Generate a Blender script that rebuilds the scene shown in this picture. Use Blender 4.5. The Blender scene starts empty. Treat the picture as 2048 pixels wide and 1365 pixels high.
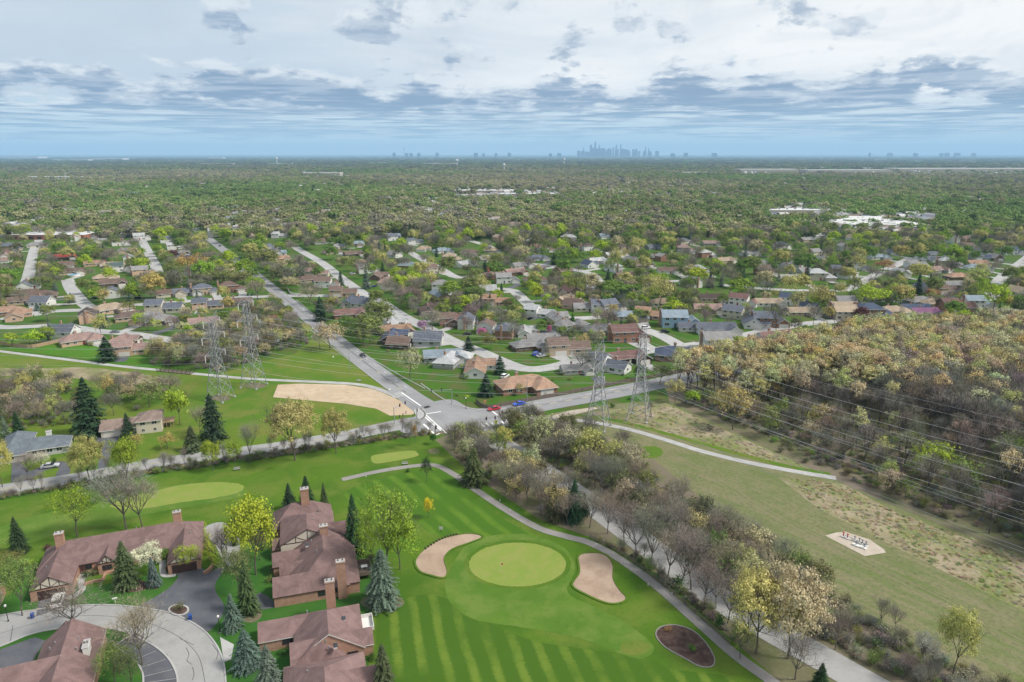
import bpy, math, random, bmesh
import numpy as np
from mathutils import Vector, Matrix

# ------------------------------------------------------------------ camera, sky, sun, exposure
scene = bpy.context.scene
COL = scene.collection
F, PITCH, CAM_H = 1384.0, math.radians(15.12), 90.0      # photo focal length in photo pixels, tilt, metres above ground
cam_data = bpy.data.cameras.new("camera")
cam_data.sensor_width = 36.0
cam_data.lens = F / 2048.0 * 36.0
cam_data.clip_start, cam_data.clip_end = 1.0, 120000.0
cam = bpy.data.objects.new("camera", cam_data)
COL.objects.link(cam)
cam.location = (0, 0, CAM_H)
cam.rotation_euler = (math.radians(90) - PITCH, 0, 0)
scene.camera = cam

SUN_EL, SUN_AZ = math.radians(50), math.radians(100)     # azimuth clockwise from the view direction (+Y)
sun_data = bpy.data.lights.new("sun", 'SUN')
sun_data.energy, sun_data.angle, sun_data.color = 3.7, math.radians(11), (1.0, 0.95, 0.88)
sun = bpy.data.objects.new("sun", sun_data)
COL.objects.link(sun)
sdir = Vector((math.sin(SUN_AZ) * math.cos(SUN_EL), math.cos(SUN_AZ) * math.cos(SUN_EL), math.sin(SUN_EL)))
sun.rotation_euler = sdir.to_track_quat('Z', 'Y').to_euler()

scene.view_settings.view_transform = 'Standard'
scene.view_settings.look = 'None'
scene.view_settings.gamma = 1.0
scene.view_settings.use_curve_mapping = False
scene.view_settings.exposure = 0.3
scene.cycles.use_denoising = True
scene.cycles.max_bounces = 5
scene.cycles.diffuse_bounces = 3
scene.cycles.transparent_max_bounces = 8
scene.cycles.volume_bounces = 1

class NT:
    """small helper to wire shader nodes"""
    def __init__(self, tree): self.t = tree
    def n(self, typ, **kw):
        nd = self.t.nodes.new(typ)
        for k, v in kw.items():
            if k.startswith('_'): continue
            setattr(nd, k, v)
        return nd
    def l(self, a, b): self.t.links.new(a, b)
    def val(self, x):
        return x
    def sock(self, s, v):
        if hasattr(v, 'is_output') or isinstance(v, bpy.types.NodeSocket): self.l(v, s)
        else: s.default_value = v
    def math(self, op, a, b=0.0, c=None, clamp=False):
        nd = self.n('ShaderNodeMath', operation=op, use_clamp=clamp)
        self.sock(nd.inputs[0], a); self.sock(nd.inputs[1], b)
        if c is not None: self.sock(nd.inputs[2], c)
        return nd.outputs[0]
    def noise(self, vec, scale, detail=4.0, rough=0.5, dist=0.0):
        nd = self.n('ShaderNodeTexNoise')
        if vec is not None: self.l(vec, nd.inputs['Vector'])
        nd.inputs['Scale'].default_value = scale
        nd.inputs['Detail'].default_value = detail
        nd.inputs['Roughness'].default_value = rough
        nd.inputs['Distortion'].default_value = dist
        return nd.outputs['Fac']
    def smooth(self, x, a, b, lo=0.0, hi=1.0):
        nd = self.n('ShaderNodeMapRange', interpolation_type='SMOOTHSTEP')
        self.sock(nd.inputs[0], x); self.sock(nd.inputs[1], a); self.sock(nd.inputs[2], b)
        self.sock(nd.inputs[3], lo); self.sock(nd.inputs[4], hi)
        return nd.outputs[0]
    def mix(self, f, a, b, blend='MIX'):
        nd = self.n('ShaderNodeMix', data_type='RGBA', blend_type=blend)
        self.sock(nd.inputs[0], f)
        for s, v in ((nd.inputs[6], a), (nd.inputs[7], b)):
            if isinstance(v, bpy.types.NodeSocket): self.l(v, s)
            else: s.default_value = (v[0], v[1], v[2], 1.0)
        return nd.outputs[2]
    def comb(self, x, y, z):
        nd = self.n('ShaderNodeCombineXYZ')
        for i, v in enumerate((x, y, z)): self.sock(nd.inputs[i], v)
        return nd.outputs[0]

world = bpy.data.worlds.new("World")
scene.world = world
world.use_nodes = True
wt = world.node_tree
wt.nodes.clear()
W = NT(wt)
out = W.n('ShaderNodeOutputWorld')
bg = W.n('ShaderNodeBackground')
bg.inputs['Strength'].default_value = 0.10
W.l(bg.outputs[0], out.inputs[0])
sky = W.n('ShaderNodeTexSky', sky_type='NISHITA', sun_disc=False)
sky.sun_elevation, sky.sun_rotation = SUN_EL, SUN_AZ
sky.altitude, sky.air_density, sky.dust_density, sky.ozone_density = 200.0, 1.0, 0.6, 2.0
tc = W.n('ShaderNodeTexCoord')
sep = W.n('ShaderNodeSeparateXYZ')
W.l(tc.outputs['Generated'], sep.inputs[0])
X, Y, Z = sep.outputs
hlen = W.math('SQRT', W.math('ADD', W.math('MULTIPLY', X, X), W.math('MULTIPLY', Y, Y)))
hlen = W.math('MAXIMUM', hlen, 0.02)
el = W.math('DIVIDE', Z, hlen)                      # tangent of the elevation
cx, cy = W.math('DIVIDE', X, hlen), W.math('DIVIDE', Y, hlen)
el_c = W.math('MINIMUM', W.math('MAXIMUM', el, -0.2), 3.0)
def cyl(k, dz=0.0):
    e = W.math('MULTIPLY', W.math('ADD', el_c, dz), k)
    return W.comb(cx, cy, e)
lg = W.math('LOGARITHM', W.math('MAXIMUM', el, 0.004), math.e)
def deck(k, dz=0.0):
    # cloud coordinates that shrink towards the horizon
    return W.comb(cx, cy, W.math('MULTIPLY', W.math('ADD', lg, dz), k))
# thin high veil: white where the sun stands behind it, greyer away from it
veil_n = W.noise(cyl(5.0), 3.2, 6, 0.55, 0.4)
sunward = W.math('ADD', W.math('MULTIPLY', cx, math.sin(SUN_AZ)), W.math('MULTIPLY', cy, math.cos(SUN_AZ)))
veil_f = W.math('ADD', W.math('MULTIPLY', veil_n, 0.6), W.math('MULTIPLY', sunward, 0.45))
veil_f = W.smooth(veil_f, 0.0, 0.46)
veil = W.mix(veil_f, (4.9, 5.7, 6.5), (8.0, 8.1, 8.1))
wisp = W.smooth(W.noise(deck(0.30), 5.0, 7, 0.6, 0.8), 0.47, 0.70)
veil = W.mix(W.math('MULTIPLY', wisp, 0.45), veil, (4.5, 5.2, 6.0))
# blue air low down
low = W.mix(0.12, (4.4, 6.25, 7.1), sky.outputs[0])
base = W.mix(W.smooth(el, 0.02, 0.085), low, veil)
# streaks of stratus near the horizon
st1 = W.noise(cyl(40.0), 2.8, 6, 0.55, 0.3)
st1 = W.math('MULTIPLY', W.smooth(st1, 0.45, 0.62), W.smooth(el, 0.006, 0.03))
st1 = W.math('MULTIPLY', st1, W.smooth(el, 0.10, 0.05))
base = W.mix(W.math('MULTIPLY', st1, 0.7), base, (5.0, 5.7, 6.2))
# heaps of cumulus with flat grey bases and pale tops
kk = W.smooth(el, 0.02, 0.06, 0.55, 0.29)
def heap(dz): return W.noise(W.comb(cx, cy, W.math('MULTIPLY', W.math('ADD', lg, dz), kk)), 10.0, 10, 0.60, 0.1)
h0, h1 = heap(0.0), heap(0.14)
cov = W.math('ADD', W.smooth(el, 0.010, 0.030, -0.05, 0.125), W.smooth(el, 0.070, 0.120, 0.0, -0.155))
big = W.math('MULTIPLY', W.math('SUBTRACT', W.noise(cyl(3.0), 2.2, 2, 0.5), 0.5), 0.20)
cov = W.math('ADD', cov, big)
m0 = W.smooth(W.math('ADD', h0, cov), 0.50, 0.575)
m1 = W.smooth(W.math('ADD', h1, W.math('MULTIPLY', cov, 0.4)), 0.43, 0.59)
cl = W.mix(m1, (6.8, 7.2, 7.5), (1.9, 2.8, 4.1))
belly = W.smooth(W.noise(deck(1.3), 9.0, 6, 0.55), 0.46, 0.62)
cl = W.mix(W.math('MULTIPLY', belly, 0.45), cl, (5.6, 6.2, 6.8))
air = W.smooth(el, 0.075, 0.015)                    # far clouds sink into the blue air
cl = W.mix(W.math('MULTIPLY', air, 0.5), cl, (4.0, 5.9, 7.0))
high = W.smooth(el, 0.09, 0.14, 0.92, 0.68)         # the few clouds higher up are thin
base = W.mix(W.math('MULTIPLY', m0, high), base, cl)
W.l(base, bg.inputs['Color'])

# ------------------------------------------------------------------ helpers
R = math.radians
rnd = random.Random(7)

def G(u, v, z=0.0):
    """photo pixel -> point at height z"""
    x = (u - 1024) / F; y = -(v - 682.5) / F
    dy = math.cos(PITCH) + y * math.sin(PITCH); dz = -math.sin(PITCH) + y * math.cos(PITCH)
    t = (z - CAM_H) / dz
    return (x * t, dy * t)
def PX(x, y, z=0.0):
    """point -> photo pixel"""
    dz = z - CAM_H
    d = y * math.cos(PITCH) - dz * math.sin(PITCH)
    up = y * math.sin(PITCH) + dz * math.cos(PITCH)
    return (1024 + F * x / d, 682.5 - F * up / d)
def HT(ub, vb, vt):
    """height of an upright thing whose foot is at (ub, vb) and top at row vt"""
    x, y = G(ub, vb)
    t = -(vt - 682.5) / F
    dy = math.cos(PITCH) + t * math.sin(PITCH); dz = -math.sin(PITCH) + t * math.cos(PITCH)
    return CAM_H + dz / dy * y

class MB:
    """collects geometry for one mesh"""
    def __init__(self): self.v, self.f, self.m = [], [], []
    def face(self, pts, m=0):
        i = len(self.v); self.v += [tuple(p) for p in pts]
        self.f.append(tuple(range(i, i + len(pts)))); self.m.append(m)
    def box(self, x0, x1, y0, y1, z0, z1, m=0, M=None):
        c = [Vector((x, y, z)) for z in (z0, z1) for (x, y) in ((x0, y0), (x1, y0), (x1, y1), (x0, y1))]
        if M: c = [M @ p for p in c]
        i = len(self.v); self.v += [tuple(p) for p in c]
        for q in ((0, 3, 2, 1), (4, 5, 6, 7), (0, 1, 5, 4), (1, 2, 6, 5), (2, 3, 7, 6), (3, 0, 4, 7)):
            self.f.append(tuple(i + k for k in q)); self.m.append(m)
    def tube(self, p0, p1, r0, r1=None, n=5, m=0, cap=False):
        r1 = r0 if r1 is None else r1
        p0, p1 = Vector(p0), Vector(p1); d = p1 - p0
        if d.length < 1e-6: return
        d.normalize()
        a = d.orthogonal().normalized(); b = d.cross(a)
        i = len(self.v)
        for p, r in ((p0, r0), (p1, r1)):
            for k in range(n):
                t = 2 * math.pi * k / n
                self.v.append(tuple(p + (a * math.cos(t) + b * math.sin(t)) * r))
        for k in range(n):
            self.f.append((i + k, i + (k + 1) % n, i + n + (k + 1) % n, i + n + k)); self.m.append(m)
        if cap:
            self.f.append(tuple(i + n + k for k in range(n))); self.m.append(m)
            self.f.append(tuple(i + n - 1 - k for k in range(n))); self.m.append(m)
    def lathe(self, prof, n=12, m=0, o=(0, 0, 0)):
        i = len(self.v)
        for r, z in prof:
            for k in range(n):
                t = 2 * math.pi * k / n
                self.v.append((o[0] + r * math.cos(t), o[1] + r * math.sin(t), o[2] + z))
        for j in range(len(prof) - 1):
            for k in range(n):
                a, b = i + j * n + k, i + j * n + (k + 1) % n
                self.f.append((a, b, b + n, a + n)); self.m.append(m)
    def mesh(self, name, mats, smooth=False):
        me = bpy.data.meshes.new(name)
        me.from_pydata(self.v, [], self.f)
        if not isinstance(mats, (list, tuple)): mats = [mats]
        for mt in mats: me.materials.append(mt)
        me.polygons.foreach_set('material_index', self.m)
        if smooth: me.polygons.foreach_set('use_smooth', [True] * len(self.f))
        me.update()
        return me
    def build(self, name, mats, parent=None, smooth=False, **kw):
        return obj(name, self.mesh(name, mats, smooth), parent, **kw)

def obj(name, me, parent=None, loc=None, rz=None, color=None, label=None, cat=None, group=None, kind=None):
    o = bpy.data.objects.new(name, me)
    COL.objects.link(o)
    if parent is not None: o.parent = parent
    if loc is not None: o.location = loc
    if rz is not None: o.rotation_euler = (0, 0, rz)
    if color is not None: o.color = (*color[:3], 1.0)
    tag(o, label, cat, group, kind)
    return o
def tag(o, label=None, cat=None, group=None, kind=None):
    if label: o['label'] = label
    if cat: o['category'] = cat
    if group: o['group'] = group
    if kind: o['kind'] = kind
    return o
def thing(name, loc, rz=0.0, label=None, cat=None, group=None):
    return obj(name, None, None, loc, rz, None, label, cat, group)

def catmull(pts, per=6, closed=False):
    P = [Vector((p[0], p[1], 0)) for p in pts]
    n = len(P); res = []
    rng = range(n) if closed else range(n - 1)
    for i in rng:
        if closed: a, b, c, d = P[(i - 1) % n], P[i], P[(i + 1) % n], P[(i + 2) % n]
        else: a, b, c, d = P[max(i - 1, 0)], P[i], P[i + 1], P[min(i + 2, n - 1)]
        for k in range(per):
            t = k / per
            res.append(0.5 * ((2 * b) + (c - a) * t + (2 * a - 5 * b + 4 * c - d) * t * t + (3 * b - a - 3 * c + d) * t ** 3))
    if not closed: res.append(P[-1])
    return [(p.x, p.y) for p in res]
def px_line(pts, per=6): return catmull([G(*p) for p in pts], per)
def strip(line, width, z, zb=None, off=0.0):
    """ribbon mesh along a ground line; zb gives it a solid side down to zb"""
    mb = MB(); L, Rr = [], []
    n = len(line)
    for i, p in enumerate(line):
        a, b = line[max(i - 1, 0)], line[min(i + 1, n - 1)]
        dx, dy = b[0] - a[0], b[1] - a[1]; q = math.hypot(dx, dy) or 1
        nx, ny = -dy / q, dx / q
        w = width(i / (n - 1)) if callable(width) else width
        L.append((p[0] + nx * (off + w / 2), p[1] + ny * (off + w / 2))); Rr.append((p[0] + nx * (off - w / 2), p[1] + ny * (off - w / 2)))
    for i in range(n - 1):
        mb.face([(*Rr[i], z), (*Rr[i + 1], z), (*L[i + 1], z), (*L[i], z)])
        if zb is not None:
            mb.face([(*Rr[i], zb), (*Rr[i + 1], zb), (*Rr[i + 1], z), (*Rr[i], z)])
            mb.face([(*L[i + 1], zb), (*L[i], zb), (*L[i], z), (*L[i + 1], z)])
    if zb is not None:
        for i in (0, n - 1):
            mb.face([(*Rr[i], zb), (*L[i], zb), (*L[i], z), (*Rr[i], z)])
    return mb
def area(ptsw, z, smooth=True, per=5, rag=0.0):
    mb = MB()
    P = catmull(ptsw, per, True) if smooth else ptsw
    if rag:
        # ragged turf edge
        rr = random.Random(len(ptsw)); P = catmull(ptsw, 9, True); P = [(p[0] + rr.gauss(0, rag), p[1] + rr.gauss(0, rag)) for p in P]
    s = sum(P[i][0] * P[(i + 1) % len(P)][1] - P[(i + 1) % len(P)][0] * P[i][1] for i in range(len(P)))
    if s < 0: P = P[::-1]
    mb.face([(*p, z) for p in P])
    return mb
def px_area(pts, z, smooth=True, per=5, rag=0.0): return area([G(*p) for p in pts], z, smooth, per, rag)
def inside(p, poly):
    x, y = p; c = False; j = len(poly) - 1
    for i in range(len(poly)):
        xi, yi = poly[i]; xj, yj = poly[j]
        if (yi > y) != (yj > y) and x < (xj - xi) * (y - yi) / (yj - yi) + xi: c = not c
        j = i
    return c
def dist_line(p, line):
    best = 1e9
    for i in range(len(line) - 1):
        ax, ay = line[i]; bx, by = line[i + 1]
        dx, dy = bx - ax, by - ay; q = dx * dx + dy * dy or 1e-9
        t = max(0, min(1, ((p[0] - ax) * dx + (p[1] - ay) * dy) / q))
        best = min(best, math.hypot(p[0] - ax - dx * t, p[1] - ay - dy * t))
    return best

# ------------------------------------------------------------------ materials
def new_mat(name):
    m = bpy.data.materials.new(name); m.use_nodes = True
    m.node_tree.nodes.clear()
    n = NT(m.node_tree)
    o = n.n('ShaderNodeOutputMaterial')
    return m, n, o
def bsdf(n, o, color, rough=0.8, metal=0.0, bump=None, bump_d=0.05, spec=0.3):
    b = n.n('ShaderNodeBsdfPrincipled')
    if isinstance(color, bpy.types.NodeSocket): n.l(color, b.inputs['Base Color'])
    else: b.inputs['Base Color'].default_value = (*color[:3], 1)
    n.sock(b.inputs['Roughness'], rough)
    b.inputs['Metallic'].default_value = metal
    b.inputs['Specular IOR Level'].default_value = spec
    if bump is not None:
        bp = n.n('ShaderNodeBump'); bp.inputs['Distance'].default_value = bump_d; bp.inputs['Strength'].default_value = 0.8
        n.l(bump, bp.inputs['Height']); n.l(bp.outputs[0], b.inputs['Normal'])
    n.l(b.outputs[0], o.inputs[0])
    return b
def pos(n):
    return n.n('ShaderNodeNewGeometry').outputs['Position']
def ocoord(n):
    return n.n('ShaderNodeTexCoord').outputs['Object']
def mat_plain(name, color, rough=0.7, metal=0.0, var=0.15, scale=2.0, spec=0.3):
    m, n, o = new_mat(name)
    f = n.noise(ocoord(n), scale, 4, 0.6)
    c = n.mix(f, [x * (1 - var) for x in color], [min(1, x * (1 + var)) for x in color])
    bsdf(n, o, c, rough, metal, spec=spec)
    return m
def mat_ground(name, cols, scales=(0.02, 0.15, 1.2), rough=0.95, bump=0.06):
    """cols: main, second, third, specks; mixed by noise in world space"""
    m, n, o = new_mat(name)
    p = pos(n)
    a = n.smooth(n.noise(p, scales[0], 5, 0.6), 0.38, 0.62)
    b = n.smooth(n.noise(p, scales[1], 5, 0.6, 0.3), 0.42, 0.66)
    d = n.noise(p, scales[2], 5, 0.7)
    c = n.mix(a, cols[0], cols[1])
    c = n.mix(n.math('MULTIPLY', b, 0.7), c, cols[2])
    c = n.mix(n.math('MULTIPLY', n.smooth(d, 0.5, 0.75), 0.55), c, cols[3])
    bsdf(n, o, c, rough, bump=d, bump_d=bump, spec=0.1)
    return m
def mat_objcolor(name, var=0.12, scale=0.6, rough=0.85, lines=None, spec=0.2, bump=0.02, stain=False):
    """colour set per object (object viewport colour), weathered by noise"""
    m, n, o = new_mat(name)
    at = n.n('ShaderNodeAttribute', attribute_type='OBJECT', attribute_name='color')
    oc = ocoord(n)
    f = n.noise(oc, scale, 5, 0.65)
    f2 = n.noise(oc, scale * 9, 3, 0.7)
    if stain: f = n.smooth(n.noise(oc, scale, 6, 0.7, 1.2), 0.32, 0.68)
    hi = n.mix(1.0, at.outputs['Color'], (1 + var, 1 + var, 1 + var), 'MULTIPLY')
    lo = n.mix(1.0, at.outputs['Color'], (1 - var, 1 - var, 1 - var), 'MULTIPLY')
    c = n.mix(f, lo, hi)
    c = n.mix(n.math('MULTIPLY', n.smooth(f2, 0.5, 0.7), 0.25), c, lo)
    h = f2
    if lines:
        s = n.n('ShaderNodeSeparateXYZ'); n.l(oc, s.inputs[0])
        w = n.math('FRACT', n.math('MULTIPLY', s.outputs[2], lines))
        ln = n.smooth(w, 0.0, 0.12, 0.0, 1.0)
        c = n.mix(ln, n.mix(1.0, c, (0.72, 0.72, 0.72), 'MULTIPLY'), c)
    bsdf(n, o, c, rough, bump=h, bump_d=bump, spec=spec)
    return m
def mat_leaf(name, trans=0.22, var=0.30):
    m, n, o = new_mat(name)
    at = n.n('ShaderNodeAttribute', attribute_type='INSTANCER', attribute_name='color')
    f = n.noise(pos(n), 0.55, 4, 0.7)
    f = n.smooth(f, 0.3, 0.7)
    c0 = n.mix(1.0, at.outputs['Color'], (1 - var, 1 - var * 0.9, 1 - var), 'MULTIPLY')
    c1 = n.mix(1.0, at.outputs['Color'], (1 + var, 1 + var, 1 + var * 0.6), 'MULTIPLY')
    c = n.mix(f, c0, c1)
    d = n.n('ShaderNodeBsdfDiffuse'); n.l(c, d.inputs[0])
    t = n.n('ShaderNodeBsdfTranslucent'); n.l(c, t.inputs[0])
    mx = n.n('ShaderNodeMixShader'); mx.inputs[0].default_value = trans
    n.l(d.outputs[0], mx.inputs[1]); n.l(t.outputs[0], mx.inputs[2]); n.l(mx.outputs[0], o.inputs[0])
    return m

M = {}
M['leaf'] = mat_leaf('leaf')
M['needle'] = mat_leaf('needle', 0.12, 0.3)
M['twig'] = mat_leaf('twig', 0.0, 0.2)
M['bark'] = mat_plain('bark', (0.115, 0.098, 0.082), 0.9, var=0.35, scale=3)
M['wall'] = mat_objcolor('wall_siding', 0.07, 0.5, 0.8, lines=4.0)
M['brick'] = None
M['roof'] = mat_objcolor('roof_shingle', 0.22, 0.30, 0.9, lines=4.0, bump=0.03, stain=True)
M['trim'] = mat_plain('trim_white', (0.62, 0.61, 0.58), 0.6, var=0.08)
M['trim_brown'] = mat_plain('trim_brown', (0.075, 0.045, 0.038), 0.6)
M['glass'] = mat_plain('window_glass', (0.028, 0.034, 0.042), 0.12, var=0.4, scale=0.5, spec=0.6)
M['door'] = mat_objcolor('door_paint', 0.05, 1.0, 0.5)
M['garage'] = mat_objcolor('garage_door', 0.05, 1.0, 0.6, lines=1.9)
M['metal'] = mat_plain('galvanised_steel', (0.27, 0.28, 0.295), 0.55, 0.2, var=0.2)
M['black'] = mat_plain('black_metal', (0.015, 0.015, 0.016), 0.5)
M['paint_white'] = mat_plain('road_paint', (0.72, 0.72, 0.70), 0.7, var=0.18, scale=0.8)
M['concrete'] = mat_ground('concrete', [(0.34, 0.335, 0.33), (0.40, 0.395, 0.385), (0.29, 0.285, 0.28), (0.24, 0.235, 0.23)], (0.05, 0.3, 3), 0.9, 0.01)
M['stucco'] = mat_plain('cream_stucco', (0.55, 0.50, 0.42), 0.9, var=0.08)
M['timber'] = mat_plain('dark_timber', (0.055, 0.035, 0.03), 0.8)
M['wood'] = mat_plain('weathered_wood', (0.15, 0.12, 0.10), 0.9, var=0.3)
M['wood_tan'] = mat_plain('tan_wood', (0.36, 0.25, 0.16), 0.9, var=0.2)
def brick_mat():
    m, n, o = new_mat('brick_wall')
    t = n.n('ShaderNodeTexBrick')
    g = n.n('ShaderNodeNewGeometry')
    s = n.n('ShaderNodeSeparateXYZ'); n.l(ocoord(n), s.inputs[0])
    n.l(n.comb(n.math('ADD', s.outputs[0], s.outputs[1]), s.outputs[2], 0.0), t.inputs['Vector'])
    t.inputs['Color1'].default_value = (0.36, 0.20, 0.14, 1); t.inputs['Color2'].default_value = (0.45, 0.27, 0.19, 1)
    t.inputs['Mortar'].default_value = (0.33, 0.27, 0.22, 1)
    t.inputs['Scale'].default_value = 1.0
    t.inputs['Brick Width'].default_value = 0.42; t.inputs['Row Height'].default_value = 0.14; t.inputs['Mortar Size'].default_value = 0.015
    f = n.noise(ocoord(n), 0.9, 5, 0.7)
    c = n.mix(n.smooth(f, 0.35, 0.7), t.outputs[0], (0.33, 0.18, 0.125))
    bsdf(n, o, c, 0.9, spec=0.15)
    return m
M['brick'] = brick_mat()

GR = [(0.085, 0.175, 0.02), (0.10, 0.20, 0.024), (0.135, 0.20, 0.035), (0.055, 0.125, 0.016)]
M['grass_golf'] = mat_ground('grass_golf', [(0.050, 0.113, 0.010), (0.075, 0.143, 0.013), (0.115, 0.155, 0.026), (0.030, 0.076, 0.008)], (0.035, 0.10, 1.1), bump=0.1)
M['grass_lawn'] = mat_ground('grass_lawn', [(0.045, 0.14, 0.010), (0.065, 0.17, 0.014), (0.09, 0.14, 0.022), (0.035, 0.09, 0.009)], (0.02, 0.12, 1.2))
M['grass_row'] = mat_ground('grass_meadow', [(0.10, 0.155, 0.018), (0.066, 0.142, 0.013), (0.15, 0.155, 0.038), (0.06, 0.095, 0.014)], (0.025, 0.08, 0.8), bump=0.12)
M['grass_dry'] = mat_ground('grass_dry', [(0.20, 0.20, 0.10), (0.165, 0.19, 0.075), (0.25, 0.22, 0.135), (0.11, 0.125, 0.055)], (0.03, 0.16, 1.4), bump=0.12)
M['brush'] = mat_ground('dry_brush', [(0.30, 0.25, 0.17), (0.15, 0.18, 0.055), (0.19, 0.15, 0.10), (0.40, 0.34, 0.25)], (0.09, 0.3, 1.3), bump=0.3)
M['litter'] = mat_ground('leaf_litter', [(0.17, 0.135, 0.105), (0.13, 0.12, 0.07), (0.10, 0.12, 0.045), (0.24, 0.195, 0.155)], (0.03, 0.15, 1.0))
M['green'] = mat_ground('putting_green', [(0.185, 0.235, 0.05), (0.165, 0.23, 0.043), (0.22, 0.235, 0.068), (0.135, 0.19, 0.035)], (0.08, 0.3, 2.5), bump=0.01)
M['apron'] = mat_ground('green_apron', [(0.092, 0.165, 0.023), (0.068, 0.14, 0.017), (0.13, 0.18, 0.038), (0.048, 0.105, 0.013)], (0.05, 0.15, 0.9), bump=0.06)
M['sand'] = mat_ground('sand', [(0.33, 0.245, 0.18), (0.37, 0.28, 0.21), (0.27, 0.195, 0.145), (0.24, 0.175, 0.13)], (0.12, 0.3, 1.6), bump=0.08)
M['straw'] = mat_ground('straw_mat', [(0.43, 0.335, 0.235), (0.48, 0.38, 0.275), (0.38, 0.29, 0.20), (0.33, 0.25, 0.17)], (0.06, 0.3, 2.0), bump=0.04)
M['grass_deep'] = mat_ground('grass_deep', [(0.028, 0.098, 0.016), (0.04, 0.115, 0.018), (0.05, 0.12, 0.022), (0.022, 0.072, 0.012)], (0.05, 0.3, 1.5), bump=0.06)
M['mulch'] = mat_ground('mulch', [(0.055, 0.034, 0.03), (0.08, 0.05, 0.042), (0.14, 0.10, 0.08), (0.03, 0.02, 0.018)], (0.2, 0.7, 3.0), bump=0.08)
M['asphalt'] = mat_ground('asphalt_grey', [(0.24, 0.24, 0.247), (0.275, 0.273, 0.278), (0.21, 0.21, 0.214), (0.185, 0.185, 0.19)], (0.03, 0.12, 2.0), 0.9, 0.005)
M['asphalt_dark'] = mat_ground('asphalt_dark', [(0.085, 0.088, 0.10), (0.10, 0.105, 0.12), (0.12, 0.122, 0.132), (0.07, 0.072, 0.08)], (0.1, 0.35, 2.5), 0.85, 0.005)
M['street'] = mat_ground('street_concrete', [(0.28, 0.277, 0.272), (0.31, 0.307, 0.30), (0.25, 0.246, 0.24), (0.21, 0.207, 0.203)], (0.03, 0.15, 1.5), 0.9, 0.005)
M['gravel'] = mat_ground('pale_gravel', [(0.40, 0.34, 0.28), (0.45, 0.39, 0.33), (0.36, 0.31, 0.25), (0.30, 0.26, 0.21)], (0.15, 0.6, 3), 0.95, 0.04)
M['path'] = mat_ground('path_asphalt', [(0.23, 0.215, 0.205), (0.26, 0.245, 0.23), (0.21, 0.195, 0.18), (0.18, 0.17, 0.16)], (0.1, 0.4, 2.5), 0.9, 0.005)

def streak_mat(name, d, cols):
    m, n, o = new_mat(name); p = pos(n)
    mp = n.n('ShaderNodeMapping'); mp.inputs['Rotation'].default_value = (0, 0, -math.atan2(d[1], d[0])); n.l(p, mp.inputs[0])
    mp2 = n.n('ShaderNodeMapping'); mp2.inputs['Scale'].default_value = (0.05, 0.55, 1.0); n.l(mp.outputs[0], mp2.inputs[0])
    st = n.smooth(n.noise(mp2.outputs[0], 1.0, 6, 0.65, 0.4), 0.36, 0.66)
    a = n.smooth(n.noise(p, 0.035, 5, 0.65), 0.4, 0.6); f = n.noise(p, 1.1, 6, 0.75); b = n.smooth(n.noise(p, 0.22, 5, 0.7, 0.5), 0.45, 0.68)
    c = n.mix(a, cols[0], cols[1]); c = n.mix(n.math('MULTIPLY', st, 0.75), c, cols[2]); c = n.mix(n.math('MULTIPLY', b, 0.55), c, cols[3]); c = n.mix(n.math('MULTIPLY', n.smooth(f, 0.46, 0.66), 0.65), c, cols[4])
    bsdf(n, o, c, 0.95, bump=f, bump_d=0.2, spec=0.1)
    return m
M['grass_dry'] = streak_mat('grass_dry_streaked', (0.64, -0.76), [(0.155, 0.165, 0.075), (0.125, 0.155, 0.055), (0.215, 0.185, 0.115), (0.105, 0.14, 0.04), (0.085, 0.09, 0.045)])
M['track'] = mat_ground('worn_track', [(0.21, 0.18, 0.12), (0.17, 0.165, 0.085), (0.15, 0.155, 0.07), (0.12, 0.12, 0.06)], (0.1, 0.3, 1.2))
def stripe_mat(name, ang, period, c0, c1):
    m, n, o = new_mat(name)
    p = pos(n)
    s = n.n('ShaderNodeSeparateXYZ'); n.l(p, s.inputs[0])
    wob = n.math('MULTIPLY', n.math('SUBTRACT', n.noise(p, 0.06, 2), 0.5), 2.2)
    t = n.math('ADD', n.math('ADD', n.math('MULTIPLY', s.outputs[0], math.cos(ang)), n.math('MULTIPLY', s.outputs[1], math.sin(ang))), wob)
    w = n.math('SINE', n.math('MULTIPLY', t, 2 * math.pi / period))
    fade = n.smooth(n.noise(p, 0.045, 4, 0.6), 0.36, 0.58)
    fine = n.noise(p, 1.8, 5, 0.7)
    w = n.math('ADD', w, n.math('MULTIPLY', n.math('SUBTRACT', fine, 0.5), 2.6))
    f = n.math('MULTIPLY', n.smooth(w, -0.1, 0.9), fade)
    c = n.mix(f, c0, c1)
    c = n.mix(n.math('MULTIPLY', n.smooth(n.noise(p, 0.16, 5, 0.65, 0.5), 0.5, 0.7), 0.6), c, (0.05, 0.115, 0.014))
    bsdf(n, o, c, 0.95, bump=fine, bump_d=0.04, spec=0.1)
    return m
M['stripes'] = stripe_mat('mown_stripes', R(14), 4.4, (0.048, 0.104, 0.010), (0.108, 0.165, 0.022))
M['stripes_b'] = stripe_mat('mown_stripes_faint', R(35), 5.0, (0.052, 0.12, 0.011), (0.088, 0.163, 0.017))
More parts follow.
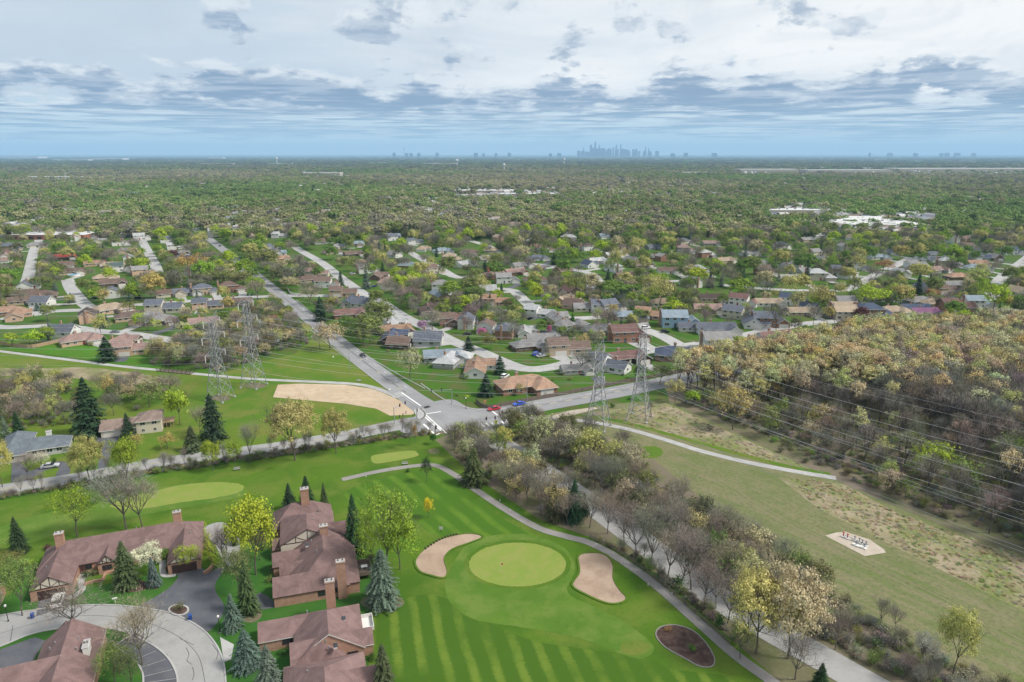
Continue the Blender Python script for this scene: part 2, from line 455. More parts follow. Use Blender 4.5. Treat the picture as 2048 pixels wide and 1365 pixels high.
# ------------------------------------------------------------------ the setting: ground, fields, roads
def ground_mat():
    m, n, o = new_mat('ground_cover')
    p = pos(n)
    a = n.smooth(n.noise(p, 0.02, 5, 0.6), 0.4, 0.6)
    b = n.smooth(n.noise(p, 0.11, 5, 0.65, 0.3), 0.42, 0.64)
    d = n.noise(p, 1.0, 5, 0.7)
    c = n.mix(a, (0.038, 0.105, 0.010), (0.055, 0.125, 0.013))
    c = n.mix(n.math('MULTIPLY', b, 0.8), c, (0.095, 0.095, 0.035))
    c = n.mix(n.math('MULTIPLY', n.smooth(d, 0.5, 0.75), 0.5), c, (0.04, 0.09, 0.009))
    # beyond the suburb: wooded land with lighter built-up patches
    ln = n.n('ShaderNodeVectorMath', operation='LENGTH'); n.l(p, ln.inputs[0])
    far = n.smooth(ln.outputs['Value'], 700.0, 1600.0)
    fb = n.smooth(n.noise(p, 0.0012, 6, 0.7), 0.42, 0.62)
    fc = n.mix(fb, (0.075, 0.095, 0.032), (0.105, 0.105, 0.05))
    sp = n.smooth(n.noise(p, 0.012, 3, 0.6), 0.66, 0.74)
    fc = n.mix(n.math('MULTIPLY', sp, 0.6), fc, (0.27, 0.26, 0.25))
    c = n.mix(far, c, fc)
    bsdf(n, o, c, 0.95, bump=d, bump_d=0.06, spec=0.1)
    return m
mb = MB()
S = 70000.0
mb.face([(-S, -S, 0), (S, -S, 0), (S, S, 0), (-S, S, 0)])
mb.build('ground', ground_mat(), kind='structure')

def setting(name, mb, mat, label=None):
    return mb.build(name, mat, kind='structure', label=label)
# --- golf course turf
golf = [G(*p) for p in [(-260, 1040), (0, 1002), (230, 968), (330, 948), (560, 914), (700, 890), (860, 868), (925, 880), (950, 930), (985, 972), (1060, 1010), (1100, 1045), (1180, 1070), (1270, 1115), (1360, 1180), (1470, 1280), (1590, 1365)]] + [(70, 80), (60, 40), (-300, 40), (-300, 150)]
setting('golf_turf', area(golf, 0.02, False), M['grass_golf'], 'mown green turf of the golf hole between road and condominiums')
stripes = [G(*p) for p in [(745, 1215), (800, 1200), (850, 1190), (900, 1200), (960, 1235), (1060, 1280), (1180, 1300), (1290, 1318), (1350, 1340), (1480, 1365)]] + [(38, 88), (-30, 88)] + [G(735, 1365), G(740, 1290)]
setting('striped_rough', area(stripes, 0.035, True, 4), M['stripes'], 'turf mown in light and dark green stripes below the green')
setting('faint_striped_rough', px_area([(690, 985), (760, 958), (880, 940), (940, 985), (1010, 1040), (1090, 1085), (1000, 1085), (900, 1075), (850, 1060), (800, 1010), (720, 1010)], 0.035), M['stripes_b'])
def ell(uc, vc, du, dv, n=18, tilt=0):
    return [(uc + du * math.cos(2 * math.pi * k / n) + tilt * math.sin(2 * math.pi * k / n), vc + dv * math.sin(2 * math.pi * k / n)) for k in range(n)]
setting('green_apron', px_area([(905, 1130), (940, 1085), (1000, 1070), (1070, 1072), (1130, 1098), (1150, 1140), (1135, 1185), (1190, 1215), (1240, 1240), (1290, 1275), (1308, 1300), (1285, 1318), (1250, 1312), (1150, 1275), (1040, 1255), (950, 1240), (900, 1205), (890, 1165)], 0.05, rag=0.06), M['apron'], 'lighter mown apron sweeping around the putting green')
setting('green_collar', px_area(ell(1035, 1130, 107, 49.5), 0.058, rag=0.1), M['grass_golf'])
setting('putting_green', px_area(ell(1035, 1130, 97, 44), 0.065, rag=0.05), M['green'], 'pale oval putting green with a red flag')
setting('old_apron_patch', px_area(ell(1270, 1296, 30, 16), 0.065), M['grass_row'])
setting('far_fairway', px_area([(140, 1045), (190, 1010), (260, 985), (380, 968), (470, 967), (495, 980), (480, 995), (400, 1010), (290, 1030), (200, 1052)], 0.05), M['apron'])
setting('far_green', px_area([(220, 1012), (280, 990), (370, 970), (440, 965), (482, 970), (484, 982), (440, 995), (360, 1006), (270, 1020)], 0.065, rag=0.1), M['green'], 'long pale green mown oval beside the road hedge')
setting('low_fairway', px_area([(-40, 1075), (60, 1035), (150, 1020), (200, 1035), (130, 1062), (40, 1090)], 0.043), M['apron'])
setting('tee_box', px_area([(742, 918), (752, 910), (820, 902), (834, 906), (832, 914), (770, 926), (748, 927)], 0.05), M['green'], 'small rectangular tee box of pale turf')
setting('worn_turf_patch', px_area(ell(868, 903, 12, 6), 0.05), M['grass_dry'])
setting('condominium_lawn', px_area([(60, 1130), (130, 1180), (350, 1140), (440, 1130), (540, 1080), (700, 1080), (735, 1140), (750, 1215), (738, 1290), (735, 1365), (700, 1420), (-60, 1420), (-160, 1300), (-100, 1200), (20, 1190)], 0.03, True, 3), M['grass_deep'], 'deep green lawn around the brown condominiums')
# --- bunkers: a turf lip round a sunken-looking sheet of sand
def bunker(pts, label):
    w = catmull([G(*p) for p in pts], 5, True)
    setting('sand_bunker', area(w, 0.085, False), M['sand'], label)
    cxm = sum(p[0] for p in w) / len(w); cym = sum(p[1] for p in w) / len(w)
    lip = strip(w + [w[0]], 0.5, 0.22, 0.02)
    setting('bunker_lip', lip, M['grass_golf'])
bunker([(830, 1122), (850, 1098), (885, 1078), (930, 1068), (958, 1070), (964, 1077), (940, 1087), (905, 1100), (890, 1118), (896, 1143), (888, 1157), (860, 1152), (838, 1143)], 'curved sand bunker with a row of timber stakes')
bunker([(1156, 1113), (1180, 1106), (1210, 1110), (1227, 1130), (1228, 1158), (1240, 1180), (1254, 1197), (1242, 1207), (1215, 1208), (1175, 1192), (1144, 1172), (1158, 1145)], 'waisted sand bunker with raked damp patches beside cart path')
# --- mulch bed with stone edge
bed = catmull([G(*p) for p in [(1312, 1272), (1320, 1256), (1350, 1251), (1385, 1262), (1410, 1285), (1428, 1315), (1425, 1333), (1400, 1334), (1370, 1318), (1330, 1295)]], 5, True)
setting('mulch_bed', area(bed, 0.07, False), M['mulch'], 'bean-shaped dark mulch bed edged with pale stone')
setting('stone_edging', strip(bed + [bed[0]], 0.2, 0.16, 0.0), M['path'])
# --- cart path
cart = px_line([(684, 960), (760, 943), (835, 932), (872, 932), (905, 948), (945, 976), (1005, 1016), (1075, 1056), (1130, 1073), (1180, 1087), (1235, 1116), (1310, 1170), (1390, 1240), (1470, 1310), (1545, 1365), (1640, 1440)])
setting('cart_path', strip(cart, lambda t: 2.1 + 0.3 * t, 0.10, 0.0), M['path'], 'narrow grey cart path curving past the putting green')
# --- land left of the side road
left_field = [G(*p) for p in [(-200, 690), (0, 702), (160, 722), (330, 742), (480, 755), (640, 765), (745, 775), (800, 800), (850, 830), (700, 866), (560, 888), (300, 926), (0, 975), (-200, 1010)]]
setting('meadow_field', area(left_field, 0.02, False), M['grass_row'], 'bright meadow under the power line beside side road')
setting('triangle_field', area([G(*p) for p in [(430, 752), (500, 730), (590, 708), (620, 680), (650, 672), (700, 700), (780, 762), (800, 785), (745, 775), (620, 762)]], 0.02, False), M['grass_row'])
setting('left_lawn', area([G(*p) for p in [(-200, 700), (0, 700), (120, 712), (330, 742), (330, 700), (260, 690), (120, 690), (0, 688)]], 0.03, False), M['grass_lawn'])
# --- straw erosion blanket
setting('straw_blanket', px_area([(556, 770), (600, 768), (690, 770), (742, 778), (760, 784), (800, 802), (832, 822), (826, 830), (780, 832), (752, 818), (690, 808), (600, 800), (546, 795)], 0.06, False), M['straw'], 'tan straw erosion blanket laid beside the crossroads')
for k, (a, b) in enumerate([((742, 778), (800, 828)), ((758, 786), (815, 830)), ((725, 778), (780, 828)), ((600, 770), (575, 798)), ((660, 771), (650, 803))]):
    setting('blanket_seam', strip([G(*a), G(*b)], 0.25, 0.075), M['gravel'])
# --- right-of-way on the other side
row = [G(*p) for p in [(1060, 838), (1130, 822), (1230, 808), (1330, 800), (1500, 880), (1680, 965), (1850, 1040), (2048, 1115), (2300, 1220), (2300, 1365)]] + [(200, 60), (60, 60)] + [G(*p) for p in [(1760, 1365), (1600, 1235), (1450, 1140), (1270, 1040), (1100, 900)]]
setting('right_of_way', area(row, 0.02, False), M['grass_dry'], 'broad mown strip of dull grass under the power lines')
setting('brush_band', area([G(*p) for p in [(1180, 826), (1330, 806), (1500, 884), (1640, 948), (1480, 908), (1340, 868), (1240, 846)]], 0.035, False), M['brush'], 'tan dead brush round the two close pylons')
setting('brush_band', area([G(*p) for p in [(1555, 955), (1690, 970), (1800, 1030), (2048, 1118), (2300, 1230), (2300, 1330), (2048, 1225), (1900, 1150), (1780, 1090), (1640, 1020)]], 0.035, False), M['brush'], 'band of tan dead brush along the wood edge')
setting('green_verge', strip(px_line([(1150, 834), (1240, 848), (1330, 872), (1480, 914), (1560, 935), (1660, 955)]), 2.2, 0.05, None, 1.9), M['grass_row'])
setting('green_patch', px_area(ell(1300, 905, 26, 12), 0.05), M['grass_row'])
for a in [((1330, 905), (1420, 950), (1520, 1015), (1700, 1110), (1900, 1210), (2048, 1290)), ((1300, 985), (1440, 1060), (1620, 1160), (1800, 1255), (1960, 1345))]:
    for off in (-0.9, 0.9):
        setting('wheel_track', strip(px_line(a), 0.4, 0.05, None, off), M['track'])
# --- woodland floor
wood_poly = [G(*p) for p in [(1330, 770), (1420, 745), (1520, 728), (1640, 700), (1760, 670), (1900, 655), (2048, 640), (2400, 640), (2400, 1260), (2048, 1134), (1850, 1058), (1680, 980), (1500, 890), (1340, 812)]]
setting('woodland_floor', area(wood_poly, 0.012, False), M['litter'])
belt_poly = [G(*p) for p in [(870, 880), (960, 845), (1060, 845), (1200, 868), (1290, 905), (1420, 1010), (1560, 1110), (1680, 1200), (1830, 1300), (1960, 1365), (2100, 1450), (1650, 1450), (1560, 1365), (1450, 1268), (1350, 1175), (1250, 1105), (1180, 1075), (1080, 1040), (950, 955)]]
setting('roadside_thicket_floor', area(belt_poly, 0.028, False), M['litter'])
hedge_line = [(-250, 1030), (0, 990), (140, 968), (300, 940), (420, 920), (560, 905), (700, 886), (800, 872), (900, 862)]
setting('hedge_strip', strip(px_line(hedge_line), 4.0, 0.03), M['litter'])
setting('creek_bed', px_area([(-60, 735), (60, 738), (170, 735), (260, 745), (320, 755), (345, 765), (300, 772), (200, 762), (80, 752), (-60, 752)], 0.045), M['brush'])

# --- roads
side_road = px_line([(-240, 1010), (0, 980), (160, 955), (300, 929), (430, 910), (560, 893), (700, 870), (800, 850), (890, 836), (1000, 826)])
setting('side_road', strip(side_road, lambda t: 7.2 + 4.5 * max(0, t - 0.55) / 0.45, 0.08), M['street'], 'pale two-lane side road running past the golf course')
main_road = px_line([(840, 838), (900, 832), (1000, 826), (1100, 808), (1230, 785), (1330, 765), (1440, 742), (1560, 722), (1700, 690)])
setting('main_road', strip(main_road, 11.5, 0.088), M['asphalt'], 'wide grey road leading from the crossroads into the trees')
diag = px_line([(385, 455), (430, 487), (495, 538), (560, 590), (640, 655), (720, 718), (800, 778), (860, 818), (905, 845)])
setting('long_straight_road', strip(diag, lambda t: 9.0 + 2.5 * max(0, t - 0.8) / 0.2, 0.096), M['asphalt'], 'long straight road climbing away through the suburb')
diag2 = px_line([(885, 828), (960, 865), (1020, 900), (1100, 952), (1200, 1022), (1300, 1096), (1400, 1172), (1520, 1248), (1640, 1315), (1740, 1372), (1900, 1460)])
setting('tree_lined_road', strip(diag2, lambda t: 9.0 - 2.0 * t, 0.092), M['street'], 'pale road running between bare trees beside the golf course')
setting('crossroads', px_area([(800, 862), (845, 822), (862, 806), (905, 800), (940, 816), (1000, 822), (1030, 838), (1000, 862), (960, 880), (900, 862), (850, 868)], 0.104), M['asphalt'], 'asphalt junction where the side road meets the straight road')
setting('right_turn_lane', px_area([(785, 790), (800, 785), (840, 812), (862, 832), (845, 838), (820, 818)], 0.100, False), M['asphalt'])
setting('kerb', strip(px_line([(842, 768), (880, 795), (905, 808), (935, 817), (975, 822), (1040, 815), (1140, 797), (1240, 778), (1330, 762)]), 0.35, 0.22, 0.0), M['concrete'])
setting('kerb', strip(px_line([(690, 881), (760, 860), (810, 850), (838, 842), (850, 832), (845, 822), (825, 808), (800, 792)]), 0.35, 0.22, 0.0), M['concrete'])
setting('kerb', strip(px_line([(545, 598), (630, 668), (710, 730), (795, 795)]), 0.35, 0.2, 0.0), M['concrete'])
setting('kerb', strip(px_line([(592, 600), (700, 688), (780, 740), (850, 778)]), 0.35, 0.2, 0.0), M['concrete'])
setting('traffic_island', px_area([(828, 822), (842, 818), (852, 826), (850, 836), (838, 840)], 0.22, True), M['concrete'])
def mark(a, b, w, z=0.112): setting('road_marking', strip([G(*a), G(*b)], w, z), M['paint_white'])
mark((803, 786), (842, 813), 0.55); mark((842, 828), (882, 862), 0.45); mark((851, 830), (893, 868), 0.45)
mark((847, 849), (868, 868), 0.6); mark((851, 829), (882, 824), 0.5); mark((978, 818), (996, 832), 0.6)
mark((880, 868), (872, 871), 0.5)
for k in range(13):
    u = 922 + k * 10; v = 857 - k * 1.35
    mark((u, v - 3.5), (u + 7, v + 3.0), 0.5, 0.116)
def dashes(line, off, w, z, dash=3.0, gap=9.0, solid=False):
    mb = MB(); acc = 0.0
    for i in range(len(line) - 1):
        a, b = Vector((*line[i], 0)), Vector((*line[i + 1], 0)); L = (b - a).length
        if L < 0.01: continue
        d = (b - a) / L; nrm = Vector((-d.y, d.x, 0)); s = 0.0
        while s < L:
            e = min(L, s + (dash if not solid else L))
            if solid or (acc + s) % (dash + gap) < dash:
                p, q = a + d * s + nrm * off, a + d * e + nrm * off
                mb.face([(*(p - nrm * w / 2).xy, z), (*(q - nrm * w / 2).xy, z), (*(q + nrm * w / 2).xy, z), (*(p + nrm * w / 2).xy, z)])
            s += dash
        acc += L
    return mb
M['paint_yellow'] = mat_plain('road_paint_yellow', (0.55, 0.42, 0.12), 0.7, var=0.2)
setting('centre_line', dashes(px_line([(400, 466), (560, 590), (720, 718), (812, 786)], 4), 0.0, 0.22, 0.112, solid=True), M['paint_yellow'])
setting('lane_line', dashes(px_line([(400, 466), (560, 590), (720, 718), (822, 793)], 4), 2.6, 0.14, 0.112), M['paint_white'])
setting('centre_line', dashes(px_line([(1000, 826), (1100, 808), (1230, 785), (1330, 765)], 4), 0.0, 0.22, 0.112, solid=True), M['paint_yellow'])
setting('lane_line', dashes(px_line([(1000, 826), (1100, 808), (1230, 785), (1330, 765)], 4), 3.0, 0.14, 0.112), M['paint_white'])
setting('centre_line', dashes(px_line([(0, 980), (160, 955), (300, 929), (560, 893), (800, 850)], 4), 0.0, 0.16, 0.112, solid=True), M['paint_yellow'])
setting('drain_grate', px_area([(846, 815), (857, 812), (862, 815), (851, 818)], 0.118, False), M['black'])
# --- foot trails
trail_r = px_line([(1060, 836), (1110, 838), (1160, 842), (1200, 848), (1260, 860), (1330, 880), (1400, 902), (1480, 922), (1570, 940), (1672, 957)])
setting('foot_trail', strip(trail_r, 2.6, 0.07, 0.0), M['concrete'], 'pale concrete trail curving under the pylons towards the wood')
trail_l = px_line([(-120, 686), (0, 703), (80, 713), (160, 723), (250, 734), (330, 742), (400, 749), (500, 758), (620, 764), (700, 768), (745, 775), (790, 792)])
setting('foot_trail', strip(trail_l, 2.6, 0.07, 0.0), M['concrete'], 'pale concrete trail crossing the meadow over a footbridge')
setting('trail_apron', px_area([(778, 790), (800, 784), (808, 792), (790, 798)], 0.108, False), M['concrete'])

# --- residential streets
STREETS = [
    [(78, 480), (68, 501), (56, 557), (45, 582)], [(284, 478), (287, 487), (308, 526), (316, 545)], [(135, 560), (142, 577), (162, 602), (185, 620)],
    [(0, 640), (60, 628), (120, 622), (180, 620), (246, 612), (325, 607), (454, 597), (522, 594), (562, 592), (625, 592), (680, 592), (735, 590)],
    [(590, 494), (603, 503), (644, 526), (679, 554), (730, 590), (763, 605), (806, 633), (857, 658), (908, 684), (958, 703), (1008, 725), (1050, 738), (1097, 736), (1161, 721), (1232, 711), (1300, 702), (1360, 694), (1400, 688)],
    [(1290, 660), (1327, 674), (1360, 692)], [(1400, 690), (1505, 668), (1596, 650), (1680, 642)],
    [(820, 505), (844, 519), (882, 539), (918, 556), (960, 548)], [(985, 578), (1024, 581), (1047, 600), (1066, 616), (1100, 630), (1143, 637), (1199, 635)],
    [(1060, 528), (1108, 533), (1176, 546), (1193, 558), (1204, 572)], [(-80, 640), (0, 655), (114, 652), (196, 663), (254, 667), (317, 677), (352, 682)],
    [(2060, 512), (2037, 530), (2011, 549), (1990, 570)], [(1765, 543), (1749, 551), (1714, 571), (1687, 582)], [(1770, 540), (1790, 532), (1821, 516)],
    [(1340, 563), (1380, 562)], [(1960, 618), (2048, 622), (2120, 630)], [(1440, 570), (1560, 580), (1687, 582)], [(940, 482), (975, 492), (985, 500)],
]
ST_LINES = [px_line(s, 4) for s in STREETS]
for i, s in enumerate(ST_LINES):
    setting('residential_street', strip(s, 8.2, 0.06 + 0.0005 * i), M['concrete'])
# --- condominium drive
drive = [G(*p) for p in [(-60, 1246), (0, 1232), (60, 1222), (120, 1215), (180, 1211), (240, 1212), (300, 1219), (350, 1230), (400, 1256), (432, 1290), (448, 1330), (452, 1380)]]
drive_in = [G(*p) for p in [(-60, 1312), (0, 1294), (60, 1270), (120, 1258), (180, 1255), (240, 1262), (290, 1282), (330, 1310), (352, 1345), (356, 1380)]]
setting('condominium_drive', area(catmull(drive, 5) + catmull(drive_in, 5)[::-1], 0.06, False), M['street'], 'pale concrete loop drive sweeping past the condominiums')
for ln in (drive, drive_in):
    setting('kerb', strip(catmull(ln, 5), 0.3, 0.17, 0.0), M['concrete'])
mid = [((a[0] + b[0]) / 2, (a[1] + b[1]) / 2) for a, b in zip(catmull(drive, 5), catmull(drive_in + drive_in[-1:] * 2, 5))]
M['tar'] = mat_plain('tar_crack', (0.05, 0.05, 0.055), 0.7)
setting('sealed_crack', strip(catmull([G(*p) for p in [(0, 1268), (100, 1240), (190, 1232), (280, 1243), (350, 1270), (395, 1310), (410, 1365)]], 6), 0.09, 0.068), M['tar'])
for c in ([(26, 1252), (24, 1264), (22, 1276), (20, 1285)], [(372, 1296), (378, 1310), (374, 1322), (384, 1330)], [(385, 1335), (388, 1350), (384, 1362)], [(360, 1278), (388, 1291)], [(425, 1290), (436, 1306), (432, 1320)]):
    setting('sealed_crack', strip(catmull([G(*p) for p in c], 4), 0.10, 0.070), M['tar'])
setting('asphalt_driveway', px_area([(280, 1213), (310, 1195), (340, 1175), (356, 1155), (355, 1147), (402, 1136), (412, 1148), (447, 1130), (448, 1142), (432, 1165), (432, 1185), (445, 1205), (448, 1225), (420, 1262), (400, 1256), (350, 1230), (315, 1221)], 0.05), M['asphalt_dark'], 'dark asphalt driveway court with oval planter beside brown condominium')
setting('asphalt_driveway', px_area([(78, 1202), (137, 1188), (140, 1212), (72, 1234)], 0.065, False), M['asphalt_dark'], 'dark asphalt driveway with a white car')
setting('asphalt_driveway', px_area([(0, 1300), (70, 1275), (90, 1282), (62, 1330), (0, 1345), (-60, 1345), (-60, 1320)], 0.065, False), M['asphalt_dark'])
setting('parking_bay', px_area([(232, 1294), (272, 1266), (300, 1284), (335, 1310), (352, 1345), (354, 1380), (285, 1380), (287, 1350), (276, 1325), (255, 1308)], 0.068, False), M['asphalt_dark'], 'dark wedge of marked parking bays inside the loop drive')
for a, b in [((255, 1305), (290, 1290)), ((271, 1320), (312, 1303)), ((282, 1336), (330, 1320)), ((288, 1354), (345, 1340)), ((290, 1367), (352, 1358))]:
    setting('parking_line', strip([G(*a), G(*b)], 0.09, 0.078), M['concrete'])
for ln in ([(228, 1293), (274, 1264)], [(228, 1293), (252, 1308), (274, 1326), (286, 1350), (286, 1380)]):
    setting('kerb', strip(catmull([G(*p) for p in ln], 4), 0.3, 0.16, 0.0), M['concrete'])
setting('asphalt_driveway', px_area([(520, 1185), (538, 1195), (556, 1212), (548, 1216), (512, 1222), (502, 1200)], 0.05, False), M['asphalt_dark'])
setting('asphalt_driveway', px_area([(405, 1060), (440, 1045), (470, 1060), (480, 1090), (470, 1130), (450, 1128), (430, 1090)], 0.045), M['street'])
setting('front_walk', strip(px_line([(165, 1145), (162, 1165), (164, 1180), (150, 1192), (136, 1197)]), 1.3, 0.075, 0.0), M['concrete'])
setting('front_walk', strip(px_line([(325, 1122), (326, 1145), (332, 1152), (352, 1150)]), 1.3, 0.075, 0.0), M['concrete'])
setting('front_walk', px_area([(440, 1275), (468, 1290), (462, 1320), (448, 1325)], 0.07, False), M['concrete'])
setting('mulch_ring', px_area(ell(262, 1172, 34, 13), 0.055), M['mulch'])
setting('mulch_ring', px_area(ell(308, 1174, 11, 5), 0.055), M['mulch'])
setting('mulch_ring', px_area(ell(500, 1228, 24, 18), 0.055), M['litter'])
setting('mulch_ring', px_area(ell(765, 1205, 44, 16), 0.05), M['litter'])
isl = catmull([G(*p) for p in [(338, 1222), (345, 1214), (360, 1212), (374, 1216), (376, 1224), (366, 1231), (350, 1231)]], 4, True)
setting('planter_island', area(isl, 0.20, False), M['mulch'])
setting('kerb', strip(isl + [isl[0]], 0.35, 0.26, 0.0), M['concrete'])
# --- drives of the two houses by the side road
setting('asphalt_driveway', px_area([(22, 968), (24, 925), (40, 925), (62, 945), (66, 962)], 0.06, False), M['asphalt_dark'])
setting('asphalt_driveway', px_area([(60, 945), (80, 935), (108, 925), (130, 924), (140, 935), (138, 948), (112, 952), (118, 936), (90, 942), (66, 955)], 0.064), M['asphalt_dark'])
setting('asphalt_driveway', px_area([(180, 876), (238, 864), (242, 872), (228, 892), (218, 920), (212, 938), (196, 940), (200, 905), (195, 885)], 0.06), M['asphalt_dark'])
# --- gravel pad in the right-of-way
setting('gravel_pad', px_area([(1650, 1072), (1672, 1066), (1690, 1064), (1740, 1080), (1768, 1100), (1772, 1106), (1730, 1113), (1700, 1098)], 0.06, False), M['gravel'], 'pale gravel pad holding pipe valves in the right of way')
setting('gravel_pad', px_area([(1100, 833), (1140, 822), (1190, 815), (1195, 818), (1150, 830), (1110, 838)], 0.055, False), M['gravel'])
for p in [(440, 797), (510, 772)]:
    setting('bare_soil', px_area(ell(p[0], p[1], 22, 6), 0.05), M['litter'])
# ------------------------------------------------------------------ trees: prototypes
def frame(d):
    d = d.normalized(); a = d.orthogonal().normalized(); return d, a, d.cross(a)
def skeleton(rg, H, Rr, clear, levels, kids, spread=0.75, up=0.25):
    """branch segments (p0, p1, r0, r1, level) and tips, scaled to height H and crown radius Rr"""
    segs, tips = [], []
    def grow(p, d, L, r, lv):
        d1 = (d + Vector((rg.uniform(-.18, .18), rg.uniform(-.18, .18), up * 0.5 * (lv > 0)))).normalized()
        m = p + d * L * 0.5; e = m + d1 * L * 0.5
        segs.append((p, m, r, r * 0.86, lv)); segs.append((m, e, r * 0.86, r * 0.7, lv))
        if lv >= levels: tips.append((e, d1)); return
        n = kids[min(lv, len(kids) - 1)]
        ph = rg.uniform(0, 6.28)
        for k in range(n):
            a = ph + 6.283 * k / n + rg.uniform(-.5, .5)
            dd, x, y = frame(d1)
            th = spread * rg.uniform(0.55, 1.15)
            nd = (dd * math.cos(th) + (x * math.cos(a) + y * math.sin(a)) * math.sin(th) + Vector((0, 0, up))).normalized()
            st = e if rg.random() < 0.7 or lv == 0 else m.lerp(e, rg.uniform(0, 1))
            grow(st, nd, L * rg.uniform(0.62, 0.86) * (1.15 if lv == 0 else 1.0), r * 0.58, lv + 1)
        if lv < 2 and rg.random() < 0.8:
            grow(e, (d1 + Vector((0, 0, .3))).normalized(), L * 0.75, r * 0.62, lv + 1)
    grow(Vector((0, 0, 0)), Vector((rg.uniform(-.06, .06), rg.uniform(-.06, .06), 1)).normalized(), 1.0 * clear * 3, 0.10, 0)
    zs = max(t[0].z for t in tips)
    rs = sorted(math.hypot(t[0].x, t[0].y) for t in tips)[int(len(tips) * 0.9)]
    sx, sz = Rr / max(rs, 1e-3), H / zs
    tr = lambda p: Vector((p.x * sx, p.y * sx, p.z * sz))
    rr = H * 0.16
    segs = [(tr(a), tr(b), r0 * rr, r1 * rr, lv) for a, b, r0, r1, lv in segs]
    tips = [(tr(p), d) for p, d in tips]
    return segs, tips
def quads_np(P, N, size, rs, aspect=1.0):
    """leaf quads at points P facing N"""
    n = len(P)
    N = N / np.maximum(np.linalg.norm(N, axis=1, keepdims=True), 1e-6)
    T = rs.normal(size=(n, 3)); T -= N * np.sum(T * N, axis=1, keepdims=True)
    T /= np.maximum(np.linalg.norm(T, axis=1, keepdims=True), 1e-6)
    B = np.cross(N, T)
    s = size * rs.uniform(0.6, 1.3, (n, 1)) * 0.5
    V = np.stack([P - T * s, P - B * s * aspect * 0.8, P + T * s, P + B * s * aspect * 0.8], axis=1)
    return V.reshape(-1, 3)
def add_quads(mb, V, m):
    i0 = len(mb.v); mb.v += [tuple(v) for v in V.tolist()]
    n = len(V) // 4
    mb.f += [(i0 + 4 * k, i0 + 4 * k + 1, i0 + 4 * k + 2, i0 + 4 * k + 3) for k in range(n)]
    mb.m += [m] * n
def add_slivers(mb, P, D, L, w, rs, m):
    n = len(P)
    D = D / np.maximum(np.linalg.norm(D, axis=1, keepdims=True), 1e-6)
    S = np.cross(D, rs.normal(size=(n, 3))); S /= np.maximum(np.linalg.norm(S, axis=1, keepdims=True), 1e-6)
    Ls = L * rs.uniform(0.5, 1.2, (n, 1))
    V = np.stack([P - S * w * 0.5, P + S * w * 0.5, P + D * Ls], axis=1).reshape(-1, 3)
    i0 = len(mb.v); mb.v += [tuple(v) for v in V.tolist()]
    mb.f += [(i0 + 3 * k, i0 + 3 * k + 1, i0 + 3 * k + 2) for k in range(n)]; mb.m += [m] * n

def tree_proto(seed, H, Rr, clear=0.25, levels=3, kids=(4, 3, 3), leaves=3000, size=0.35, clump=0.8, twigs=0, twig_w=0.03, twig_l=0.9, spread=0.75, up=0.25, sides=4, branch_from=2, dome=0, zc=0.58, rz=0.40):
    rg = random.Random(seed); rs = np.random.RandomState(seed)
    segs, tips = skeleton(rg, H, Rr, clear, levels, kids, spread, up)
    tr, cr = MB(), MB()
    for a, b, r0, r1, lv in segs:
        if lv < branch_from: tr.tube(a, b, r0, r1, sides + 1)
        else: cr.tube(a, b, max(r0, 0.02), max(r1, 0.015), 3, 0)
    tp = np.array([tuple(t[0]) for t in tips]); td = np.array([tuple(t[1]) for t in tips])
    c = tp.mean(axis=0)
    if dome:
        # clumps fill a ragged dome instead of sitting only on the branch ends
        d = rs.normal(size=(dome, 3)); d /= np.linalg.norm(d, axis=1, keepdims=True)
        d[:, 2] = np.where(d[:, 2] < -0.35, -d[:, 2], d[:, 2])
        lob = 1 + 0.16 * np.sin(3 * np.arctan2(d[:, 1], d[:, 0]) + seed) + 0.12 * np.sin(5 * d[:, 2] + seed * 1.7) + rs.uniform(-.12, .1, dome)
        q = rs.uniform(0.2, 1.0, dome) ** 0.38 * lob
        c = np.array([0, 0, H * zc])
        tp = c + d * q[:, None] * np.array([Rr * 0.9, Rr * 0.9, H * rz]); td = d
    if twigs:
        k = rs.randint(0, len(tp), twigs)
        back = rs.uniform(-0.25, 0.15, (twigs, 1)) * Rr
        P = tp[k] + td[k] * back * 0.6 + rs.normal(size=(twigs, 3)) * clump * 0.45
        D = (P - c) / Rr + rs.normal(size=(twigs, 3)) * 0.55 + np.array([0, 0, 0.35])
        add_slivers(cr, P, D, twig_l, twig_w, rs, 1)
    if leaves:
        k = rs.randint(0, len(tp), leaves)
        P = tp[k] + rs.normal(size=(leaves, 3)) * clump * np.array([1, 1, 0.75]) * 0.55
        N = (P - tp[k]) * 1.2 / clump + (P - c) / Rr * 0.8 + rs.normal(size=(leaves, 3)) * 0.45 + np.array([0, 0, 0.25])
        add_quads(cr, quads_np(P, N, size, rs), 2)
    mats = [M['bark'], M['twig'], M['leaf']]
    return (tr.mesh('trunk', M['bark']), cr.mesh('crown', mats), H, Rr)
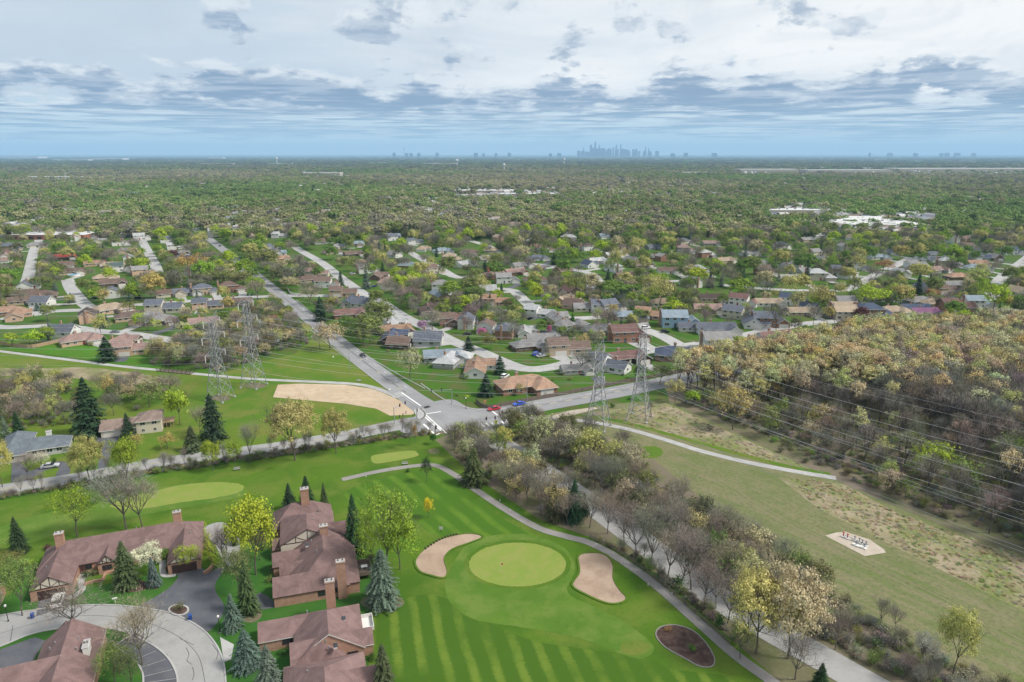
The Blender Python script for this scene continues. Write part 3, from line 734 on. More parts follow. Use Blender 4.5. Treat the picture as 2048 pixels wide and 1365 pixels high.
def spruce_proto(seed, H, Rr, whorls=26, arms=9, fans=5, size=0.55, droop=0.35, bare=0.04):
    rg = random.Random(seed); rs = np.random.RandomState(seed)
    tr, cr = MB(), MB()
    tr.tube((0, 0, 0), (0, 0, H * 0.97), 0.018 * H, 0.02, 6)
    for w in range(whorls):
        t = (w + rg.uniform(-.3, .3)) / whorls
        z = H * (bare + (0.985 - bare) * t)
        L = Rr * (1 - t) ** 0.8 * rg.uniform(0.8, 1.1) * (0.75 + 0.25 * min(1, t * 8)) + 0.12
        n = max(4, int(arms * (0.6 + 0.6 * (1 - t))))
        for k in range(n):
            a = 6.283 * k / n + rg.uniform(-.35, .35) + w * 0.7
            l = L * rg.uniform(0.6, 1.12) * (1 + 0.13 * math.sin(2 * a + seed + 5 * t))
            d = Vector((math.cos(a), math.sin(a), 0)); s = Vector((-d.y, d.x, 0))
            base = Vector((0, 0, z)); rise = rg.uniform(-0.05, 0.12) * l
            pr = None
            for j in range(fans):
                q0, q1 = j / fans, (j + 1) / fans
                f = lambda q: base + d * l * q + Vector((0, 0, rise * q * 2 - droop * l * q * q))
                p, e = f(q0), f(q1)
                wd = size * (1.0 - 0.55 * q0) * (0.5 + 0.5 * min(1, l / 1.2)) * rg.uniform(0.8, 1.2)
                hang = Vector((0, 0, -0.28 * size * rg.uniform(0.6, 1.4)))
                for sg in (-1, 1):
                    tip = e + s * sg * wd + hang + d * 0.15 * size
                    cr.face([p, e, tip] if sg > 0 else [p, tip, e], 0)
                    if j >= 1:
                        tip2 = p.lerp(e, 0.4) + s * sg * wd * 0.7 + hang * 0.6 + Vector((0, 0, 0.05))
                        cr.face([p, p.lerp(e, 0.6), tip2], 0)
            cr.face([e - s * 0.12 * size, e + s * 0.12 * size, e + d * 0.5 * size + Vector((0, 0, -0.1 * size))], 0)
    # short upright shoots fill the silhouette
    n = whorls * arms * 3
    t = rs.uniform(0, 1, n) ** 1.3
    rad = Rr * (1 - t) ** 0.85 * rs.uniform(0.55, 1.0, n); a = rs.uniform(0, 6.283, n)
    z = H * (bare + (0.97 - bare) * t) - droop * rad * 0.6
    P = np.stack([rad * np.cos(a), rad * np.sin(a), z], axis=1)
    N = np.stack([np.cos(a), np.sin(a), np.full(n, 0.6)], axis=1) + rs.normal(size=(n, 3)) * 0.5
    add_quads(cr, quads_np(P, N, size * 0.7, rs, 0.6), 0)
    return (tr.mesh('trunk', M['bark']), cr.mesh('crown', M['needle']), H, Rr)
def bush_proto(seed, H, Rr, leaves=500, size=0.25, twigs=0, twig_w=0.03):
    """several stems from the ground and a ragged mass of leaves"""
    rg = random.Random(seed); rs = np.random.RandomState(seed)
    tr, cr = MB(), MB(); tips = []
    for k in range(9):
        a = rg.uniform(0, 6.28); q = rg.uniform(0.2, 0.85)
        e = Vector((math.cos(a) * Rr * q, math.sin(a) * Rr * q, H * rg.uniform(0.55, 0.92)))
        s = Vector((e.x * 0.12, e.y * 0.12, 0)); m = s.lerp(e, 0.5) + Vector((0, 0, 0.12 * H))
        tr.tube(s, m, 0.045, 0.03, 3); tr.tube(m, e, 0.03, 0.012, 3); tips += [e, m, m.lerp(e, .5)]
    tp = np.array([tuple(t) for t in tips])
    if twigs:
        k = rs.randint(0, len(tp), twigs)
        P = tp[k] * rs.uniform(0.5, 1.0, (twigs, 1)) + rs.normal(size=(twigs, 3)) * Rr * 0.16
        P[:, 2] = np.maximum(P[:, 2], 0.05)
        D = P / Rr * np.array([.6, .6, .2]) + rs.normal(size=(twigs, 3)) * 0.5 + np.array([0, 0, 0.8])
        add_slivers(cr, P, D, H * 0.35, twig_w, rs, 1)
    if leaves:
        k = rs.randint(0, len(tp), leaves)
        P = tp[k] * np.array([1, 1, 0.92]) + rs.normal(size=(leaves, 3)) * np.array([Rr, Rr, H * 0.8]) * 0.24
        P[:, 2] = np.maximum(P[:, 2], 0.1)
        N = (P - np.array([0, 0, H * 0.3])) / Rr + rs.normal(size=(leaves, 3)) * 0.5
        add_quads(cr, quads_np(P, N, size, rs), 2)
    return (tr.mesh('stem', M['bark']), cr.mesh('foliage', [M['bark'], M['twig'], M['leaf']]), H, Rr)

PROTO = {
    # near the camera
    'leafy_n': [tree_proto(11 + i, 10, 4.6, 0.24, 4, (4, 3, 3, 2), 4600, 0.32, 0.85, 700, 0.03, dome=150, zc=0.6, rz=0.38) for i in range(3)],
    'airy_n': [tree_proto(31 + i, 10, 4.4, 0.24, 4, (4, 3, 3, 2), 2600, 0.25, 0.75, 1600, 0.03, dome=170, zc=0.6, rz=0.37) for i in range(3)],
    'bare_n': [tree_proto(51 + i, 10, 4.8, 0.16, 4, (5, 3, 3, 3), 0, 0.2, 0.8, 3200, 0.035, 0.8, 0.62, 0.28) for i in range(4)],
    'oak_n': [tree_proto(71 + i, 10, 5.0, 0.2, 4, (4, 3, 3, 3), 8500, 0.26, 0.65, 1500, 0.03, 0.9, 0.75, 0.22, dome=170, zc=0.62, rz=0.35) for i in range(2)],
    'spruce_n': [spruce_proto(81 + i, 10, 2.9, 34, 13, 6, 0.42, 0.35) for i in range(3)],
    # middle distance
    'leafy_m': [tree_proto(111 + i, 10, 4.9, 0.22, 3, (4, 4, 3), 2100, 0.58, 1.1, 120, 0.05, dome=64, zc=0.56, rz=0.40) for i in range(5)],
    'airy_m': [tree_proto(131 + i, 10, 4.8, 0.22, 3, (4, 4, 3), 1000, 0.48, 1.0, 600, 0.06, 1.0, dome=70, zc=0.57, rz=0.39) for i in range(4)],
    'bare_m': [tree_proto(151 + i, 10, 4.7, 0.18, 3, (5, 4, 4), 0, 0.3, 1.0, 1500, 0.06, 1.2, 0.65, 0.3, dome=90, zc=0.55, rz=0.38) for i in range(4)],
    'spruce_m': [spruce_proto(171 + i, 10, 2.8, 20, 9, 3, 0.7) for i in range(3)],
    'forest_m': [tree_proto(191 + i, 18, 3.8, 0.42, 3, (4, 3, 3), 900, 0.5, 0.95, 420, 0.06, 1.1, 0.55, 0.4, dome=46, zc=0.74, rz=0.23) for i in range(4)],
    'forest_bare': [tree_proto(211 + i, 17, 3.8, 0.34, 3, (4, 4, 3), 0, 0.4, 1.0, 1200, 0.07, 1.3, 0.55, 0.4, dome=70, zc=0.68, rz=0.27) for i in range(3)],
    'shrub': [bush_proto(231 + i, 2.4, 1.7, 420, 0.26, 120) for i in range(3)],
    'shrub_bare': [bush_proto(251 + i, 2.8, 1.7, 60, 0.2, 650, 0.035) for i in range(3)],
    # far
    'leafy_f': [tree_proto(311 + i, 10, 5.2, 0.2, 1, (4, 4), 330, 1.35, 1.5, 0, spread=0.8, dome=40, zc=0.54, rz=0.42) for i in range(4)],
    'spruce_f': [spruce_proto(331 + i, 10, 2.7, 10, 6, 1, 1.3) for i in range(2)],
}
COLS = {
    'lime green': (0.25, 0.36, 0.05), 'fresh green': (0.155, 0.25, 0.055), 'yellow green': (0.36, 0.47, 0.05), 'golden tan': (0.46, 0.44, 0.17),
    'ochre': (0.42, 0.335, 0.13), 'olive green': (0.215, 0.255, 0.085), 'grey brown': (0.29, 0.262, 0.22), 'dark grey': (0.22, 0.205, 0.182), 'maroon': (0.14, 0.06, 0.065),
    'pale beige': (0.58, 0.525, 0.32), 'dull gold': (0.55, 0.48, 0.235), 'bright gold': (0.66, 0.53, 0.20), 'russet': (0.32, 0.17, 0.10), 'pink': (0.50, 0.16, 0.29), 'lilac': (0.46, 0.33, 0.46), 'white blossomed': (0.62, 0.62, 0.50), 'dark green': (0.040, 0.072, 0.040), 'blue green': (0.115, 0.15, 0.125),
    'brown green': (0.155, 0.162, 0.085), 'pale tan': (0.47, 0.42, 0.26), 'deep green': (0.06, 0.135, 0.03), 'bright yellow': (0.60, 0.52, 0.05), 'pinkish grey': (0.32, 0.275, 0.235),
}
for k_ in COLS:
    f_ = 0.95 if k_ in ('dark green', 'blue green', 'deep green', 'white blossomed', 'pink', 'lilac') else 0.96
    COLS[k_] = tuple(c * f_ for c in COLS[k_])
KIND = {'leafy': ('leafy_tree', 'leafy tree', 'tree'), 'airy': ('budding_tree', 'budding tree', 'tree'), 'bare': ('bare_tree', 'bare tree', 'tree'), 'oak': ('oak_tree', 'spreading oak tree', 'tree'),
        'spruce': ('spruce_tree', 'spruce', 'spruce'), 'forest': ('woodland_tree', 'tall woodland tree', 'tree'), 'shrub': ('shrub', 'shrub', 'shrub')}
LAND = [(*G(*p), s) for p, s in [
    ((1035, 1130), 'by the putting green'), ((255, 1170), 'before the long brown condominium'), ((230, 1050), 'behind the long brown condominium'), ((610, 1000), 'behind the half-timbered condominium'),
    ((480, 1180), 'beside the asphalt driveway court'), ((500, 1320), 'beside the loop drive'), ((150, 1260), 'at the inner kerb of the loop drive'), ((300, 1310), 'by the marked parking bays'), ((760, 1180), 'on the striped turf beside the condominiums'),
    ((50, 960), 'by the slate-roofed house'), ((265, 850), 'by the cream split-level house'), ((430, 850), 'on the meadow below the pylons'), ((590, 900), 'in the hedge of the side road'), ((200, 970), 'in the thin hedge along the side road'),
    ((90, 790), 'in the thicket beside the creek'), ((360, 740), 'behind the trail footbridge'), ((940, 930), 'by the crossroads end of the cart path'), ((1000, 870), 'at the crossroads corner'), ((1150, 960), 'between the tree-lined road and the trail'),
    ((1120, 1020), 'in the clump between cart path and road'), ((1290, 1120), 'along the cart path fence'), ((1440, 1120), 'along the far kerb of the tree-lined road'), ((1540, 1300), 'beside the end of the cart path'), ((1850, 1320), 'on the edge of the mown right of way'),
    ((1700, 1230), 'in the scrub beside the mown right of way'), ((1280, 810), 'near the two close pylons'), ((1000, 780), 'by the orange-roofed brick house'), ((860, 760), 'beside the straight road'), ((600, 640), 'beside the straight road bend'),
    ((500, 690), 'behind the pylon pair on the meadow'), ((215, 690), 'behind the fenced trail houses'), ((1700, 920), 'in scrub under the wires'), ((1900, 1010), 'at the wood edge under the wires'), ((1500, 790), 'at the wood corner by the road'),
    ((1650, 800), 'inside the tan woodland'), ((1900, 760), 'deep in the tan woodland'), ((1800, 660), 'on the wood edge below the houses'),
    ((100, 560), 'among the houses of the short west street'), ((290, 560), 'among houses near the cul-de-sac stub'), ((450, 600), 'along the cross street'), ((700, 560), 'along the long curving street'), ((880, 640), 'among houses on the curving street'),
    ((1050, 640), 'in the ring of houses round the court'), ((1180, 560), 'by the small looped street'), ((1300, 600), 'between the pale ranch houses'), ((1450, 610), 'behind the blue two-storey house'), ((1650, 600), 'near the cream hipped house'),
    ((1850, 590), 'among the tight row of east houses'), ((1980, 560), 'along the east street'), ((1760, 470), 'near the flat-roofed store'), ((80, 480), 'near the flat-roofed shops'), ((500, 480), 'at the far end of the straight road'),
    ((760, 490), 'among rooftops past the straight road'), ((1000, 490), 'in the leafy blocks past the court'), ((1300, 490), 'in the leafy blocks north of the ranch houses'), ((1550, 490), 'in the leafy blocks before the store')]]
def where(x, y):
    return min(LAND, key=lambda l: ((l[0] - x) ** 2 + (l[1] - y) ** 2) / (1 + 0.0))[2]
TREES = []          # (x, y, radius, height) of every tree put down, for spacing
def plant(x, y, kind, H, Rr, color, var=None, note=None, jitter=0.12, rot=None):
    base = kind.split('_')[0]
    pr = PROTO[kind][var if var is not None else rnd.randrange(len(PROTO[kind]))]
    nm, words, cat = KIND[base]
    c = COLS[color]
    if base == 'spruce' and color == 'brown green': c = (0.078, 0.095, 0.05)
    c = [max(0, min(1, k * (1 + rnd.uniform(-jitter, jitter)))) for k in c]
    ratio = H / Rr
    if base == 'shrub': size = 'tall' if H > 2.6 else ('spreading' if ratio < 1.25 else ('low' if H < 1.5 else ''))
    elif base == 'spruce': size = 'tall' if H > 13 else ('short' if H < 7 else ('slender' if ratio > 4.2 else 'broad' if ratio < 3.2 else ''))
    elif base == 'forest': size = 'slender' if ratio > 5.2 else ('wide-crowned' if ratio < 4.2 else '')
    else: size = 'tall' if H > 11.5 else ('small' if H < 4.8 else ('broad' if ratio < 1.95 else ('slender' if ratio > 2.75 else ('' if H < 8 else 'sturdy'))))
    words2 = words
    if kind in ('shrub_bare', 'forest_bare'): words2 = 'bare ' + words
    if base == 'bare': lab = ' '.join(w for w in (size, 'leafless', color + '-twigged tree', note or where(x, y)) if w)
    else: lab = ' '.join(w for w in (size, color, words2, note or where(x, y)) if w)
    o = thing(nm, (x, y, 0), rnd.uniform(0, 6.28) if rot is None else rot, lab, cat, 'planted and wild ' + cat + 's')
    o.scale = (Rr / pr[3], Rr / pr[3], H / pr[2])
    obj('stem' if base == 'shrub' else 'trunk', pr[0], o)
    cr = obj('foliage' if base == 'shrub' else 'crown', pr[1], o)
    cr.color = (*c, 1)
    TREES.append((x, y, Rr, H))
    return o
def plant_px(u, vb, vt, wpx, kind, color, **kw):
    """tree from its foot (u, vb), top row vt and crown width in photo pixels"""
    x, y = G(u, vb); H = max(1.0, HT(u, vb, vt))
    d = y * math.cos(PITCH) + CAM_H * math.sin(PITCH)
    return plant(x, y, kind, H, max(0.5, wpx / 2 * d / F), color, **kw)
# ------------------------------------------------------------------ buildings
def roof_block(mb, x0, x1, y0, y1, eave, ridge, axis='x', ends='gg', oh=0.45, th=0.2, M4=None, m=0, mf=1):
    """pitched roof over a rectangle; ends: g gable, h hip (low end first)"""
    if axis == 'x': a0, a1, b0, b1 = x0, x1, y0, y1
    else: a0, a1, b0, b1 = y0, y1, x0, x1
    half = (b1 - b0) / 2; slope = (ridge - eave) / half; bm = (b0 + b1) / 2
    ez = eave - slope * oh
    A0, A1, B0, B1 = a0 - oh, a1 + oh, b0 - oh, b1 + oh
    r0 = A0 if ends[0] == 'g' else min(a0 + half, (a0 + a1) / 2)
    r1 = A1 if ends[1] == 'g' else max(a1 - half, (a0 + a1) / 2)
    P = lambda a, b, z: (M4 @ Vector((a, b, z) if axis == 'x' else (b, a, z))) if M4 else Vector((a, b, z) if axis == 'x' else (b, a, z))
    flip = axis == 'y'
    def fc(pts, mm):
        mb.face(pts[::-1] if flip else pts, mm)
    e = [P(A0, B0, ez), P(A1, B0, ez), P(A1, B1, ez), P(A0, B1, ez)]
    k = [P(r0, bm, ridge), P(r1, bm, ridge)]
    dn = Vector((0, 0, -th))
    fc([e[0], e[1], k[1], k[0]], m); fc([e[2], e[3], k[0], k[1]], m)
    if ends[0] == 'h': fc([e[3], e[0], k[0]], m)
    if ends[1] == 'h': fc([e[1], e[2], k[1]], m)
    el = [p + dn for p in e]; kl = [p + dn for p in k]
    fc([e[1], e[0], el[0], el[1]], mf); fc([e[3], e[2], el[2], el[3]], mf)
    if ends[0] == 'h': fc([e[0], e[3], el[3], el[0]], mf)
    else: fc([e[0], k[0], kl[0], el[0]], mf); fc([k[0], e[3], el[3], kl[0]], mf)
    if ends[1] == 'h': fc([e[2], e[1], el[1], el[2]], mf)
    else: fc([k[1], e[1], el[1], kl[1]], mf); fc([e[2], k[1], kl[1], el[2]], mf)
    fc([el[1], el[0], kl[0], kl[1]], mf); fc([el[3], el[2], kl[1], kl[0]], mf)
    if ends[0] == 'h': fc([el[0], el[3], kl[0]], mf)
    if ends[1] == 'h': fc([el[2], el[1], kl[1]], mf)
def wall_block(mb, x0, x1, y0, y1, eave, ridge, axis='x', ends='gg', m=0, mg=None):
    """four walls with gable triangles under a pitched roof"""
    mg = m if mg is None else mg
    c = [(x0, y0), (x1, y0), (x1, y1), (x0, y1)]
    for i in range(4):
        a, b = c[i], c[(i + 1) % 4]
        mb.face([(*a, 0), (*b, 0), (*b, eave), (*a, eave)], m)
    d = 0.22
    if axis == 'x':
        ym = (y0 + y1) / 2
        if ends[0] == 'g': mb.face([(x0, y1, eave), (x0, y0, eave), (x0, ym, ridge - d)], mg)
        if ends[1] == 'g': mb.face([(x1, y0, eave), (x1, y1, eave), (x1, ym, ridge - d)], mg)
    else:
        xm = (x0 + x1) / 2
        if ends[0] == 'g': mb.face([(x0, y0, eave), (x1, y0, eave), (xm, y0, ridge - d)], mg)
        if ends[1] == 'g': mb.face([(x1, y1, eave), (x0, y1, eave), (xm, y1, ridge - d)], mg)
def window_mesh(w, h, frame_mat, mull=1):
    mb = MB(); t = 0.09
    mb.box(-w / 2, w / 2, -0.05, 0.0, 0, t, 0); mb.box(-w / 2, w / 2, -0.05, 0.0, h - t, h, 0)
    mb.box(-w / 2, -w / 2 + t, -0.05, 0.0, t, h - t, 0); mb.box(w / 2 - t, w / 2, -0.05, 0.0, t, h - t, 0)
    for k in range(mull):
        x = -w / 2 + w * (k + 1) / (mull + 1); mb.box(x - 0.035, x + 0.035, -0.045, 0.0, t, h - t, 0)
    mb.face([(-w / 2 + t, -0.02, t), (w / 2 - t, -0.02, t), (w / 2 - t, -0.02, h - t), (-w / 2 + t, -0.02, h - t)], 1)
    return mb.mesh('window', [frame_mat, M['glass']])
WIN = window_mesh(1.6, 1.25, M['trim']); WIN_S = window_mesh(1.0, 1.1, M['trim']); WIN_D = window_mesh(1.9, 1.3, M['trim_brown'], 2); WIN_B = window_mesh(2.4, 1.5, M['trim'], 2)
def panel_mesh(name, w, h, mat, proud=0.05):
    mb = MB(); mb.box(-w / 2, w / 2, -proud, 0.02, 0.0, h, 0); return mb.mesh(name, mat)
DOOR = panel_mesh('door', 1.0, 2.1, M['door']); GDOOR = panel_mesh('garage_door', 4.8, 2.15, M['garage'])
def chimney_mesh(w, d, h, brick=True):
    mb = MB(); mb.box(-w / 2, w / 2, -d / 2, d / 2, 0, h - 0.3, 0); mb.box(-w / 2 - .1, w / 2 + .1, -d / 2 - .1, d / 2 + .1, h - 0.3, h - .1, 0)
    mb.box(-w / 2 - .02, w / 2 + .02, -d / 2 - .02, d / 2 + .02, h - .1, h, 1)
    for s in (-0.25, 0.25): mb.tube((s * w, 0, h), (s * w, 0, h + 0.35), 0.16, 0.14, 6, 2, True)
    return mb.mesh('chimney', [M['brick'] if brick else M['trim'], M['concrete'], M['wood']])
CHIM = chimney_mesh(1.0, 0.8, 2.6)
def side(x, y, z, face):
    """location and turn for a panel on the wall that faces f(ront) b(ack) l(eft) r(ight)"""
    return (x, y, z), {'f': 0.0, 'b': math.pi, 'l': -math.pi / 2, 'r': math.pi / 2}[face]
# each design: blocks (x0,x1,y0,y1,eave,ridge,axis,ends), windows, garage, door, chimney
DESIGN = {
    'r': dict(words='ranch house', blocks=[(-9, 8, -4, 4.4, 2.7, 5.0, 'x', 'gg'), (2.5, 9, -8, 1, 2.65, 4.6, 'y', 'gg')],
              win=[(-6.5, -4, 1.0, 'f', 0), (-3, -4, 1.0, 'f', 0), (-6, 4.4, 1.0, 'b', 0), (-1, 4.4, 1.0, 'b', 0), (4, 4.4, 1.0, 'b', 1), (-9, 0, 1.0, 'l', 0), (9, -5, 1.0, 'r', 1), (2.5, -6, 1.0, 'l', 1)], gar=(5.75, -8, 'f'), door=(0.5, -4, 'f'), chim=(-3, 1.0, 3.6)),
    's': dict(words='split-level house', blocks=[(-9, -0.5, -4.5, 4.3, 5.0, 7.2, 'x', 'gg'), (-0.5, 9, -3.8, 4.0, 2.8, 5.0, 'x', 'gg')],
              win=[(-7, -4.5, 3.4, 'f', 0), (-3, -4.5, 3.4, 'f', 0), (-7, -4.5, 0.7, 'f', 1), (3.5, -3.8, 1.0, 'f', 2), (7, -3.8, 1.0, 'f', 1), (-7, 4.3, 3.4, 'b', 0), (-3, 4.3, 3.4, 'b', 0), (5, 4, 1, 'b', 2), (-9, 0, 3.4, 'l', 1), (9, 0, 1, 'r', 0)], gar=(-4.0, -4.5, 'f'), door=(0.8, -3.8, 'f'), chim=(3.0, 1.5, 3.6)),
    't': dict(words='two-storey house', blocks=[(-7, 4.5, -4.3, 4.3, 5.3, 7.8, 'x', 'gg'), (4.5, 10.5, -5.2, 2.6, 2.7, 4.8, 'y', 'gg')],
              win=[(-5, -4.3, 3.6, 'f', 0), (-1.5, -4.3, 3.6, 'f', 0), (2, -4.3, 3.6, 'f', 0), (-5, -4.3, 0.9, 'f', 2), (2.5, -4.3, 0.9, 'f', 0), (-5, 4.3, 3.6, 'b', 0), (0, 4.3, 3.6, 'b', 0), (-4, 4.3, 0.9, 'b', 2), (-7, 0, 3.6, 'l', 1), (4.5, 1, 5.2, 'r', 1)], gar=(7.5, -5.2, 'f'), door=(-1.2, -4.3, 'f'), chim=(-7.4, 0.5, 0)),
    'h': dict(words='hip-roofed ranch house', blocks=[(-9, 8, -4.5, 4.8, 2.7, 5.1, 'x', 'hh'), (1.5, 9, -8.5, 2, 2.65, 4.8, 'y', 'hh')],
              win=[(-6.5, -4.5, 1, 'f', 0), (-3.4, -4.5, 1, 'f', 0), (-6, 4.8, 1, 'b', 0), (-1, 4.8, 1, 'b', 2), (4.5, 4.8, 1, 'b', 0), (-9, 0, 1, 'l', 0), (9, -4, 1, 'r', 1)], gar=(5.25, -8.5, 'f'), door=(0.2, -4.5, 'f'), chim=(-2, 1.5, 3.4)),
    'H': dict(words='hip-roofed two-storey house', blocks=[(-7, 5.5, -4.6, 4.6, 5.3, 7.7, 'x', 'hh'), (3.5, 10.5, -7, 2, 2.7, 4.8, 'y', 'hh')],
              win=[(-5, -4.6, 3.6, 'f', 0), (-1.5, -4.6, 3.6, 'f', 0), (2, -4.6, 3.6, 'f', 0), (-5, -4.6, 0.9, 'f', 2), (-5, 4.6, 3.6, 'b', 0), (0, 4.6, 3.6, 'b', 0), (4, 4.6, 3.6, 'b', 1), (-7, 0, 3.6, 'l', 1), (-7, 0, 0.9, 'l', 1)], gar=(7, -7, 'f'), door=(0.8, -4.6, 'f'), chim=(-7.4, 1.0, 0)),
    'g': dict(words='front-gabled house', blocks=[(-4.8, 4.8, -6, 6, 3.0, 6.2, 'y', 'gg'), (4.8, 9.5, -2, 5, 2.6, 4.6, 'x', 'gg')],
              win=[(-2.6, -6, 1.0, 'f', 0), (0.0, -6, 3.6, 'f', 1), (-4.8, -2, 1, 'l', 0), (-4.8, 3, 1, 'l', 0), (0, 6, 1, 'b', 2), (7, -2, 1, 'f', 1)], gar=(2.2, -6, 'f'), door=(6.0, -2, 'f'), chim=(1.5, 2, 5.0)),
}
WINS = [WIN, WIN_S, WIN_B]
for key, d in DESIGN.items():
    wm, rm = MB(), MB()
    for b in d['blocks']:
        wall_block(wm, *b); roof_block(rm, *b)
    d['wall'] = wm.mesh('wall', M['wall']); d['roof'] = rm.mesh('roof', [M['roof'], M['trim']])
RC = {'brown': (0.135, 0.095, 0.078), 'grey': (0.20, 0.195, 0.195), 'slate': (0.105, 0.115, 0.14), 'navy': (0.06, 0.075, 0.115), 'orange brown': (0.29, 0.185, 0.128), 'maroon': (0.15, 0.088, 0.08), 'tan': (0.31, 0.245, 0.18),
      'pale grey': (0.33, 0.335, 0.34), 'blue grey': (0.20, 0.245, 0.285), 'dark brown': (0.075, 0.055, 0.048), 'red': (0.30, 0.05, 0.045), 'green grey': (0.075, 0.105, 0.10), 'purple': (0.20, 0.09, 0.17), 'pinkish brown': (0.24, 0.165, 0.145)}
WC = {'white': (0.62, 0.62, 0.60), 'cream': (0.55, 0.50, 0.40), 'brick': (0.27, 0.145, 0.10), 'brown': (0.135, 0.095, 0.07), 'tan': (0.42, 0.33, 0.24), 'grey': (0.33, 0.34, 0.34), 'blue': (0.25, 0.40, 0.50), 'peach': (0.52, 0.36, 0.26), 'dark brown': (0.07, 0.05, 0.04), 'red': (0.32, 0.04, 0.035)}
CROP = {1: (0, 440, 3.938), 2: (400, 440, 3.938), 3: (780, 500, 3.938), 4: (1200, 480, 3.938), 5: (1600, 440, 4.571)}
HOUSES = []
def place_house(x, y, key, rc, wc, yaw, sc, detail, label=None):
    d = DESIGN[key]
    lab = label or f"{rc}-roofed {wc} {d['words']} {where(x, y)}"
    o = thing('house', (x, y, 0), yaw, lab, 'house', 'suburban houses')
    o.scale = (sc, sc, sc)
    j = 1 + rnd.uniform(-0.1, 0.1)
    obj('wall', d['wall'], o, color=[c * j for c in WC[wc]])
    j = 1 + rnd.uniform(-0.12, 0.12)
    rf = obj('roof', d['roof'], o, color=[c * j for c in RC[rc]])
    cx_, cy_, cz_ = d['chim']
    if detail > 0:
        ch = obj('chimney', CHIM, o, (cx_, cy_, cz_))
        if cz_ == 0: ch.scale = (1.2, 1.2, 3.1)
        l, r = side(*d['gar'][:2], 0, d['gar'][2]); obj('garage_door', GDOOR, o, l, r, color=(0.6, 0.58, 0.54) if wc != 'cream' else (0.45, 0.4, 0.33))
        l, r = side(*d['door'][:2], 0.1, d['door'][2]); obj('door', DOOR, o, l, r, color=rnd.choice([(0.25, 0.05, 0.04), (0.06, 0.07, 0.09), (0.5, 0.48, 0.44), (0.1, 0.06, 0.04)]))
        for k, (wx, wy, wz, wf, wk) in enumerate(d['win']):
            if detail == 1 and k % 2: continue
            if key == 's' and wk == 1 and wz < 1 and wf == 'f': continue
            l, r = side(wx, wy, wz, wf); obj('window', WINS[wk], o, l, r)
    HOUSES.append((x, y, 9.5 * sc, yaw, lab, d))
    return o
BASE_YAW = R(29)
def H_(crop, items):
    ox, oy, s = CROP[crop]
    for it in items:
        X_, Y_, key, rc, wc = it[:5]
        yaw = BASE_YAW + R(it[5] if len(it) > 5 else 0) + R(rnd.uniform(-3, 3))
        sc = it[6] if len(it) > 6 else 0.95
        u, v = ox + X_ / s, oy + Y_ / s
        x, y = G(u, v, 2.2)
        place_house(x, y, key, rc, wc, yaw, sc, 2 if v > 590 else (1 if v > 520 else 1))
H_(1, [(95, 200, 'r', 'grey', 'white'), (290, 195, 'h', 'grey', 'cream'), (40, 265, 'r', 'maroon', 'brown', -90), (45, 310, 't', 'pinkish brown', 'white', -90), (515, 290, 'r', 'red', 'brown'), (510, 350, 'h', 'brown', 'brown'), (755, 340, 'r', 'orange brown', 'peach'),
       (570, 405, 'r', 'brown', 'tan'), (940, 185, 't', 'brown', 'white'), (965, 245, 'r', 'grey', 'tan', 90), (1015, 315, 't', 'grey', 'white', 90), (925, 385, 't', 'green grey', 'white'), (835, 452, 'h', 'tan', 'peach'), (890, 495, 'r', 'brown', 'brown'),
       (1105, 140, 't', 'pale grey', 'white'), (1315, 165, 't', 'slate', 'white'), (1390, 212, 's', 'pale grey', 'white'), (1420, 262, 'r', 'grey', 'brown'), (1425, 300, 'g', 'navy', 'grey'), (195, 520, 'g', 'slate', 'white'), (170, 580, 'r', 'brown', 'brown'), (330, 585, 'h', 'brown', 'brown'),
       (190, 632, 'r', 'brown', 'tan'), (330, 645, 'g', 'slate', 'white', 60), (65, 715, 'h', 'orange brown', 'brick'), (120, 750, 'r', 'orange brown', 'peach', 90), (885, 575, 's', 'slate', 'white', 90), (870, 700, 'h', 'tan', 'peach', 20, 1.1), (1300, 695, 's', 'slate', 'cream', -20, 1.1),
       (1340, 575, 'r', 'brown', 'cream'), (1475, 565, 'r', 'slate', 'grey'), (1600, 560, 'H', 'slate', 'tan'), (1810, 540, 'H', 'brown', 'brick'), (1640, 670, 's', 'slate', 'peach', -10), (1880, 645, 'r', 'brown', 'brown', -15), (1040, 755, 'h', 'brown', 'tan'), (1130, 775, 'r', 'grey', 'peach', 60),
       (1270, 785, 'h', 'grey', 'brown'), (1620, 800, 'r', 'pinkish brown', 'peach'), (1980, 825, 'h', 'blue grey', 'brick'), (505, 875, 'g', 'slate', 'white', 60), (640, 935, 'h', 'pinkish brown', 'peach', 10, 1.0), (930, 960, 'r', 'pinkish brown', 'brown', 60), (1060, 1015, 's', 'pinkish brown', 'peach', -10)])
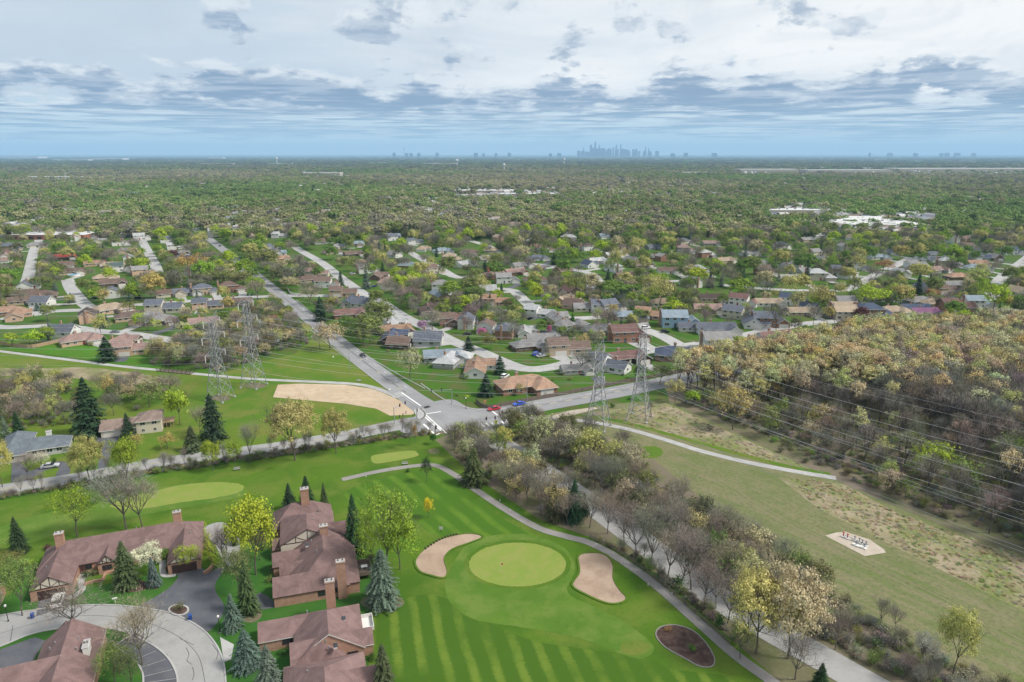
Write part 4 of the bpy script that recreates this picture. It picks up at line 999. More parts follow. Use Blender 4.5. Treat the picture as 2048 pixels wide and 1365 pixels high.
H_(2, [(565, 225, 's', 'slate', 'white'), (600, 262, 'g', 'blue grey', 'white'), (630, 305, 'r', 'orange brown', 'peach'), (1040, 248, 'h', 'brown', 'tan'), (1250, 340, 'r', 'orange brown', 'brick', 90), (1310, 395, 't', 'grey', 'white'), (1395, 440, 'r', 'brown', 'brown', 60), (1465, 480, 'h', 'pinkish brown', 'cream', 60),
       (870, 465, 'r', 'brown', 'tan'), (985, 505, 't', 'brown', 'white', -25), (1130, 572, 's', 'brown', 'tan', -20), (1180, 640, 'r', 'navy', 'grey', 60), (1265, 655, 'g', 'slate', 'white', 40), (1180, 735, 'r', 'maroon', 'brick', -10, 1.0), (1210, 265, 'r', 'brown', 'brown'), (1530, 275, 'g', 'grey', 'white', 30), (1520, 145, 't', 'slate', 'white'),
       (1690, 175, 's', 'slate', 'white'), (1910, 240, 'h', 'blue grey', 'white'), (1820, 400, 't', 'brown', 'cream'), (1500, 815, 'r', 'pale grey', 'white', 60), (1545, 862, 'r', 'orange brown', 'brown', -10), (1510, 915, 'r', 'navy', 'dark brown', 60), (1570, 968, 'g', 'brown', 'dark brown', 55, 0.9), (1800, 945, 'g', 'slate', 'grey', 60, 1.1), (1920, 1065, 'r', 'blue grey', 'grey', -20, 1.0),
       (1810, 690, 'r', 'dark brown', 'dark brown', 60), (2010, 790, 's', 'brown', 'brick', -20), (420, 830, 'h', 'pale grey', 'brick', 0, 1.0), (450, 45, 'r', 'grey', 'tan'), (850, 60, 'r', 'brown', 'grey'), (1430, 100, 'r', 'grey', 'brown')])
H_(3, [(580, 108, 'r', 'pale grey', 'white', 30), (775, 148, 'g', 'red', 'red', 0, 0.6), (825, 198, 'r', 'pinkish brown', 'brick'), (905, 235, 't', 'grey', 'white', -20), (1145, 228, 'h', 'brown', 'tan', -20), (770, 315, 'g', 'pale grey', 'white', 60), (840, 405, 's', 'orange brown', 'peach', -30), (1270, 335, 't', 'dark brown', 'cream', -30), (1380, 385, 'r', 'tan', 'peach', 30), (1445, 430, 'g', 'brown', 'peach', 30),
       (1560, 450, 'r', 'grey', 'cream', -30), (1670, 455, 't', 'slate', 'white', -30), (1180, 495, 's', 'pale grey', 'white', -50), (1320, 535, 'r', 'grey', 'cream', 80), (1400, 580, 'h', 'grey', 'grey', 10), (1900, 515, 'h', 'blue grey', 'cream', -30), (340, 470, 'r', 'dark brown', 'brown'), (605, 575, 't', 'slate', 'white', 55), (515, 552, 'r', 'maroon', 'brown', 60), (765, 605, 's', 'brown', 'white', 55), (905, 650, 'H', 'slate', 'brick', 55), (1060, 635, 'r', 'pale grey', 'white', 60, 0.8),
       (1100, 742, 'h', 'grey', 'brown', -10), (1215, 695, 'r', 'grey', 'brown', -20), (1400, 775, 's', 'brown', 'tan', -20, 1.1), (1850, 680, 't', 'maroon', 'brick', -20, 1.1), (1660, 620, 'h', 'grey', 'grey', -10), (1050, 1055, 'h', 'orange brown', 'brick', -5, 1.15), (470, 855, 'h', 'pale grey', 'grey', 50, 1.0), (680, 925, 'r', 'orange brown', 'white', 60, 1.0),
       (1720, 905, 's', 'slate', 'white', -60, 1.0), (1850, 840, 'r', 'maroon', 'dark brown', -10, 1.0), (1470, 925, 'r', 'grey', 'grey', -15, 0.75), (1565, 115, 'g', 'navy', 'white'), (1790, 30, 'r', 'pale grey', 'white'), (1040, 120, 'r', 'grey', 'white'), (1970, 115, 'r', 'brown', 'brown'), (1850, 200, 'r', 'brown', 'brown'), (1420, 320, 'g', 'maroon', 'brown')])
H_(4, [(540, 240, 'r', 'brown', 'white', -25), (1290, 250, 't', 'brown', 'brick', -25), (1710, 290, 'H', 'pale grey', 'cream', -30, 1.1), (880, 455, 'r', 'dark brown', 'tan', -25), (1110, 485, 't', 'maroon', 'white', -60), (850, 535, 'r', 'pinkish brown', 'tan', -30), (1065, 585, 't', 'slate', 'cream', -60), (1330, 490, 'r', 'tan', 'white', -30), (1510, 482, 't', 'navy', 'white', -60), (1625, 515, 'g', 'navy', 'white', -30, 0.7), (1590, 562, 'r', 'tan', 'tan', -28),
       (600, 645, 't', 'blue grey', 'blue', -30, 1.15), (740, 680, 'r', 'slate', 'white', -28, 0.9), (920, 700, 'r', 'slate', 'white', -28, 1.15), (400, 590, 's', 'orange brown', 'peach', -50), (1200, 655, 'g', 'slate', 'white', -40), (1310, 645, 't', 'slate', 'brick', -35, 1.05), (930, 820, 't', 'grey', 'white', -28, 1.1), (630, 905, 'h', 'navy', 'brick', -40, 1.2), (1380, 765, 'r', 'maroon', 'white', -10, 1.1), (1220, 805, 'r', 'brown', 'brown', -20), (1930, 590, 't', 'tan', 'cream', -30), (1940, 505, 't', 'grey', 'white', -30), (500, 490, 'h', 'tan', 'cream', -20),
       (70, 530, 't', 'slate', 'grey'), (420, 55, 'r', 'slate', 'grey'), (1170, 105, 'r', 'grey', 'white'), (1420, 55, 't', 'navy', 'white'), (100, 115, 'r', 'pale grey', 'tan'), (320, 190, 'r', 'dark brown', 'brown'), (980, 160, 'r', 'tan', 'tan')])
H_(5, [(160, 145, 'r', 'pale grey', 'white'), (380, 465, 's', 'slate', 'tan', -30), (500, 430, 'H', 'navy', 'white', -30), (760, 292, 'r', 'slate', 'grey', -20), (710, 335, 'h', 'blue grey', 'white', -20), (910, 490, 'g', 'pale grey', 'white', -20), (1050, 470, 'g', 'brown', 'tan', -20), (1060, 415, 's', 'grey', 'white', -20), (1240, 335, 's', 'slate', 'grey', -20), (1530, 255, 't', 'brown', 'white', -30), (1650, 345, 's', 'navy', 'grey', -30), (1770, 345, 'g', 'grey', 'brown', -20),
       (1620, 395, 'r', 'orange brown', 'tan', -25), (1925, 295, 't', 'navy', 'white', -30), (1620, 432, 'h', 'blue grey', 'white', -30), (1440, 515, 'h', 'orange brown', 'brown', -20), (1390, 590, 'r', 'grey', 'tan', -20), (1320, 645, 's', 'brown', 'tan', -20), (1230, 755, 'h', 'tan', 'peach', -20), (1090, 735, 'h', 'grey', 'grey', -10), (1430, 800, 's', 'maroon', 'brick', -25, 1.1), (1600, 765, 't', 'blue grey', 'white', -30), (1060, 805, 'r', 'navy', 'white', -30), (1140, 838, 'r', 'purple', 'white', -25, 0.9),
       (640, 855, 'H', 'navy', 'brick', -30, 1.1), (400, 845, 't', 'tan', 'cream', -28, 1.1), (840, 825, 'h', 'tan', 'grey', -20), (1985, 655, 'g', 'tan', 'cream', -20), (2000, 480, 'r', 'slate', 'grey', 60), (1130, 620, 'g', 'slate', 'grey', -20), (60, 180, 'r', 'grey', 'tan'), (690, 225, 'r', 'dark brown', 'grey')])
# more houses filling the blocks between those read off the photo
hr = random.Random(4242); tries = 0; extra = 0
while extra < 70 and tries < 6000:
    tries += 1
    v = 470 + (640 - 470) * hr.random(); u = hr.uniform(10, 2040); x, y = G(u, v, 2.0)
    if any((h[0] - x) ** 2 + (h[1] - y) ** 2 < 21 ** 2 for h in HOUSES) or any(dist_line((x, y), ln) < 13 for ln in ST_LINES) or dist_line((x, y), diag) < 20 or dist_line((x, y), main_road) < 25: continue
    if inside((x, y), wood_poly) or inside((x, y), left_field) or (420 < u < 660 and v > 600) or (u > 1300 and v > 625): continue
    extra += 1
    place_house(x, y, hr.choice('rrsthHg'), hr.choice(['brown', 'grey', 'slate', 'pale grey', 'pinkish brown', 'tan', 'blue grey', 'dark brown', 'grey']), hr.choice(['white', 'cream', 'tan', 'brick', 'grey', 'white', 'peach']), BASE_YAW + R(hr.choice([0, 90, -30, -25, 60])), 0.95, 1)
# the two houses by the side road
def custom_house(name, origin, ang, blocks, rc, wallmat, label, cat='house', trim='trim', group=None, wall_color=None, oh=0.45):
    o = thing(name, (*origin, 0), R(ang), label, cat, group)
    wm, rm = MB(), MB()
    for b in blocks:
        wall_block(wm, *b[:8]); roof_block(rm, *b[:8], oh=oh)
    w = wm.build('wall', wallmat, o); w.color = (*(wall_color or (0.5, 0.5, 0.5)), 1)
    r = rm.build('roof', [M['roof'], M[trim]], o); r.color = (*rc, 1)
    return o
def on(o, me, name, x, y, z, f, color=None):
    l, r = side(x, y, z, f); return obj(name, me, o, l, r, color=color)
p = G(75, 905)
o = custom_house('house', p, 25, [(-9, 9, -4, 4, 2.7, 5.0, 'x', 'hh'), (-9.5, -2, -6, 12, 2.7, 5.2, 'y', 'hh')], (0.125, 0.145, 0.165), M['wall'], 'slate-roofed grey L-shaped ranch house by the side road hedge', wall_color=(0.42, 0.42, 0.40))
for x in (0, 2.0, 4.0, 6.5): on(o, WIN, 'window', x, -4, 0.9, 'f')
on(o, WIN_B, 'window', -6, -6, 0.9, 'f'); on(o, DOOR, 'door', -1.0, -4, 0.05, 'f', (0.5, 0.48, 0.44)); obj('chimney', chimney_mesh(1.4, 0.9, 3.2, False), o, (3.5, 1.8, 2.8))
p = G(268, 862)
o = custom_house('house', p, 20, [(-9, 2, -3.5, 4, 2.8, 4.9, 'x', 'gg'), (1.5, 9, -4, 4.5, 4.6, 6.6, 'x', 'hg')], (0.22, 0.165, 0.14), M['wall'], 'cream split-level house with brown roof and garage beside tall spruces', wall_color=(0.55, 0.50, 0.40))
on(o, GDOOR, 'garage_door', -6, -3.5, 0, 'f', (0.6, 0.56, 0.5)); on(o, WIN, 'window', 3.5, -4, 3.0, 'f'); on(o, WIN, 'window', 7, -4, 3.0, 'f'); on(o, WIN_S, 'window', 3.5, -4, 0.7, 'f'); on(o, WIN_S, 'window', 7, -4, 0.7, 'f'); on(o, DOOR, 'door', 0, -3.5, 0.1, 'f', (0.2, 0.08, 0.05))
dk = MB(); dk.box(9, 12.5, -1, 4, 1.9, 2.1); dk.box(9, 12.5, -1, -0.9, 2.9, 3.0)
for x in (9.1, 10.2, 11.3, 12.4): dk.box(x - .06, x + .06, -1, -0.88, 0, 3.0)
dk.build('deck', M['wood_tan'], o)

# ---- condominiums
ROOFC = (0.168, 0.110, 0.104)
def condo(origin, ang, blocks, label, trim='trim_brown', jit=1.0):
    return custom_house('condominium', origin, ang, blocks, [c * jit for c in ROOFC], M['brick'], label, 'condominium', trim, 'brown-roofed condominiums', oh=0.2)
def gable_timber(o, x0, x1, y, eave, ridge, braces=True):
    """cream stucco gable with dark timbers, facing front"""
    xm = (x0 + x1) / 2; h = ridge - eave - 0.35
    g = MB(); g.face([(x0 + 0.3, y - 0.03, eave + .02), (x1 - 0.3, y - 0.03, eave + .02), (xm, y - 0.03, eave + h)], 0)
    gp = g.build('gable_panel', M['stucco'], o)
    def beam(a, b, w=0.13):
        mb = MB(); a, b = Vector(a), Vector(b); d = (b - a).normalized(); n = Vector((-d.z, 0, d.x)) * w / 2; t = Vector((0, -0.09, 0))
        pts = [a - n, b - n, b + n, a + n]
        mb.face([p + t for p in pts]); 
        for i in range(4): mb.face([pts[i], pts[(i + 1) % 4], pts[(i + 1) % 4] + t, pts[i] + t])
        mb.build('timber', M['timber'], gp)
    beam((x0, y, eave + .06), (x1, y, eave + .06), 0.2); beam((xm, y, eave), (xm, y, eave + h))
    for s in (-1, 1):
        q = xm + s * (x1 - x0) * 0.22
        beam((q, y, eave), (q, y, eave + h * 0.5)); beam((xm, y, eave + .1), (q, y, eave + h * 0.52), 0.1)
VENT = MB(); VENT.tube((0, 0, 0), (0, 0, 0.5), 0.13, 0.13, 6, 0, True); VENT = VENT.mesh('roof_vent', M['metal'])
BOXV = MB(); BOXV.box(-.3, .3, -.4, .4, 0, 0.45, 0); BOXV.box(-.38, .38, -.48, .48, 0.45, 0.55, 1); BOXV = BOXV.mesh('skylight', [M['trim'], M['glass']])
GD_DARK = panel_mesh('garage_door', 5.0, 2.15, M['garage'])
BR = (0.06, 0.035, 0.03)
# long condominium
A = condo((-99.4, 125.1), 22, [(-0.8, 32, 7.4, 17.4, 2.6, 6.3, 'x', 'hh'), (-0.6, 6.9, -0.2, 16.5, 2.6, 5.3, 'y', 'gh'), (25.2, 31.8, -0.2, 16.5, 2.6, 5.3, 'y', 'gh'), (10.9, 14.6, 5.6, 10.5, 2.6, 4.6, 'y', 'gg')], 'long U-shaped brown-roofed brick condominium with two garage gables', 'trim_brown', 1.0)
gable_timber(A, -0.6, 6.9, -0.2, 2.6, 5.3); gable_timber(A, 25.2, 31.8, -0.2, 2.6, 5.3); gable_timber(A, 10.9, 14.6, 5.6, 2.6, 4.6)
on(A, GD_DARK, 'garage_door', 3.2, -0.2, 0, 'f', BR); on(A, GD_DARK, 'garage_door', 28.5, -0.2, 0, 'f', BR)
for x in (8.5, 16.5, 19.5, 22.5): on(A, WIN_D, 'window', x, 7.4, 0.9, 'f')
on(A, WIN_D, 'window', 12.7, 5.6, 0.9, 'f'); on(A, DOOR, 'door', 7.6, 7.4, 0, 'f', (0.1, 0.05, 0.04)); on(A, DOOR, 'door', 24.0, 7.4, 0, 'f', (0.1, 0.05, 0.04))
CH_A = chimney_mesh(1.7, 1.3, 3.6); obj('chimney', CH_A, A, (3.2, 12.3, 5.0)); obj('chimney', CH_A, A, (27.0, 13.0, 5.0))
for x, y, z in ((18, 14.5, 5.0), (9, 14, 5.0), (29.7, 9, 4.3), (29.0, 13, 4.6), (1.5, 6.0, 3.8)): obj('roof_vent', VENT, A, (x, y, z))
gw = MB(); gw.tube((7.4, 3.2, 0), (7.4, 3.2, 0.01), .1)
def low_wall(pts, h, t, name='garden_wall', label='low brick garden wall before the long brown condominium'):
    mb = strip(catmull(pts, 4), t, h, 0.0); mb.build(name, M['brick'], label=label, cat='wall')
low_wall([G(*p) for p in [(168, 1172), (185, 1166), (205, 1162), (212, 1150), (228, 1146)]], 0.6, 0.4)
low_wall([G(*p) for p in [(408, 1150), (420, 1142), (428, 1128), (420, 1118)]], 0.8, 0.5, label='curved stone wall beside the asphalt driveway court')
# half-timbered condominium
B = condo((-48.7, 122.9), 17, [(0, 15, 0, 6.6, 2.6, 5.0, 'x', 'gg'), (3.6, 17.2, 0.3, 17.2, 2.8, 7.0, 'y', 'hg'), (-0.4, 8, 11.4, 15.4, 2.6, 4.8, 'x', 'gg'), (1.2, 6, 7.8, 10.8, 2.6, 4.4, 'x', 'gg'), (1.2, 13.2, 16.8, 30, 4.4, 7.6, 'y', 'gh'), (-0.8, 13.0, 27, 36, 3.0, 7.0, 'x', 'hh'), (11, 16, 20.5, 24.5, 2.9, 5.2, 'x', 'gg'), (-0.6, 5, 18.5, 22, 2.6, 4.4, 'x', 'gg')], 'brick condominium of stepped brown roofs with cream half-timbered gable')
gable_timber(B, 1.2, 13.2, 16.8, 4.4, 7.6)
st = MB(); st.box(1.2, 13.2, 16.74, 16.79, 2.8, 4.4); st.build('gable_panel', M['stucco'], B)
on(B, GD_DARK, 'garage_door', 0, 3.3, 0, 'l', (0.32, 0.27, 0.22)); on(B, WIN_D, 'window', 9.6, 0, 0.9, 'f'); on(B, WIN_D, 'window', 11.8, 0, 1.1, 'f')
CH_B = chimney_mesh(1.8, 1.2, 8.8); obj('chimney', CH_B, B, (13.6, -0.45, 0)); obj('chimney', chimney_mesh(1.8, 1.3, 4.0), B, (10.8, 15.2, 4.8)); obj('chimney', chimney_mesh(1.9, 1.5, 4.4), B, (7.0, 31.5, 6.2))
for x, y, z in ((12.6, 10, 5.3), (8.0, 13.6, 6.0), (9.0, 8.6, 6.2), (8.6, 22, 6.6), (9.6, 25.5, 6.0), (10.2, 29, 5.3)): obj('roof_vent', VENT, B, (x, y, z))
obj('skylight', BOXV, B, (7.0, 12.6, 5.6))
dk = MB(); dk.box(17.2, 20.2, 4.5, 9.5, 1.0, 1.15, 0); dk.box(20.1, 20.2, 4.5, 9.5, 1.15, 2.0, 0); dk.box(17.2, 20.2, 4.4, 4.5, 1.15, 2.0, 0); dk.box(17.2, 20.2, 9.5, 9.6, 1.15, 2.0, 0)
for x, y in ((20, 4.6), (20, 9.4), (17.4, 4.6)): dk.box(x - .1, x + .1, y - .1, y + .1, 0, 1.0, 0)
dk.build('deck', M['wood'], B)
tb = MB(); tb.box(-.7, .7, -.5, .5, 0.68, 0.74)
for sx in (-.55, .55):
    for sy in (-.38, .38): tb.box(sx - .04, sx + .04, sy - .04, sy + .04, 0, 0.68)
for x, y in ((18.8, 7.0), (18.0, 22.0)):
    Mx = Matrix.Translation((-48.7, 122.9, 0)) @ Matrix.Rotation(R(17), 4, 'Z')
    q = Mx @ Vector((x, y, 1.15 if x > 18.5 else 0.0)); tb.build('patio_table', M['trim'], loc=q, rz=R(17), label='white patio table on a condominium deck' if x > 18.5 else 'white patio table on the lawn behind half-timbered condominium', cat='table')
# stepped condominium at the lower edge
Cc = condo((-48.1, 113.1), 17, [(0, 10, -3.8, 2.0, 2.6, 4.7, 'x', 'gg'), (6.4, 18.6, -11, 2.0, 2.8, 6.9, 'y', 'gh'), (5.8, 13.5, -12.6, -6.5, 2.6, 5.4, 'x', 'gg'), (6.2, 15, -12.5, -9.0, 2.6, 5.8, 'y', 'hh'), (4.6, 18.2, -30, -12.4, 2.8, 6.7, 'y', 'gh'), (16, 20.2, -10.2, -6.2, 2.6, 4.6, 'x', 'gg'), (15.5, 20, -20.5, -16.5, 2.6, 4.6, 'x', 'gg')], 'stepped brown-roofed brick condominium with white gutters beside striped turf', 'trim', 1.12)
obj('chimney', chimney_mesh(1.8, 1.2, 8.8), Cc, (13.4, 2.7, 0))
for x, y, z in ((11.2, -10.3, 5.2), (11.9, -11.0, 5.2), (12.4, -12.0, 4.6), (8.8, -0.2, 4.4), (8.6, -17.5, 4.9)): obj('roof_vent', VENT, Cc, (x, y, z))
obj('skylight', BOXV, Cc, (15.4, -5.0, 4.7)); obj('skylight', BOXV, Cc, (13.5, -12.4, 4.8))
dk = MB(); dk.box(18.7, 21.0, -4.5, -0.5, 0.9, 1.05); dk.box(20.9, 21.0, -4.5, -0.5, 1.05, 1.9); dk.box(18.7, 21, -4.6, -4.5, 1.05, 1.9); dk.box(18.7, 21, -.5, -.4, 1.05, 1.9)
dk.build('deck', M['trim'], Cc); on(Cc, WIN_D, 'window', 5.0, -3.8, 0.9, 'f'); on(Cc, WIN_D, 'window', 16.5, -11, 0.9, 'f'); on(Cc, WIN_D, 'window', 18.6, -3.5, 0.9, 'r')
fw = MB(); fw.box(17, 18, 0, 0.1, 0, .1)
# corner condominium inside the loop
D = condo((-77.3, 112.6), 22, [(-9.8, 0, -24, 0.0, 3.0, 6.6, 'y', 'gg'), (-34, -5, -15.5, -5.5, 3.0, 6.7, 'x', 'gg'), (-9.0, -3.4, -2, 1.2, 3.0, 5.6, 'y', 'gg'), (-6.5, 0.2, -24, -15, 3.0, 6.2, 'x', 'gg')], 'brown-roofed corner condominium inside the loop drive', 'trim', 1.06)
obj('chimney', chimney_mesh(2.4, 1.4, 3.0), D, (-16.5, -9.4, 5.6)); obj('chimney', chimney_mesh(0.9, 2.2, 2.6, False), D, (-1.6, -7.5, 3.3))
for x, y, z in ((-7.6, -5.5, 4.8), (-7.0, -4.3, 4.9), (-3.2, -5.0, 5.2), (-3.0, -8.0, 5.3)): obj('roof_vent', VENT, D, (x, y, z))
# edge of a neighbour
Ee = condo((-118.6, 123.2), 22, [(0, 12.2, -9, 0, 2.6, 5.2, 'x', 'gg')], 'pink-walled end of a neighbouring brown-roofed condominium', 'trim')
on(Ee, GD_DARK, 'garage_door', 12.2, -4.5, 0, 'r', (0.3, 0.25, 0.22))
# ------------------------------------------------------------------ trees: hand-placed from the photograph
SP = 'spruce_n'
for u, vb, vt, w, c in [(40, 1106, 1032, 46, 'dark green'), (255, 1172, 1080, 66, 'brown green'), (309, 1172, 1112, 34, 'blue green'), (580, 1020, 965, 36, 'dark green'), (615, 1016, 950, 44, 'dark green'), (650, 1020, 963, 26, 'brown green'),
                        (710, 1100, 985, 56, 'dark green'), (766, 1208, 1095, 84, 'blue green'), (467, 1258, 1185, 46, 'blue green'), (497, 1225, 1118, 56, 'brown green'), (495, 1335, 1256, 70, 'blue green'), (540, 1385, 1288, 66, 'blue green'), (768, 1385, 1285, 62, 'brown green'),
                        (182, 870, 752, 84, 'dark green'), (428, 880, 785, 64, 'dark green'), (386, 902, 850, 44, 'brown green'), (258, 876, 825, 36, 'dark green'), (14, 885, 830, 30, 'blue green'), (38, 872, 822, 34, 'dark green'), (1640, 1375, 1325, 40, 'dark green'),
                        (948, 968, 893, 62, 'brown green'), (1148, 1042, 955, 50, 'dark green'), (1108, 1040, 968, 44, 'brown green'), (1168, 1030, 985, 30, 'dark green'), (470, 1090, 1030, 20, 'brown green')]:
    plant_px(u, vb, vt, w, SP if vb > 930 else 'spruce_m', c)
for u, vb, vt, w, c in [(215, 722, 672, 48, 'dark green'), (642, 642, 592, 38, 'dark green'), (1000, 748, 710, 34, 'dark green'), (972, 792, 746, 42, 'dark green'), (937, 702, 672, 32, 'dark green'), (970, 546, 520, 18, 'dark green'), (1216, 560, 536, 16, 'dark green'),
                        (348, 572, 535, 16, 'dark green'), (143, 606, 585, 20, 'blue green'), (1835, 588, 545, 24, 'dark green'), (1668, 560, 545, 20, 'dark green'), (1933, 595, 560, 16, 'dark green'), (2020, 575, 548, 16, 'dark green'), (1980, 508, 492, 12, 'dark green'), (682, 572, 540, 18, 'dark green'), (75, 622, 605, 18, 'blue green'),
                        (1145, 655, 625, 20, 'deep green'), (1480, 570, 540, 36, 'dark green'), (1420, 575, 545, 22, 'dark green'), (1840, 655, 640, 20, 'dark green'), (1100, 560, 540, 10, 'deep green'), (980, 612, 585, 12, 'dark green'), (1003, 588, 565, 12, 'dark green')]:
    plant_px(u, vb, vt, w, 'spruce_m', c)
